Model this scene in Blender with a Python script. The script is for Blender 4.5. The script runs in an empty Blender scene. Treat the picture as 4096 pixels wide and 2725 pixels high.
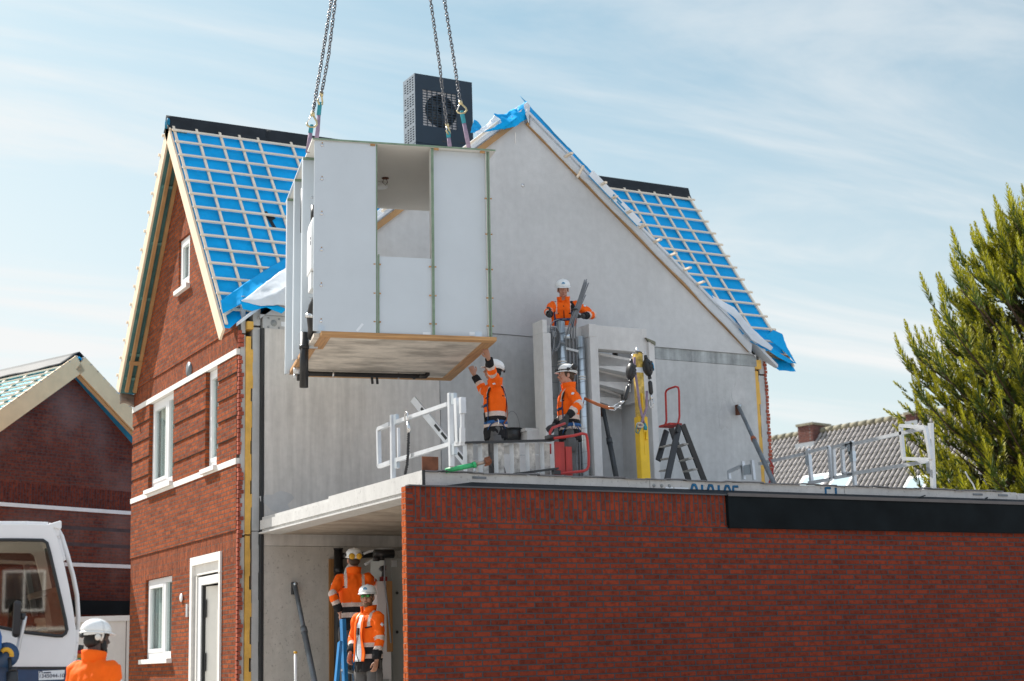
import bpy, bmesh, math, random
from mathutils import Vector, Matrix
from mathutils.geometry import tessellate_polygon
from mathutils import noise as mnoise
R = math.radians
random.seed(7)
SC = bpy.context.scene
COL = SC.collection

# ------------------------------------------------------------------ camera
FPX = 6304.0
CX, CY = 2048.0, 1362.5
CAMZ = 1.3
YAW, PITCH, ROLL = 0.49744338, 0.20227451, -0.02865092
fwd = Vector((math.sin(YAW)*math.cos(PITCH), math.cos(YAW)*math.cos(PITCH), math.sin(PITCH)))
_r = Vector((math.cos(YAW), -math.sin(YAW), 0)); _u = _r.cross(fwd)
rgt = _r*math.cos(ROLL) + _u*math.sin(ROLL)
upv = -_r*math.sin(ROLL) + _u*math.cos(ROLL)
cam = bpy.data.cameras.new('camera'); camo = bpy.data.objects.new('camera', cam); COL.objects.link(camo)
M3 = Matrix((rgt, upv, -fwd)).transposed()
camo.matrix_world = Matrix.Translation((0, 0, CAMZ)) @ M3.to_4x4()
cam.sensor_width = 36.0; cam.lens = 36.0*FPX/4096.0
cam.clip_end = 2000; cam.clip_start = 0.1
cam.dof.use_dof = True; cam.dof.focus_distance = 19.5; cam.dof.aperture_fstop = 1.9
SC.camera = camo

# ------------------------------------------------------------------ sky, sun, exposure
SUN_AZ = math.atan2(-1.0, 2.1)          # direction towards the sun, measured from +Y towards +X
SUN_EL = R(47)
w = bpy.data.worlds.new('World'); SC.world = w; w.use_nodes = True
nt = w.node_tree; nt.nodes.clear()
def N(nt, t, **kw):
    n = nt.nodes.new(t)
    for k, v in kw.items():
        if k.startswith('i_'):
            n.inputs[k[2:].replace('_', ' ')].default_value = v
        else: setattr(n, k, v)
    return n
def Lk(nt, a, b): nt.links.new(a, b)
sky = N(nt, 'ShaderNodeTexSky', sky_type='NISHITA', sun_disc=False)
sky.sun_elevation = SUN_EL; sky.sun_rotation = SUN_AZ; sky.air_density = 1.0; sky.dust_density = 1.6; sky.ozone_density = 1.6; sky.altitude = 0
tc = N(nt, 'ShaderNodeTexCoord')
sep = N(nt, 'ShaderNodeSeparateXYZ'); Lk(nt, tc.outputs['Generated'], sep.inputs[0])
zm = N(nt, 'ShaderNodeMath', operation='MAXIMUM'); Lk(nt, sep.outputs[2], zm.inputs[0]); zm.inputs[1].default_value = 0.03
za = N(nt, 'ShaderNodeMath', operation='ADD'); Lk(nt, zm.outputs[0], za.inputs[0]); za.inputs[1].default_value = 0.12
dx = N(nt, 'ShaderNodeMath', operation='DIVIDE'); Lk(nt, sep.outputs[0], dx.inputs[0]); Lk(nt, za.outputs[0], dx.inputs[1])
dy = N(nt, 'ShaderNodeMath', operation='DIVIDE'); Lk(nt, sep.outputs[1], dy.inputs[0]); Lk(nt, za.outputs[0], dy.inputs[1])
cmb = N(nt, 'ShaderNodeCombineXYZ'); Lk(nt, dx.outputs[0], cmb.inputs[0]); Lk(nt, dy.outputs[0], cmb.inputs[1])
mp = N(nt, 'ShaderNodeMapping'); Lk(nt, cmb.outputs[0], mp.inputs[0]); mp.inputs['Rotation'].default_value = (0, 0, R(38)); mp.inputs['Scale'].default_value = (0.62, 2.2, 1)
n1 = N(nt, 'ShaderNodeTexNoise'); Lk(nt, mp.outputs[0], n1.inputs['Vector']); n1.inputs['Scale'].default_value = 1.25; n1.inputs['Detail'].default_value = 9; n1.inputs['Roughness'].default_value = 0.62; n1.inputs['Distortion'].default_value = 0.5
rp = N(nt, 'ShaderNodeValToRGB'); Lk(nt, n1.outputs['Fac'], rp.inputs[0]); rp.color_ramp.elements[0].position = 0.40; rp.color_ramp.elements[1].position = 0.72
rp.color_ramp.interpolation = 'EASE'
# hazier towards the sun side and towards the horizon, as thin high cloud does
dotn = N(nt, 'ShaderNodeVectorMath', operation='DOT_PRODUCT'); Lk(nt, tc.outputs['Generated'], dotn.inputs[0])
dotn.inputs[1].default_value = (math.sin(SUN_AZ-0.35)*0.93, math.cos(SUN_AZ-0.35)*0.93, 0.36)
mr = N(nt, 'ShaderNodeMapRange'); Lk(nt, dotn.outputs['Value'], mr.inputs[0]); mr.inputs[1].default_value = 0.38; mr.inputs[2].default_value = 0.98; mr.inputs[3].default_value = 0.15; mr.inputs[4].default_value = 0.84
hz = N(nt, 'ShaderNodeMapRange'); Lk(nt, sep.outputs[2], hz.inputs[0]); hz.inputs[1].default_value = 0.0; hz.inputs[2].default_value = 0.40; hz.inputs[3].default_value = 0.78; hz.inputs[4].default_value = 0.0
a1 = N(nt, 'ShaderNodeMath', operation='ADD'); Lk(nt, mr.outputs[0], a1.inputs[0]); Lk(nt, hz.outputs[0], a1.inputs[1])
a2 = N(nt, 'ShaderNodeMath', operation='MULTIPLY_ADD'); Lk(nt, rp.outputs[0], a2.inputs[0]); a2.inputs[1].default_value = 0.44; Lk(nt, a1.outputs[0], a2.inputs[2]); a2.use_clamp = True
CLOUD = N(nt, 'ShaderNodeRGB'); CLOUD.outputs[0].default_value = (5.75, 5.85, 5.85, 1)
gm = N(nt, 'ShaderNodeMix', data_type='RGBA', blend_type='MULTIPLY'); gm.inputs[0].default_value = 1.0
Lk(nt, sky.outputs[0], gm.inputs[6]); gm.inputs[7].default_value = (0.74, 1.00, 0.88, 1)
mx = N(nt, 'ShaderNodeMix', data_type='RGBA'); Lk(nt, a2.outputs[0], mx.inputs[0]); Lk(nt, gm.outputs[2], mx.inputs[6]); Lk(nt, CLOUD.outputs[0], mx.inputs[7])
# unseen bright cloud added behind the camera as fill for the shaded walls
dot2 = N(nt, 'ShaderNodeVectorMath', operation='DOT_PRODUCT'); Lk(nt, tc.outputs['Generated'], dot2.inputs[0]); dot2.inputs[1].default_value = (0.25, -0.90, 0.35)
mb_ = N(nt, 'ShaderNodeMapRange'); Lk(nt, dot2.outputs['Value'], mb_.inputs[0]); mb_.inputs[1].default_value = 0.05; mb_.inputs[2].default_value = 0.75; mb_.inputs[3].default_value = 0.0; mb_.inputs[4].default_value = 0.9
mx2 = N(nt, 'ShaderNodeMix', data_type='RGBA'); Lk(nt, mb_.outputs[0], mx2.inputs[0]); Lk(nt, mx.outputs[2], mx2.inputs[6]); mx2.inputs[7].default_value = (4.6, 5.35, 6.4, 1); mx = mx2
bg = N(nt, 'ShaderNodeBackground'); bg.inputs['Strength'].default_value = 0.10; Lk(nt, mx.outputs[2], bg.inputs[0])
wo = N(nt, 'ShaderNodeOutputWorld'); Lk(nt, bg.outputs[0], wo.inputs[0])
sl = bpy.data.lights.new('sun', 'SUN'); sl.energy = 5.0; sl.angle = R(0.5); sl.color = (1.0, 0.955, 0.89)
so = bpy.data.objects.new('sun', sl); COL.objects.link(so)
sdir = Vector((math.sin(SUN_AZ)*math.cos(SUN_EL), math.cos(SUN_AZ)*math.cos(SUN_EL), math.sin(SUN_EL)))
so.rotation_euler = sdir.to_track_quat('Z', 'Y').to_euler(); so.location = (-20, 40, 40)
VS = SC.view_settings
VS.view_transform = 'Standard'; VS.look = 'None'; VS.exposure = 0.68; VS.gamma = 1.0; VS.use_curve_mapping = False
SC.cycles.max_bounces = 8; SC.cycles.transparent_max_bounces = 12

# ------------------------------------------------------------------ helpers: photo pixel (2357-px wide view) -> point on a plane
K = 4096.0/2357.0
def ray(x, y):
    return rgt*((x*K-CX)/FPX) - upv*((y*K-CY)/FPX) + fwd
def at(x, y, Y):
    d = ray(x, y); return d*(Y/d.y) + Vector((0, 0, CAMZ))
def atX(x, y, X):
    d = ray(x, y); return d*(X/d.x) + Vector((0, 0, CAMZ))
def atZ(x, y, Z):
    d = ray(x, y); return d*((Z-CAMZ)/d.z) + Vector((0, 0, CAMZ))
def hit(x, y, p0, n):
    d = ray(x, y); o = Vector((0, 0, CAMZ)); n = Vector(n)
    return o + d*((Vector(p0)-o).dot(n)/d.dot(n))
def dep(x, y, t):
    return ray(x, y)*t + Vector((0, 0, CAMZ))

# ------------------------------------------------------------------ mesh builder
def V(*a): return Vector(a if len(a) > 1 else a[0])
class MB:
    def __init__(s): s.v = []; s.f = []; s.m = []; s.cm = 0; s.sm = []; s.cs = False
    def add(s, vs, fs):
        b = len(s.v); s.v += [Vector(p) for p in vs]
        for f in fs: s.f.append([b+i for i in f]); s.m.append(s.cm); s.sm.append(s.cs)
        return s
    def box(s, a, b):
        x0, y0, z0 = [min(a[i], b[i]) for i in range(3)]; x1, y1, z1 = [max(a[i], b[i]) for i in range(3)]
        return s.add([(x0,y0,z0),(x1,y0,z0),(x1,y1,z0),(x0,y1,z0),(x0,y0,z1),(x1,y0,z1),(x1,y1,z1),(x0,y1,z1)],
                     [(0,3,2,1),(4,5,6,7),(0,1,5,4),(1,2,6,5),(2,3,7,6),(3,0,4,7)])
    def bar(s, p, q, w, h, up=(0, 0, 1), ext=0.0):
        p, q = V(p), V(q); d = (q-p).normalized(); p = p-d*ext; q = q+d*ext
        up = V(up)
        if abs(d.dot(up.normalized())) > 0.98: up = V(1, 0, 0)
        sd = d.cross(up).normalized(); u = sd.cross(d).normalized()
        a, b = sd*(w/2), u*(h/2)
        return s.add([p-a-b, p+a-b, p+a+b, p-a+b, q-a-b, q+a-b, q+a+b, q-a+b],
                     [(0,3,2,1),(4,5,6,7),(0,1,5,4),(1,2,6,5),(2,3,7,6),(3,0,4,7)])
    def loft(s, pts, rad, n=10, hint=(1, 0, 0), caps=True, closed=False):
        """pts path, rad list of r or (a, b); a is along the hint side"""
        pts = [V(p) for p in pts]; m = len(pts); rings = []; prev = None
        for i, p in enumerate(pts):
            if closed: t = pts[(i+1) % m]-pts[i-1]
            else: t = pts[min(i+1, m-1)]-pts[max(i-1, 0)]
            if t.length < 1e-9: t = V(0, 0, 1)
            t.normalize()
            h = V(hint) if prev is None else prev
            sd = h-t*h.dot(t)
            if sd.length < 1e-3:
                h = V(0, 1, 0) if abs(t.y) < 0.9 else V(1, 0, 0); sd = h-t*h.dot(t)
            sd.normalize(); prev = sd; b = t.cross(sd)
            r = rad[i]
            ra, rb = r if isinstance(r, (list, tuple)) else (r, r)
            rings.append([p+sd*(ra*math.cos(2*math.pi*k/n))+b*(rb*math.sin(2*math.pi*k/n)) for k in range(n)])
        vs = [q for rg in rings for q in rg]; fs = []
        for i in range(m if closed else m-1):
            j = (i+1) % m
            for k in range(n):
                fs.append((i*n+k, i*n+(k+1) % n, j*n+(k+1) % n, j*n+k))
        if caps and not closed:
            fs.append(tuple(range(n-1, -1, -1))); fs.append(tuple((m-1)*n+k for k in range(n)))
        o = s.cs; s.cs = True; s.add(vs, fs); s.cs = o
        return s
    def tube(s, pts, r, n=8, closed=False): return s.loft(pts, [r]*len(pts), n=n, closed=closed)
    def caps(s, p, q, r0, r1, n=12, k=3):
        """rounded capsule from p to q"""
        p, q = V(p), V(q); d = (q-p); l = d.length; d = d/l if l > 1e-6 else V(0, 0, 1)
        P = []; A = []
        for i in range(k+1):
            a = math.pi/2*i/k
            P.append(p-d*r0*math.cos(a)); A.append(max(r0*math.sin(a), 1e-4))
        for i in range(k+1):
            a = math.pi/2*i/k
            P.append(q+d*r1*math.sin(a)); A.append(max(r1*math.cos(a), 1e-4))
        return s.loft(P, A, n=n)
    def ell(s, c, r, n=14, m=8, R3=None):
        vs = []; fs = []; c = V(c)
        for i in range(m+1):
            a = math.pi*i/m
            for k in range(n):
                b = 2*math.pi*k/n
                p = V(r[0]*math.sin(a)*math.cos(b), r[1]*math.sin(a)*math.sin(b), r[2]*math.cos(a))
                if i in (0, m): p += V(1e-5*math.cos(b), 1e-5*math.sin(b), 0)
                if R3 is not None: p = R3 @ p
                vs.append(c+p)
        for i in range(m):
            for k in range(n):
                fs.append((i*n+k, (i+1)*n+k, (i+1)*n+(k+1) % n, i*n+(k+1) % n))
        o = s.cs; s.cs = True; s.add(vs, fs); s.cs = o
        return s
    def prism(s, poly, ex, holes=(), side=True):
        """poly: 3-D points of a planar outline; ex: extrusion vector"""
        ex = V(ex); loops = [[V(p) for p in poly]]+[[V(p) for p in h] for h in holes]
        flat = [p for l in loops for p in l]
        tris = tessellate_polygon(loops)
        n = len(flat); fs = []
        nrm = V(0, 0, 0)
        for i in range(len(loops[0])):
            a, b = loops[0][i], loops[0][(i+1) % len(loops[0])]; nrm += a.cross(b)
        for t in tris:
            a, b, c = [flat[i] for i in t]
            tt = t if (b-a).cross(c-a).dot(ex) < 0 else (t[0], t[2], t[1])
            fs.append(tt); fs.append(tuple(n+i for i in reversed(tt)))
        if side:
            o = 0
            for l in loops:
                m = len(l)
                for i in range(m): fs.append((o+i, o+(i+1) % m, n+o+(i+1) % m, n+o+i))
                o += m
        return s.add(flat+[p+ex for p in flat], fs)
    def grid(s, fn, nu, nv, th=0.0):
        vs = [V(fn(i/nu, j/nv)) for j in range(nv+1) for i in range(nu+1)]
        fs = [(j*(nu+1)+i, j*(nu+1)+i+1, (j+1)*(nu+1)+i+1, (j+1)*(nu+1)+i) for j in range(nv) for i in range(nu)]
        o = s.cs; s.cs = True; s.add(vs, fs); s.cs = o
        return s
    def build(s, name, mats, parent=None, local=False, fix=True, bevel=0):
        me = bpy.data.meshes.new(name)
        off = V(0, 0, 0)
        if parent is not None and not local:
            p = parent
            while p is not None: off += p.location; p = p.parent
        me.from_pydata([tuple(p-off) for p in s.v], [], s.f)
        if not isinstance(mats, (list, tuple)): mats = [mats]
        for m in mats: me.materials.append(m)
        me.polygons.foreach_set('material_index', s.m); me.polygons.foreach_set('use_smooth', s.sm)
        me.update()
        if fix:
            bm = bmesh.new(); bm.from_mesh(me); bmesh.ops.recalc_face_normals(bm, faces=bm.faces); bm.to_mesh(me); bm.free()
        o = bpy.data.objects.new(name, me); COL.objects.link(o)
        if parent is not None: o.parent = parent
        if bevel:
            md = o.modifiers.new('bevel', 'BEVEL'); md.width = bevel; md.segments = 2; md.limit_method = 'ANGLE'; md.angle_limit = R(40)
        return o
def tag(o, label=None, cat=None, group=None, kind=None):
    if label: o['label'] = label
    if cat: o['category'] = cat
    if group: o['group'] = group
    if kind: o['kind'] = kind
    return o
def thing(name, label, cat, loc=(0, 0, 0), group=None, rotz=0):
    o = bpy.data.objects.new(name, None); o.empty_display_size = 0.2; COL.objects.link(o)
    o.location = loc; o.rotation_euler = (0, 0, rotz)
    return tag(o, label, cat, group)
def solid(o, th, off=0):
    md = o.modifiers.new('thickness', 'SOLIDIFY'); md.thickness = th; md.offset = off; return o

# ------------------------------------------------------------------ materials
def base(name):
    m = bpy.data.materials.new(name); m.use_nodes = True
    return m, m.node_tree, m.node_tree.nodes['Principled BSDF']
def mat(name, c, rough=0.6, metal=0.0, var=0.12, scale=6.0, bump=0.0, bscale=40.0, stretch=None, spec=0.5, trans=0.0):
    m, t, b = base(name)
    b.inputs['Roughness'].default_value = rough; b.inputs['Metallic'].default_value = metal
    b.inputs['Specular IOR Level'].default_value = spec
    tc = N(t, 'ShaderNodeTexCoord'); src = tc.outputs['Object']
    if stretch:
        mp = N(t, 'ShaderNodeMapping'); mp.inputs['Scale'].default_value = stretch; Lk(t, src, mp.inputs[0]); src = mp.outputs[0]
    n = N(t, 'ShaderNodeTexNoise'); n.inputs['Scale'].default_value = scale; n.inputs['Detail'].default_value = 6; n.inputs['Roughness'].default_value = 0.6; Lk(t, src, n.inputs['Vector'])
    r = N(t, 'ShaderNodeValToRGB'); r.color_ramp.elements[0].position = 0.3; r.color_ramp.elements[1].position = 0.72
    r.color_ramp.elements[0].color = tuple(x*(1-var) for x in c)+(1,); r.color_ramp.elements[1].color = tuple(min(1, x*(1+var)) for x in c)+(1,)
    Lk(t, n.outputs['Fac'], r.inputs[0]); Lk(t, r.outputs[0], b.inputs['Base Color'])
    if bump:
        n2 = N(t, 'ShaderNodeTexNoise'); n2.inputs['Scale'].default_value = bscale; n2.inputs['Detail'].default_value = 4; Lk(t, src, n2.inputs['Vector'])
        bp = N(t, 'ShaderNodeBump'); bp.inputs['Strength'].default_value = bump; bp.inputs['Distance'].default_value = 0.02; Lk(t, n2.outputs['Fac'], bp.inputs['Height']); Lk(t, bp.outputs[0], b.inputs['Normal'])
    if trans:
        tr = N(t, 'ShaderNodeBsdfTranslucent'); Lk(t, r.outputs[0], tr.inputs[0])
        ms = N(t, 'ShaderNodeMixShader'); ms.inputs[0].default_value = trans
        out = t.nodes['Material Output']; Lk(t, b.outputs[0], ms.inputs[1]); Lk(t, tr.outputs[0], ms.inputs[2]); Lk(t, ms.outputs[0], out.inputs[0])
    return m
def wood(name, c, axis, var=0.22, rough=0.65):
    st = {'x': (1.2, 30, 30), 'y': (30, 1.2, 30), 'z': (30, 30, 1.2), 's': (22, 6, 6)}[axis]
    return mat(name, c, rough, var=var, scale=1.3, stretch=st, bump=0.1, bscale=3)
def brick(name, plane, c1, c2, mortar, bw=0.2215, bh=0.0613, off=(0, 0), ms=0.0055, dark=0.5, efflo=0.0, bd=.008):
    """plane: 'x' wall seen along X (uses y, z); 'y' wall seen along Y (uses x, z); capital = soldier bond"""
    m, t, b = base(name)
    b.inputs['Roughness'].default_value = 0.9; b.inputs['Specular IOR Level'].default_value = 0.08
    tc = N(t, 'ShaderNodeTexCoord'); sp = N(t, 'ShaderNodeSeparateXYZ'); Lk(t, tc.outputs['Object'], sp.inputs[0])
    cb = N(t, 'ShaderNodeCombineXYZ'); a = sp.outputs[1] if plane.lower() == 'x' else sp.outputs[0]
    if plane == plane.lower(): Lk(t, a, cb.inputs[0]); Lk(t, sp.outputs[2], cb.inputs[1])
    else: Lk(t, sp.outputs[2], cb.inputs[0]); Lk(t, a, cb.inputs[1])
    mp = N(t, 'ShaderNodeMapping'); mp.inputs['Location'].default_value = (off[0], off[1], 0); Lk(t, cb.outputs[0], mp.inputs[0])
    bt = N(t, 'ShaderNodeTexBrick'); bt.offset = 0.5; bt.offset_frequency = 2; bt.squash = 1.0
    bt.inputs['Scale'].default_value = 1.0; bt.inputs['Brick Width'].default_value = bw; bt.inputs['Row Height'].default_value = bh
    bt.inputs['Mortar Size'].default_value = ms; bt.inputs['Mortar Smooth'].default_value = 0.25; bt.inputs['Bias'].default_value = 0.0
    bt.inputs['Color1'].default_value = c1+(1,); bt.inputs['Color2'].default_value = c2+(1,); bt.inputs['Mortar'].default_value = mortar+(1,)
    # slightly wavy joints
    nw = N(t, 'ShaderNodeTexNoise'); nw.inputs['Scale'].default_value = 9; nw.inputs['Detail'].default_value = 3; Lk(t, mp.outputs[0], nw.inputs['Vector'])
    vm = N(t, 'ShaderNodeVectorMath', operation='MULTIPLY_ADD'); Lk(t, nw.outputs['Color'], vm.inputs[0]); vm.inputs[1].default_value = (0.006, 0.004, 0); Lk(t, mp.outputs[0], vm.inputs[2])
    Lk(t, vm.outputs[0], bt.inputs['Vector'])
    # burnt patches inside the bricks, per-brick shifted
    n = N(t, 'ShaderNodeTexNoise'); n.inputs['Scale'].default_value = 15; n.inputs['Detail'].default_value = 5; n.inputs['Roughness'].default_value = 0.65; Lk(t, tc.outputs['Object'], n.inputs['Vector'])
    rp = N(t, 'ShaderNodeValToRGB'); rp.color_ramp.elements[0].position = 0.47; rp.color_ramp.elements[1].position = 0.62
    rp.color_ramp.elements[0].color = (1, 1, 1, 1); rp.color_ramp.elements[1].color = (1-dark, 1-dark*0.92, 1-dark*0.7, 1); Lk(t, n.outputs['Fac'], rp.inputs[0])
    big = N(t, 'ShaderNodeTexNoise'); big.inputs['Scale'].default_value = 0.9; big.inputs['Detail'].default_value = 3; Lk(t, tc.outputs['Object'], big.inputs['Vector'])
    br = N(t, 'ShaderNodeMapRange'); br.inputs[3].default_value = 0.78; br.inputs[4].default_value = 1.2; Lk(t, big.outputs['Fac'], br.inputs[0])
    mu = N(t, 'ShaderNodeMix', data_type='RGBA', blend_type='MULTIPLY'); mu.inputs[0].default_value = 1; Lk(t, rp.outputs[0], mu.inputs[6]); Lk(t, br.outputs[0], mu.inputs[7])
    m2 = N(t, 'ShaderNodeMix', data_type='RGBA', blend_type='MULTIPLY'); m2.inputs[0].default_value = 1; Lk(t, bt.outputs['Color'], m2.inputs[6]); Lk(t, mu.outputs[2], m2.inputs[7])
    # joints keep the mortar colour
    m3 = N(t, 'ShaderNodeMix', data_type='RGBA'); Lk(t, bt.outputs['Fac'], m3.inputs[0]); Lk(t, m2.outputs[2], m3.inputs[6]); m3.inputs[7].default_value = mortar+(1,)
    col = m3.outputs[2]
    if efflo:
        ne = N(t, 'ShaderNodeTexNoise'); ne.inputs['Scale'].default_value = 0.55; ne.inputs['Detail'].default_value = 6; Lk(t, tc.outputs['Object'], ne.inputs['Vector'])
        re = N(t, 'ShaderNodeMapRange'); re.inputs[1].default_value = 0.48; re.inputs[2].default_value = 0.66; re.inputs[4].default_value = efflo; Lk(t, ne.outputs['Fac'], re.inputs[0])
        me_ = N(t, 'ShaderNodeMix', data_type='RGBA'); Lk(t, re.outputs[0], me_.inputs[0]); Lk(t, col, me_.inputs[6]); me_.inputs[7].default_value = (0.34, 0.23, 0.20, 1); col = me_.outputs[2]
    Lk(t, col, b.inputs['Base Color'])
    iv = N(t, 'ShaderNodeMath', operation='SUBTRACT'); iv.inputs[0].default_value = 1; Lk(t, bt.outputs['Fac'], iv.inputs[1])
    n3 = N(t, 'ShaderNodeTexNoise'); n3.inputs['Scale'].default_value = 60; Lk(t, tc.outputs['Object'], n3.inputs['Vector'])
    ad = N(t, 'ShaderNodeMath', operation='MULTIPLY_ADD'); Lk(t, n3.outputs['Fac'], ad.inputs[0]); ad.inputs[1].default_value = 0.45; Lk(t, iv.outputs[0], ad.inputs[2])
    bp = N(t, 'ShaderNodeBump'); bp.inputs['Strength'].default_value = 0.8; bp.inputs['Distance'].default_value = bd; Lk(t, ad.outputs[0], bp.inputs['Height']); Lk(t, bp.outputs[0], b.inputs['Normal'])
    return m
def concrete(name, c, var=0.16, pits=0.0, streak=0.5, patch=0.0):
    m, t, b = base(name)
    b.inputs['Roughness'].default_value = 0.88; b.inputs['Specular IOR Level'].default_value = 0.25
    tc = N(t, 'ShaderNodeTexCoord')
    def noise(sc, det, st):
        mp = N(t, 'ShaderNodeMapping'); mp.inputs['Scale'].default_value = st; Lk(t, tc.outputs['Object'], mp.inputs[0])
        n = N(t, 'ShaderNodeTexNoise'); n.inputs['Scale'].default_value = sc; n.inputs['Detail'].default_value = det; n.inputs['Roughness'].default_value = 0.6; Lk(t, mp.outputs[0], n.inputs['Vector']); return n.outputs['Fac']
    def rng(v, lo, hi, a=0.3, z=0.7):
        r = N(t, 'ShaderNodeMapRange'); r.inputs[1].default_value = a; r.inputs[2].default_value = z; r.inputs[3].default_value = lo; r.inputs[4].default_value = hi; Lk(t, v, r.inputs[0]); return r.outputs[0]
    def mul(a, b_):
        x = N(t, 'ShaderNodeMath', operation='MULTIPLY'); Lk(t, a, x.inputs[0]); Lk(t, b_, x.inputs[1]); return x.outputs[0]
    v = rng(noise(0.55, 5, (1, 1, 1)), 1-var, 1+var)
    v = mul(v, rng(noise(2.6, 5, (3.2, 3.2, 0.28)), 1-var*streak, 1+var*streak))
    v = mul(v, rng(noise(9, 6, (1, 1, 1)), 1-var*0.55, 1+var*0.55))
    if pits:
        pn = noise(32, 2, (1.1, 1.1, 0.75)); v = mul(v, rng(pn, 1.0, 1-pits, 0.62, 0.70))
    if patch:
        v = mul(v, rng(noise(1.9, 9, (0.8, 1.9, 1)), 1-patch, 1.05, 0.38, 0.56))
    mu = N(t, 'ShaderNodeMix', data_type='RGBA', blend_type='MULTIPLY'); mu.inputs[0].default_value = 1; mu.inputs[6].default_value = c+(1,); Lk(t, v, mu.inputs[7]); Lk(t, mu.outputs[2], b.inputs['Base Color'])
    bp = N(t, 'ShaderNodeBump'); bp.inputs['Strength'].default_value = 0.25; bp.inputs['Distance'].default_value = 0.01; Lk(t, noise(55, 4, (1, 1, 1)), bp.inputs['Height']); Lk(t, bp.outputs[0], b.inputs['Normal'])
    return m
def glass(name, tint=(0.55, 0.62, 0.62), refl=0.28, rough=0.02):
    m, t, b = base(name); t.nodes.remove(b)
    g = N(t, 'ShaderNodeBsdfGlossy'); g.inputs['Roughness'].default_value = rough
    tr = N(t, 'ShaderNodeBsdfTransparent'); tr.inputs[0].default_value = tint+(1,)
    fr = N(t, 'ShaderNodeLayerWeight'); pw = N(t, 'ShaderNodeMath', operation='POWER'); Lk(t, fr.outputs['Facing'], pw.inputs[0]); pw.inputs[1].default_value = 4.0
    ad = N(t, 'ShaderNodeMath', operation='MULTIPLY_ADD'); Lk(t, pw.outputs[0], ad.inputs[0]); ad.inputs[1].default_value = 0.6; ad.inputs[2].default_value = refl; ad.use_clamp = True
    ms = N(t, 'ShaderNodeMixShader'); Lk(t, ad.outputs[0], ms.inputs[0]); Lk(t, tr.outputs[0], ms.inputs[1]); Lk(t, g.outputs[0], ms.inputs[2]); Lk(t, ms.outputs[0], t.nodes['Material Output'].inputs[0])
    return m

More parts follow.
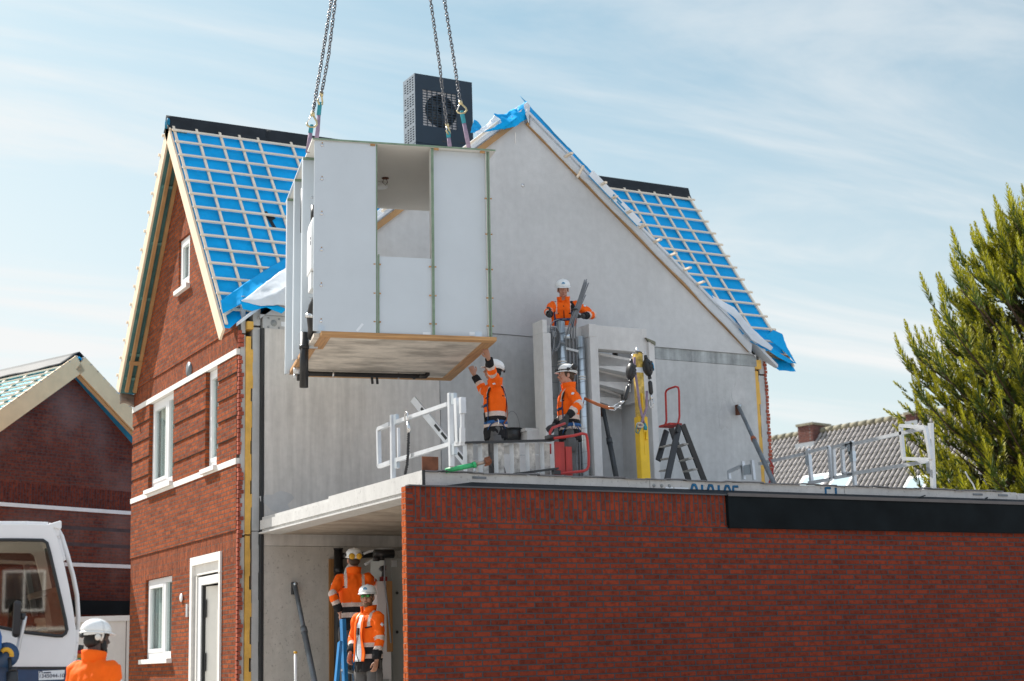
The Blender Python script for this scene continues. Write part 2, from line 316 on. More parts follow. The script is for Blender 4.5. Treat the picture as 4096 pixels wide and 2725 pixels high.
BR1, BR2 = (0.36, 0.088, 0.029), (0.21, 0.053, 0.023)
M = dict(
 brick_x=brick('facade brickwork', 'x', BR1, BR2, (0.105, 0.088, 0.075), dark=0.45, bd=.018, ms=.0072),
 sold_x=brick('facade soldier course', 'X', BR1, BR2, (0.105, 0.088, 0.075), dark=0.45, bd=.018, ms=.0072),
 brick_y=brick('annex brickwork', 'y', (0.265, 0.048, 0.023), (0.165, 0.035, 0.020), (0.060, 0.066, 0.073), dark=0.34, ms=0.0076),
 sold_y=brick('annex soldier course', 'Y', (0.265, 0.048, 0.023), (0.165, 0.035, 0.020), (0.060, 0.066, 0.073), dark=0.34, ms=0.0076),
 brick_ret=brick('annex brick return', 'x', (0.52, 0.13, 0.05), (0.40, 0.10, 0.045), (0.42, 0.38, 0.34), dark=0.35, bw=0.11),
 brick_far=brick('neighbour brickwork', 'y', (0.19, 0.050, 0.030), (0.13, 0.040, 0.029), (0.075, 0.068, 0.066), dark=0.45, efflo=0.34),
 sold_far=brick('neighbour soldier course', 'Y', (0.19, 0.042, 0.024), (0.125, 0.032, 0.023), (0.06, 0.055, 0.055), dark=0.5),
 brick_old=brick('old chimney brick', 'y', (0.20, 0.075, 0.055), (0.14, 0.06, 0.05), (0.2, 0.18, 0.17), dark=0.5),
 brick_end=mat('cut brick ends', (0.34, 0.075, 0.04), 0.85, var=0.4, scale=9),
 white_stone=mat('white stone band', (0.78, 0.76, 0.72), 0.7, var=0.06, scale=8),
 white_paint=mat('white window paint', (0.82, 0.83, 0.83), 0.35, var=0.02),
 cream=mat('cream door leaf', (0.78, 0.76, 0.70), 0.4, var=0.03),
 dark=mat('dark seal', (0.018, 0.02, 0.022), 0.5, var=0.1),
 room=mat('room plaster', (0.42, 0.42, 0.40), 0.9, var=0.05),
 pane=glass('window pane', (0.92, 0.96, 0.95), 0.07),
 conc=concrete('party wall concrete', (0.545, 0.55, 0.55), var=.085, streak=.3),
 conc_b=concrete('wall panel concrete', (0.50, 0.505, 0.50), var=0.12, streak=.6),
 conc_w=concrete('ground floor concrete', (0.53, 0.50, 0.455), pits=0.3, var=.12),
 conc_p=concrete('upper panel concrete', (0.61, 0.585, 0.55), var=0.11, streak=1.3),
 conc_band=concrete('floor edge concrete', (0.34, 0.36, 0.36), var=0.28, streak=1.0),
 conc_slab=concrete('slab concrete', (0.55, 0.545, 0.53), var=0.1, pits=0.25),
 conc_stair=concrete('stair concrete', (0.63, 0.62, 0.605), var=0.10),
 conc_pod=concrete('pod underside', (0.60, 0.54, 0.47), var=0.10, patch=0.38),
 insul=mat('yellow insulation', (0.74, 0.44, 0.10), 0.9, var=0.18, scale=5, bump=0.2),
 blue=mat('blue underlay', (0.002, 0.35, 0.75), 0.55, var=0.14, scale=2.6, bump=0.25, bscale=7, spec=0.12),
 blue_lit=mat('thin blue underlay', (0.02, 0.38, 0.62), 0.55, var=0.2, scale=3, trans=0.6, bump=0.35, bscale=7),
 white_mem=mat('white membrane', (0.74, 0.78, 0.82), 0.6, var=0.06, scale=4, trans=0.25, bump=0.3, bscale=6),
 black_mem=mat('black ridge membrane', (0.018, 0.022, 0.027), 0.6, var=0.25, scale=5, bump=0.3, bscale=8, spec=0.2),
 green_mem=mat('green wind foil', (0.05, 0.16, 0.16), 0.4, var=0.3, scale=5, bump=0.3, bscale=12),
 foil_l=mat('pale green tape', (0.10, 0.24, 0.22), 0.5, var=.2),
 curtain=mat('white curtain', (0.62, 0.68, 0.67), 0.9, var=.5, scale=1, stretch=(1, 9, .15)),
 tanb=mat('tan verge board', (0.74, 0.50, 0.27), 0.6, var=.1, scale=3),
 batten=wood('pale batten', (0.80, 0.68, 0.54), 'x', 0.14),
 batten_s=wood('pale counter batten', (0.80, 0.69, 0.55), 's', 0.14),
 barge=mat('pale barge board', (0.78, 0.62, 0.45), 0.6, var=0.10, scale=3),
 rafter=mat('brown rafter', (0.42, 0.24, 0.10), 0.6, var=0.18, scale=3),
 timber=wood('pod timber', (0.46, 0.25, 0.10), 'x', 0.35),
 timber_y=wood('pod timber across', (0.42, 0.23, 0.10), 'y', 0.35),
 ply=wood('brown board', (0.34, 0.17, 0.06), 'z', 0.25),
 pod=mat('white pod board', (0.55, 0.60, 0.64), 0.5, var=0.03, scale=2),
 pod_w=mat('cream pod lining', (0.72, 0.70, 0.66), 0.6, var=0.03, scale=2),
 edge=mat('green board edge', (0.20, 0.28, 0.20), 0.8, var=0.2, scale=9),
 alu=mat('galvanised rail', (0.62, 0.64, 0.66), 0.42, 0.55, var=0.12, scale=5),
 alu_d=mat('dirty ladder tread', (0.42, 0.40, 0.37), 0.6, 0.35, var=0.45, scale=14),
 zinc=mat('spiral duct zinc', (0.55, 0.60, 0.63), 0.3, 0.85, var=0.10, scale=4),
 steel=mat('chain steel', (0.16, 0.16, 0.17), 0.35, 0.8, var=0.3, scale=20),
 bright=mat('bright steel', (0.66, 0.66, 0.66), 0.25, 0.9, var=0.1),
 gold=mat('worn gold hook', (0.50, 0.42, 0.24), 0.35, 0.7, var=0.3, scale=15),
 prop=mat('grey prop steel', (0.16, 0.18, 0.20), 0.45, 0.4, var=0.25, scale=6),
 prop_d=mat('dark prop steel', (0.06, 0.065, 0.07), 0.5, 0.3, var=0.25, scale=6),
 black=mat('black plastic', (0.02, 0.021, 0.023), 0.4, var=0.2, scale=6),
 black_pipe=mat('black drain pipe', (0.014, 0.014, 0.015), 0.38, var=0.2),
 blackboard=mat('black fascia board', (0.007, 0.010, 0.012), 0.75, var=0.35, scale=2.5, spec=0.1),
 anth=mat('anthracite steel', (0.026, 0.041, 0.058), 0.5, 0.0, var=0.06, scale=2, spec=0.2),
 anth_lit=mat('anthracite with painted sunlight', (0.20, 0.235, 0.27), 0.35, 0.15, var=0.05, scale=2),  # lighter copy of the casing colour, sunlight on the left face painted in
 red=mat('red handle', (0.42, 0.025, 0.022), 0.35, var=0.12, scale=9),
 redp=mat('red platform', (0.40, 0.03, 0.025), 0.5, var=0.25, scale=14, stretch=(1, 1, 0.2)),
 rust=mat('rusty plate', (0.17, 0.065, 0.035), 0.8, 0.2, var=0.6, scale=5),
 green=mat('green prop paint', (0.03, 0.36, 0.13), 0.4, var=0.35, scale=8),
 tan=mat('bare tube', (0.33, 0.27, 0.23), 0.4, 0.6, var=0.2),
 yellow=mat('yellow post paint', (0.80, 0.50, 0.015), 0.4, var=0.10, scale=6),
 grimy=mat('grimy yellow paint', (0.62, 0.43, 0.09), 0.55, var=0.45, scale=16),
 cable=mat('grey conduit', (0.19, 0.20, 0.215), 0.4, var=0.15),
 cable_l=mat('pale cable', (0.50, 0.51, 0.51), 0.4, var=0.1),
 purple=mat('violet sling', (0.27, 0.20, 0.275), 0.8, var=0.2, scale=20),
 teal=mat('teal sling end', (0.03, 0.24, 0.30), 0.8, var=0.2, scale=20),
 strap=mat('brown lanyard', (0.36, 0.10, 0.025), 0.7, var=0.2, scale=9),
 navy=mat('navy webbing', (0.012, 0.045, 0.13), 0.7, var=0.2, scale=14),
 webb=mat('blue webbing', (0.012, 0.10, 0.30), 0.7, var=0.2, scale=14),
 orange=mat('hi-vis orange', (0.95, 0.135, 0.006), 0.75, var=0.08, scale=9, bump=0.7, bscale=8, spec=0.2),
 jblack=mat('jacket black', (0.017, 0.017, 0.019), 0.8, var=0.2, scale=9, bump=0.3, bscale=14, spec=0.2),
 refl=mat('reflective tape', (0.62, 0.50, 0.44), 0.45, var=0.28, scale=55, stretch=(1, 1, 2.5)),
 trous=mat('grey work trousers', (0.115, 0.112, 0.112), 0.85, var=0.18, scale=7, bump=0.4, bscale=12, spec=0.2),
 helmet=mat('white helmet', (0.80, 0.81, 0.80), 0.28, var=0.02),
 skin=mat('light skin', (0.52, 0.27, 0.19), 0.5, var=0.10, scale=10),
 skin_t=mat('tanned skin', (0.40, 0.205, 0.135), 0.5, var=0.10, scale=10),
 skin_d=mat('dark skin', (0.075, 0.040, 0.028), 0.45, var=0.10, scale=10),
 hair=mat('brown hair', (0.07, 0.042, 0.025), 0.7, var=0.3, scale=30),
 hair_b=mat('black hair', (0.010, 0.009, 0.009), 0.7, var=0.3, scale=30),
 beard=mat('fair brown beard', (0.17, 0.095, 0.05), 0.8, var=0.35, scale=40),
 lip=mat('lips', (0.33, 0.13, 0.11), 0.5, var=0.05), teeth=mat('teeth', (0.7, 0.68, 0.62), 0.4, var=0.03),
 eye=mat('eye white', (0.7, 0.69, 0.67), 0.3, var=0.02), iris=mat('iris', (0.02, 0.02, 0.022), 0.2, var=0.05),
 lens=mat('green mirror lens', (0.05, 0.22, 0.06), 0.12, 0.7, var=0.5, scale=25),
 shirt=mat('white shirt', (0.70, 0.74, 0.80), 0.8, var=0.08, scale=8, bump=0.3),
 muff=mat('yellow ear muff', (0.62, 0.34, 0.02), 0.5, var=0.15),
 boot=mat('black work boot', (0.025, 0.024, 0.023), 0.6, var=0.2),
 bluel=mat('blue ladder', (0.012, 0.18, 0.44), 0.4, var=0.12),
 cab=mat('cab white paint', (0.78, 0.78, 0.79), 0.3, var=0.02),
 cabblue=mat('crane blue paint', (0.018, 0.055, 0.13), 0.4, var=0.15),
 cabglass=glass('cab glass', (0.72, 0.68, 0.62), 0.10),
 label=mat('paper label', (0.72, 0.76, 0.80), 0.6, var=0.03),
 ink=mat('printed ink', (0.035, 0.05, 0.09), 0.6, var=0.1),
 inkb=mat('blue emblem', (0.01, 0.25, 0.48), 0.5, var=0.05),
 spray=mat('blue spray paint', (0.008, 0.125, 0.27), 0.7, var=0.25, scale=9),
 grey_cab=mat('grey metal cupboard', (0.30, 0.31, 0.30), 0.5, var=0.06),
 cab_white=mat('white cupboard', (0.66, 0.64, 0.64), 0.5, var=0.04),
 panelw=mat('cream wall panel', (0.74, 0.70, 0.64), 0.6, var=0.08, scale=3),
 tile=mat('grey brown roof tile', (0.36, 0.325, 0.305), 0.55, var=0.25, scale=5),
 tile_d=mat('dark tile channel', (0.055, 0.06, 0.045), 0.9, var=.4, scale=6),  # darker, greener tone along the tile channels
 cyan=mat('blue underlay with painted glare', (0.10, 0.56, 0.76), 0.5, spec=.15, var=.2, scale=2, bump=.3, bscale=5),  # same blue underlay, grazing glare painted in as a paler colour
 moss=mat('mossy ridge tile', (0.22, 0.20, 0.14), 0.85, var=0.4, scale=7),
 lead=mat('lead flashing', (0.34, 0.37, 0.40), 0.5, 0.3, var=0.15),
 ground=mat('dusty ground', (0.40, 0.37, 0.33), 0.95, var=0.2, scale=0.8, bump=0.3, bscale=8),
 bark=mat('bark', (0.09, 0.055, 0.035), 0.9, var=0.3, scale=12),
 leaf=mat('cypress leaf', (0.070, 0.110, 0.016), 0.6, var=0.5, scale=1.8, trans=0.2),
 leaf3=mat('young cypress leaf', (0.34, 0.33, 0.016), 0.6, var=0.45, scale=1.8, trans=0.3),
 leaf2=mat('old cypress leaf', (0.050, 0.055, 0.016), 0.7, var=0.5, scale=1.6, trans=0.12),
 skyl=mat('roof window glass', (0.55, 0.65, 0.72), 0.08, 0.6, var=0.05),
 lamp_r=mat('red lens', (0.5, 0.02, 0.02), 0.3, var=0.05), lamp_o=mat('orange lens', (0.7, 0.22, 0.02), 0.3, var=0.05), lamp_g=mat('green lens', (0.02, 0.35, 0.15), 0.3, var=0.05),
)
def text_mesh(body, size, mtx, name, m, parent, depth=0.002):
    cu = bpy.data.curves.new(name, 'FONT'); cu.body = body; cu.size = size; cu.extrude = depth; cu.align_x = 'CENTER'; cu.align_y = 'CENTER'
    o = bpy.data.objects.new('tmp', cu); COL.objects.link(o)
    dg = bpy.context.evaluated_depsgraph_get(); dg.update()
    me = bpy.data.meshes.new_from_object(o.evaluated_get(dg)); bpy.data.objects.remove(o); bpy.data.curves.remove(cu)
    off = V(0, 0, 0); p = parent
    while p is not None: off += p.location; p = p.parent
    me.transform(Matrix.Translation(-off) @ mtx)
    me.materials.clear(); me.materials.append(m); me.name = name
    o = bpy.data.objects.new(name, me); COL.objects.link(o); o.parent = parent
    return o
def frame_mtx(origin, xdir, ydir):
    x = V(xdir).normalized(); y = V(ydir); y = (y-x*y.dot(x)).normalized(); z = x.cross(y)
    return Matrix.Translation(V(origin)) @ Matrix((x, y, z)).transposed().to_4x4()
# ================================================================== ground
g = MB(); g.add([(-400, -400, 0), (400, -400, 0), (400, 900, 0), (-400, 900, 0)], [(0, 1, 2, 3)])
tag(g.build('ground', M['ground']), kind='structure')

# ================================================================== house
XF = 7.03; YN = 21.08; YFAR = 26.65; YC = 20.95; YR = 23.865; XR = 16.3; XP = 11.68
ZR = 10.0; SLC = (10.0-6.07)/(YR-20.95); SLM = 0.82
house = thing('brick_house', 'unfinished red brick house with blue roof underlay and a bare grey concrete side wall', 'house', (XF, YN, 0))
hp = house
HOLES = [(24.2, 25.6, 4.26, 5.70), (21.97, 22.53, 4.20, 5.70), (24.2, 25.70, 1.50, 2.80), (21.73, 23.17, 0.0, 2.98)]
def wall_cells(mb, x0, x1, y0, y1, z0, z1, holes):
    ys = sorted({y0, y1, *[h[0] for h in holes if y0 < h[0] < y1], *[h[1] for h in holes if y0 < h[1] < y1]})
    for a, b in zip(ys, ys[1:]):
        cm = (a+b)/2
        zs = [(z0, z1)]
        for h in holes:
            if h[0] <= cm <= h[1]:
                nz = []
                for p, q in zs:
                    if h[3] <= p or h[2] >= q: nz.append((p, q)); continue
                    if h[2] > p: nz.append((p, h[2]))
                    if h[3] < q: nz.append((h[3], q))
                zs = nz
        for p, q in zs: mb.box((x0, a, p), (x1, b, q))
fw = MB()
wall_cells(fw, XF, XF+.11, YN, YFAR, 0, 2.80, HOLES)
wall_cells(fw, XF-.016, XF+.11, YN, YFAR, 3.22, 4.14, [])
wall_cells(fw, XF, XF+.11, YN, YFAR, 4.225, 5.70, HOLES)
for k in range(5):
    zt = 5.70-k*.3065
    wall_cells(fw, XF-.018, XF-.001, YN, YFAR, max(zt-.245, 4.226), zt-.002, HOLES)
pk = ZR-.15
poly = [(XF-.016, YN, 6.10), (XF-.016, YFAR, 6.10), (XF-.016, YFAR, pk-SLC*(YFAR-YR)+.02), (XF-.016, YR, pk), (XF-.016, YN, pk-SLC*(YR-YN)+.02)]
w4 = [(XF-.016, 23.44, 7.27), (XF-.016, 24.03, 7.27), (XF-.016, 24.03, 8.10), (XF-.016, 23.44, 8.10)]
fw.prism(poly, (.126, 0, 0), [w4])
front = fw.build('facade_wall', M['brick_x'], house)
sw = MB()
wall_cells(sw, XF, XF+.11, YN, YFAR, 2.80, 3.22, [HOLES[3]])
wall_cells(sw, XF, XF+.11, YN, YFAR, 5.785, 6.10, [])
sw.box((XF-.006, 23.40, 8.10), (XF-.018, 24.07, 8.33))
sw.build('soldier_course', M['sold_x'], house)
for z0, z1, hs in ((5.70, 5.785, []), (4.14, 4.225, [HOLES[0], HOLES[1]])):
    b = MB(); wall_cells(b, XF-.03, XF+.1, YN-.005, YFAR+.005, z0, z1, hs); b.build('string_course', M['white_stone'], house)
# jagged brick ends along the cut near corner and the far rear corner
je = MB(); z = .35
while z < 6.05:
    if not (4.10 < z < 4.22 or 5.66 < z < 5.78):
        e = random.uniform(0, .05)
        je.box((XF-.014+random.uniform(0, .006), YN-.055-e*.4, z), (XF+.022+e, YN-.001, z+.05))
    z += .0613
z = 3.6
while z < 6.2:
    e = random.uniform(0, .05)
    je.box((XR-.03-e*.5, YN-.05, z), (XR+.012+random.uniform(-.01, .012), YN-.001, z+.05)); z += .0613
je.build('cut_brick_edge', M['brick_end'], house)
# layered wall section facing the camera at the near corner and at the rear corner
def layer(name, m, x0, x1, z0, z1, y0=YN-.04, y1=YN+.3, jag=0):
    b = MB(); n = max(1, int((z1-z0)/.18))
    for i in range(n):
        a = z0+(z1-z0)*i/n; c = z0+(z1-z0)*(i+1)/n
        j = random.uniform(-jag, jag)
        b.box((x0, y0, a), (x1+j, y1, c))
    return b.build(name, m, house)
layer('outer_leaf', M['conc_b'], XF+.03, XF+.094, 0, 3.12, YN-.03)
layer('outer_leaf', M['conc_b'], XF+.03, XF+.094, 3.15, 5.98, YN-.034)
layer('outer_leaf', M['conc_b'], XF+.035, XF+.094, 6.01, 6.55, YN-.03)
layer('wall_insulation', M['insul'], XF+.10, XF+.175, 0, 3.14, YN-.055, jag=.022)
layer('wall_insulation', M['insul'], XF+.095, XF+.185, 3.16, 5.96, YN-.055, jag=.018)
layer('wall_insulation', M['insul'], XF+.10, XF+.19, 6.06, 6.17, YN-.10)
layer('inner_leaf', M['conc_b'], XF+.20, XF+.305, 0, 3.20, YN-.045, jag=.012)
layer('inner_leaf', M['conc_b'], XF+.195, XF+.305, 3.21, 6.10, YN-.05)
layer('inner_leaf', M['conc_b'], XF+.20, XF+.31, 6.13, 6.45, YN-.05)
b = MB(); b.box((XF+.30, YC-.012, 0), (XF+.335, YN, 6.08)); b.build('joint_seal', M['dark'], house)
layer('wall_insulation', M['insul'], 16.02, 16.13, 3.2, 6.02, YN-.055, jag=.02)
layer('wall_insulation', M['insul'], 16.03, 16.16, 6.05, 6.20, YN-.10)
layer('outer_leaf', M['conc_b'], 16.14, 16.27, 3.2, 5.95, YN-.035)
layer('outer_leaf', M['conc_b'], 16.17, 16.28, 5.98, 6.35, YN-.03)
# concrete party wall
gp = MB()
def gz(x): return 9.80-SLM*abs(x-XP)
gp.prism([(7.31, YC, 6.28), (16.04, YC, 6.28), (XP, YC, 9.80), (7.31, YC, gz(7.31))][0:1]+[(16.04, YC, 6.28), (16.04, YC, gz(16.04)+.01), (XP, YC, 9.80), (7.31, YC, gz(7.31))], (0, .14, 0))
gp.build('concrete_gable', M['conc'], house)
b = MB(); b.box((7.36, YC+.025, 6.085), (10.12, YC+.2, 6.275)); b.build('floor_edge_beam', M['conc_b'], house)
b = MB(); b.box((13.5, YC+.025, 6.085), (16.06, YC+.2, 6.275)); b.build('floor_edge_beam', M['conc_band'], house)
b = MB(); b.box((7.375, YC, 3.0), (10.12, YC+.16, 6.08)); b.build('wall_panel', M['conc_p'], house)
b = MB(); b.box((10.135, YC+.012, 3.0), (13.2, YC+.16, 6.272)); b.box((13.206, YC+.03, 3.0), (16.02, YC+.16, 6.08)); b.build('wall_panel', M['conc_b'], house)
b = MB(); b.box((7.375, YC, 0.0), (13.0, YC+.16, 2.995)); b.build('wall_panel', M['conc_w'], house)
b = MB()
b.add([(7.45, YC+.022, 6.14), (7.45+.0, YC+.022, 6.24)], [])
bb = MB(); bb.box((7.63, YC+.018, 6.13), (7.74, YC+.024, 6.20)); bb.build('paper_label', M['label'], house)
bb = MB(); bb.box((7.76, YC+.012, 6.10), (7.95, YC+.02, 6.19)); bb.build('paper_label', M['label'], house)
pl = MB(); pl.loft([(7.52, YC+.026, 6.17), (7.52, YC+.016, 6.17)], [.05, .045], n=16); pl.loft([(7.52, YC+.02, 6.17), (7.52, YC+.008, 6.17)], [.035, .032], n=16)
for q in ((7.44, 6.235), (7.6, 6.235), (7.44, 6.11), (7.6, 6.11)): pl.loft([(q[0], YC+.026, q[1]), (q[0], YC+.018, q[1])], [.018, .014], n=10)
pl.build('cast_in_anchor', M['conc_band'], house)
for (px, py) in ((1203, 427), (1186, 318)):
    q = at(px, py, YC)
    b = MB()
    if py > 400: b.loft([(q.x, YC, q.z), (q.x, YC-.012, q.z)], [.028, .026], n=14); b.build('wall_anchor', M['bright'], house)
    else: b.bar((q.x, YC-.004, q.z-.09), (q.x, YC-.004, q.z+.09), .018, .006, (0, 1, 0)); b.build('filled_joint', M['white_stone'], house)
# plaster repair patches on the panels: shallow skim layers
for (px, py, rx, rz) in ((640, 1155, .22, .15), (1700, 905, .14, .2), (1668, 960, .12, .22)):
    y0 = YC if px < 1000 else YC+.03
    q = at(px, py, y0); pts = []
    for i in range(18):
        a = 2*math.pi*i/18; r = 1+.22*math.sin(3*a+px)+.12*math.sin(5*a)
        pts.append((q.x+rx*r*math.cos(a), y0, q.z+rz*r*math.sin(a)))
    b = MB(); b.prism(pts, (0, -.003, 0)); b.build('plaster_patch', mat('skim plaster %d' % px, (0.525, 0.525, 0.52), 0.9, var=.14, scale=4), house)
# closed shell behind: far side wall, rear wall, floors, party-wall back
b = MB(); b.box((XF+.11, YFAR-.11, 0), (XR, YFAR, 6.2)); b.build('side_wall', M['brick_y'], house)
b = MB(); b.box((XR-.03, YN, 0), (XR, YFAR, 6.2)); b.prism([(XR, YN, 6.2), (XR, YFAR, 6.2), (XR, YR, 9.8)], (-.03, 0, 0)); b.build('rear_wall', M['brick_x'], house)
b = MB(); b.box((XF+.12, YFAR-.119, .46), (XR-.04, YFAR-.1105, 6.0)); b.build('wall_lining', M['room'], house)
b = MB(); b.box((XF+.115, YN+.3, 3.12), (XR-.05, YFAR-.12, 3.30)); b.box((XF+.115, YN+.3, 6.05), (XR-.05, YFAR-.12, 6.2)); b.box((XF+.5, YN+.3, 0.3), (XR-.05, YFAR-.12, 0.46))
b.box((XF+2.6, YN+.3, .46), (XF+2.7, YFAR-.125, 6.0)); b.build('floors', M['room'], house)

# windows
def window(y0, y1, z0, z1, mull=None, sill=True, deep=.05, silly=.05, tilt=0):
    t = .085 if mull else .075; x = XF+deep
    f = MB()
    f.box((x, y0, z0), (x+.07, y0+t, z1)); f.box((x, y1-t, z0), (x+.07, y1, z1)); f.box((x, y0+t, z1-t), (x+.07, y1-t, z1)); f.box((x, y0+t, z0), (x+.07, y1-t, z0+t+.02))
    lights = [(y0+t, y1-t)]
    if mull:
        f.box((x-.004, mull-.055, z0+t), (x+.066, mull+.055, z1-t)); lights = [(y0+t, mull-.055), (mull+.055, y1-t)]
    fr = f.build('window_frame', M['white_paint'], house)
    p = MB(); s = MB()
    for i, (a, c) in enumerate(lights):
        if i == len(lights)-1:      # opening sash
            e = .055; zz = z0+t+.02
            s.box((x-.01, a, zz), (x+.05, a+e, z1-t)); s.box((x-.01, c-e, zz), (x+.05, c, z1-t)); s.box((x-.01, a+e, z1-t-e), (x+.05, c-e, z1-t)); s.box((x-.01, a+e, zz), (x+.05, c-e, zz+e)); a += e; c -= e
        p.box((x+.03, a, z0+t+.02), (x+.036, c, z1-t))
    s.build('sash', M['white_paint'], fr); p.build('pane', M['pane'], fr)
    cu = MB(); cu.box((x+.085, y0+.02, z0+.05), (x+.09, y1-.02, z1-.03)); cu.build('curtain', M['curtain'], fr)
    if sill:
        b = MB(); b.box((XF-.085, y0-silly, z0-.075), (XF+deep+.03, y1+silly, z0-.004)); b.build('window_sill', M['white_stone'], fr, bevel=.004)
    return fr
window(24.2, 25.6, 4.26, 5.695, 24.72)
window(21.97, 22.53, 4.235, 5.695)
window(24.2, 25.70, 1.535, 2.795, 24.75)
window(23.44, 24.03, 7.275, 8.095, deep=.02)
# front door: surround, frame, leaf ajar
d = MB(); y0, y1, zt = 21.73, 23.17, 2.98
d.box((XF-.03, y1-.10, .3), (XF+.07, y1, zt)); d.box((XF-.03, y0, .3), (XF+.07, y0+.07, zt)); d.box((XF-.03, y0+.07, zt-.12), (XF+.07, y1-.10, zt))
d.box((XF+.02, y0+.07, zt-.27), (XF+.07, y1-.10, zt-.121)); d.box((XF+.012, y1-.22, .3), (XF+.08, y1-.16, zt-.28))
d.box((XF-.035, y0-.01, zt-.30), (XF+.02, y0+.075, zt-.275))
door = d.build('door_surround', M['white_stone'], house)
d = MB(); a, c, zz = y0+.075, y1-.23, zt-.30
d.box((XF+.03, c-.14, .3), (XF+.10, c, zz)); d.box((XF+.03, a, .3), (XF+.10, a+.04, zz)); d.box((XF+.03, a+.04, zz-.12), (XF+.10, c-.14, zz)); d.build('door_frame', M['white_paint'], door)
d = MB(); d.box((XF+.045, c-.185, .3), (XF+.095, c-.145, zz-.13)); d.build('door_seal', M['dark'], door)
d = MB(); d.bar((XF+.08, c-.20, .35), (XF+.08, c-.20, .36), .01, .01); 
d.prism([(XF+.09, c-.19, .32), (XF+.09, c-.19, zz-.14), (XF+.33, c-.95, zz-.14), (XF+.33, c-.95, .32)], (.045, .015, 0)); d.build('door_leaf', M['cream'], door)
d = MB()
for zc in (2.22, 1.45): d = MB(); d.box((XF+.068, c-.235, zc-.13), (XF+.088, c-.205, zc+.13)); d.build('door_hinge', M['dark'], door)
q = MB(); q.loft([(XF-.03, 23.40, 5.895), (XF+.02, 23.40, 5.895)], [.115, .11], n=24); q.build('round_vent', M['prop'], house)
q = MB(); q.ell((XF-.02, 23.63, 2.42), (.02, .065, .065)); q.build('outdoor_lamp', M['white_paint'], house)
q = MB(); q.box((XF-.03, 23.29, 2.12), (XF, 23.36, 2.31)); q.build('doorbell_plate', M['alu'], house, bevel=.004)

# ------------------------------------------------------------------ roofs
XV0, XV1 = 6.73, 16.88
def rs(s_, x, dz=0.0):                     # point on the camera-side slope of the cross roof
    L = math.hypot(1, SLC); return V(x, YR-s_/L, ZR-s_*SLC/L)+V(0, -SLC/L, 1/L)*dz
def xval(z): return (ZR-z)/SLM             # half width between the valleys at height z
SL = (YR-20.93)*math.hypot(1, SLC)
def slope_tri(side):
    b = MB(); n = 22; xs = XV0+.05 if side < 0 else XV1-.03
    for i in range(n):
        s0, s1 = SL*i/n, SL*(i+1)/n
        r = []
        for s_ in (s0, s1):
            z = rs(s_, 0).z; xv = XP+side*max(xval(z), .02)
            if side < 0: xv = max(xv, xs+.02)
            else: xv = min(xv, xs-.02)
            r.append((rs(s_, xs), rs(s_, xv)))
        m = 14; pts = []
        for (p, q) in r:
            pts.append([p.lerp(q, k/m)+V(0, -.8, .6)*(.010*math.sin(7*p.lerp(q, k/m).x+1.3*p.z)+.008*math.sin(19*p.lerp(q, k/m).x)) for k in range(m+1)])
        for k in range(m): b.cs = True; b.add([pts[0][k], pts[0][k+1], pts[1][k+1], pts[1][k]], [(0, 1, 2, 3)])
    o = b.build('roof_underlay', M['blue'], house); return o
for side in (-1, 1):
    roof = slope_tri(side)
    rnd = random.Random(3+side)
    for k in range(14):
        s_ = .228+.335*k
        if s_ > SL-.12: break
        z = rs(s_, 0).z; xv = XP+side*max(xval(z)-.10, .03)
        xs = XV0+.04 if side < 0 else XV1+.03
        if abs(xs-xv) < .15: continue
        j = rnd.uniform(-.012, .012); j2 = rnd.uniform(-.012, .012)
        b = MB(); b.bar(rs(s_+j, xs, .055), rs(s_+j2, xv, .055), .034, .026, (0, -SLC, 1)); b.build('batten', M['batten'], roof)
    xs_ = (6.82, 7.20, 7.59, 7.92, 8.24, 8.82, 9.5, 10.1, 10.7) if side < 0 else (16.84, 16.41, 16.055, 15.71, 15.385, 15.0, 14.66, 14.3, 13.9, 13.5, 13.1)
    for x in xs_:
        zv = ZR-SLM*abs(x-XP); se = (ZR-zv)/SLC*math.hypot(1, SLC)-.12
        if side < 0 and x < 6.9: se = SL-.05
        if side > 0 and x > 16.6: se = SL-.1
        b = MB(); b.bar(rs(.10, x, .022), rs(min(se, SL-.05), x+rnd.uniform(-.02, .02), .022), .040, .026, (0, -SLC, 1)); b.build('counter_batten', M['batten_s'], roof)
    # valley batten
    xv = XP+side*xval(rs(SL-.15, 0).z)
    a = rs(SL-.22, (XV0+.07) if side < 0 else 16.42, .05); c = rs(SL*.45, XP+side*(xval(rs(SL*.45, 0).z)+.05), .05)
    b = MB(); b.bar(a, c, .05, .03, (0, -1, .6)); b.build('valley_batten', M['batten_s'], roof)
    # flashing tape on the underlay
    b = MB(); cxy = (7.98, 2.30) if side < 0 else (14.55, 2.35)
    for (dx_, ds, l, wd) in ((0, 0, .40, .06), (.03, -.05, .07, .12)):
        b.bar(rs(cxy[1]-l/2+ds, cxy[0]+dx_-.02, .012), rs(cxy[1]+l/2+ds, cxy[0]+dx_+.05, .012), wd, .004, (0, -SLC, 1))
    b.build('repair_tape', M['black_mem'], roof)
# far slope (unseen side, closes the roof) and the slopes of the main roof
b = MB(); b.prism([(XV0+.05, YR, ZR), (XV1-.03, YR, ZR), (XV1-.03, 26.75, ZR-SLC*(26.75-YR)), (XV0+.05, 26.75, ZR-SLC*(26.75-YR))], (0, 0, -.06)); b.build('roof_underlay', M['blue'], house)
for side in (-1, 1):
    z1 = 6.12; xe = XP+side*xval(z1)
    b = MB(); b.prism([(XP, YC-.1, ZR), (XP, YR, ZR), (xe, YC-.02, z1), (xe, YC-.1, z1)], (0, 0, -.05))
    b.build('roof_underlay', M['white_mem'], house)
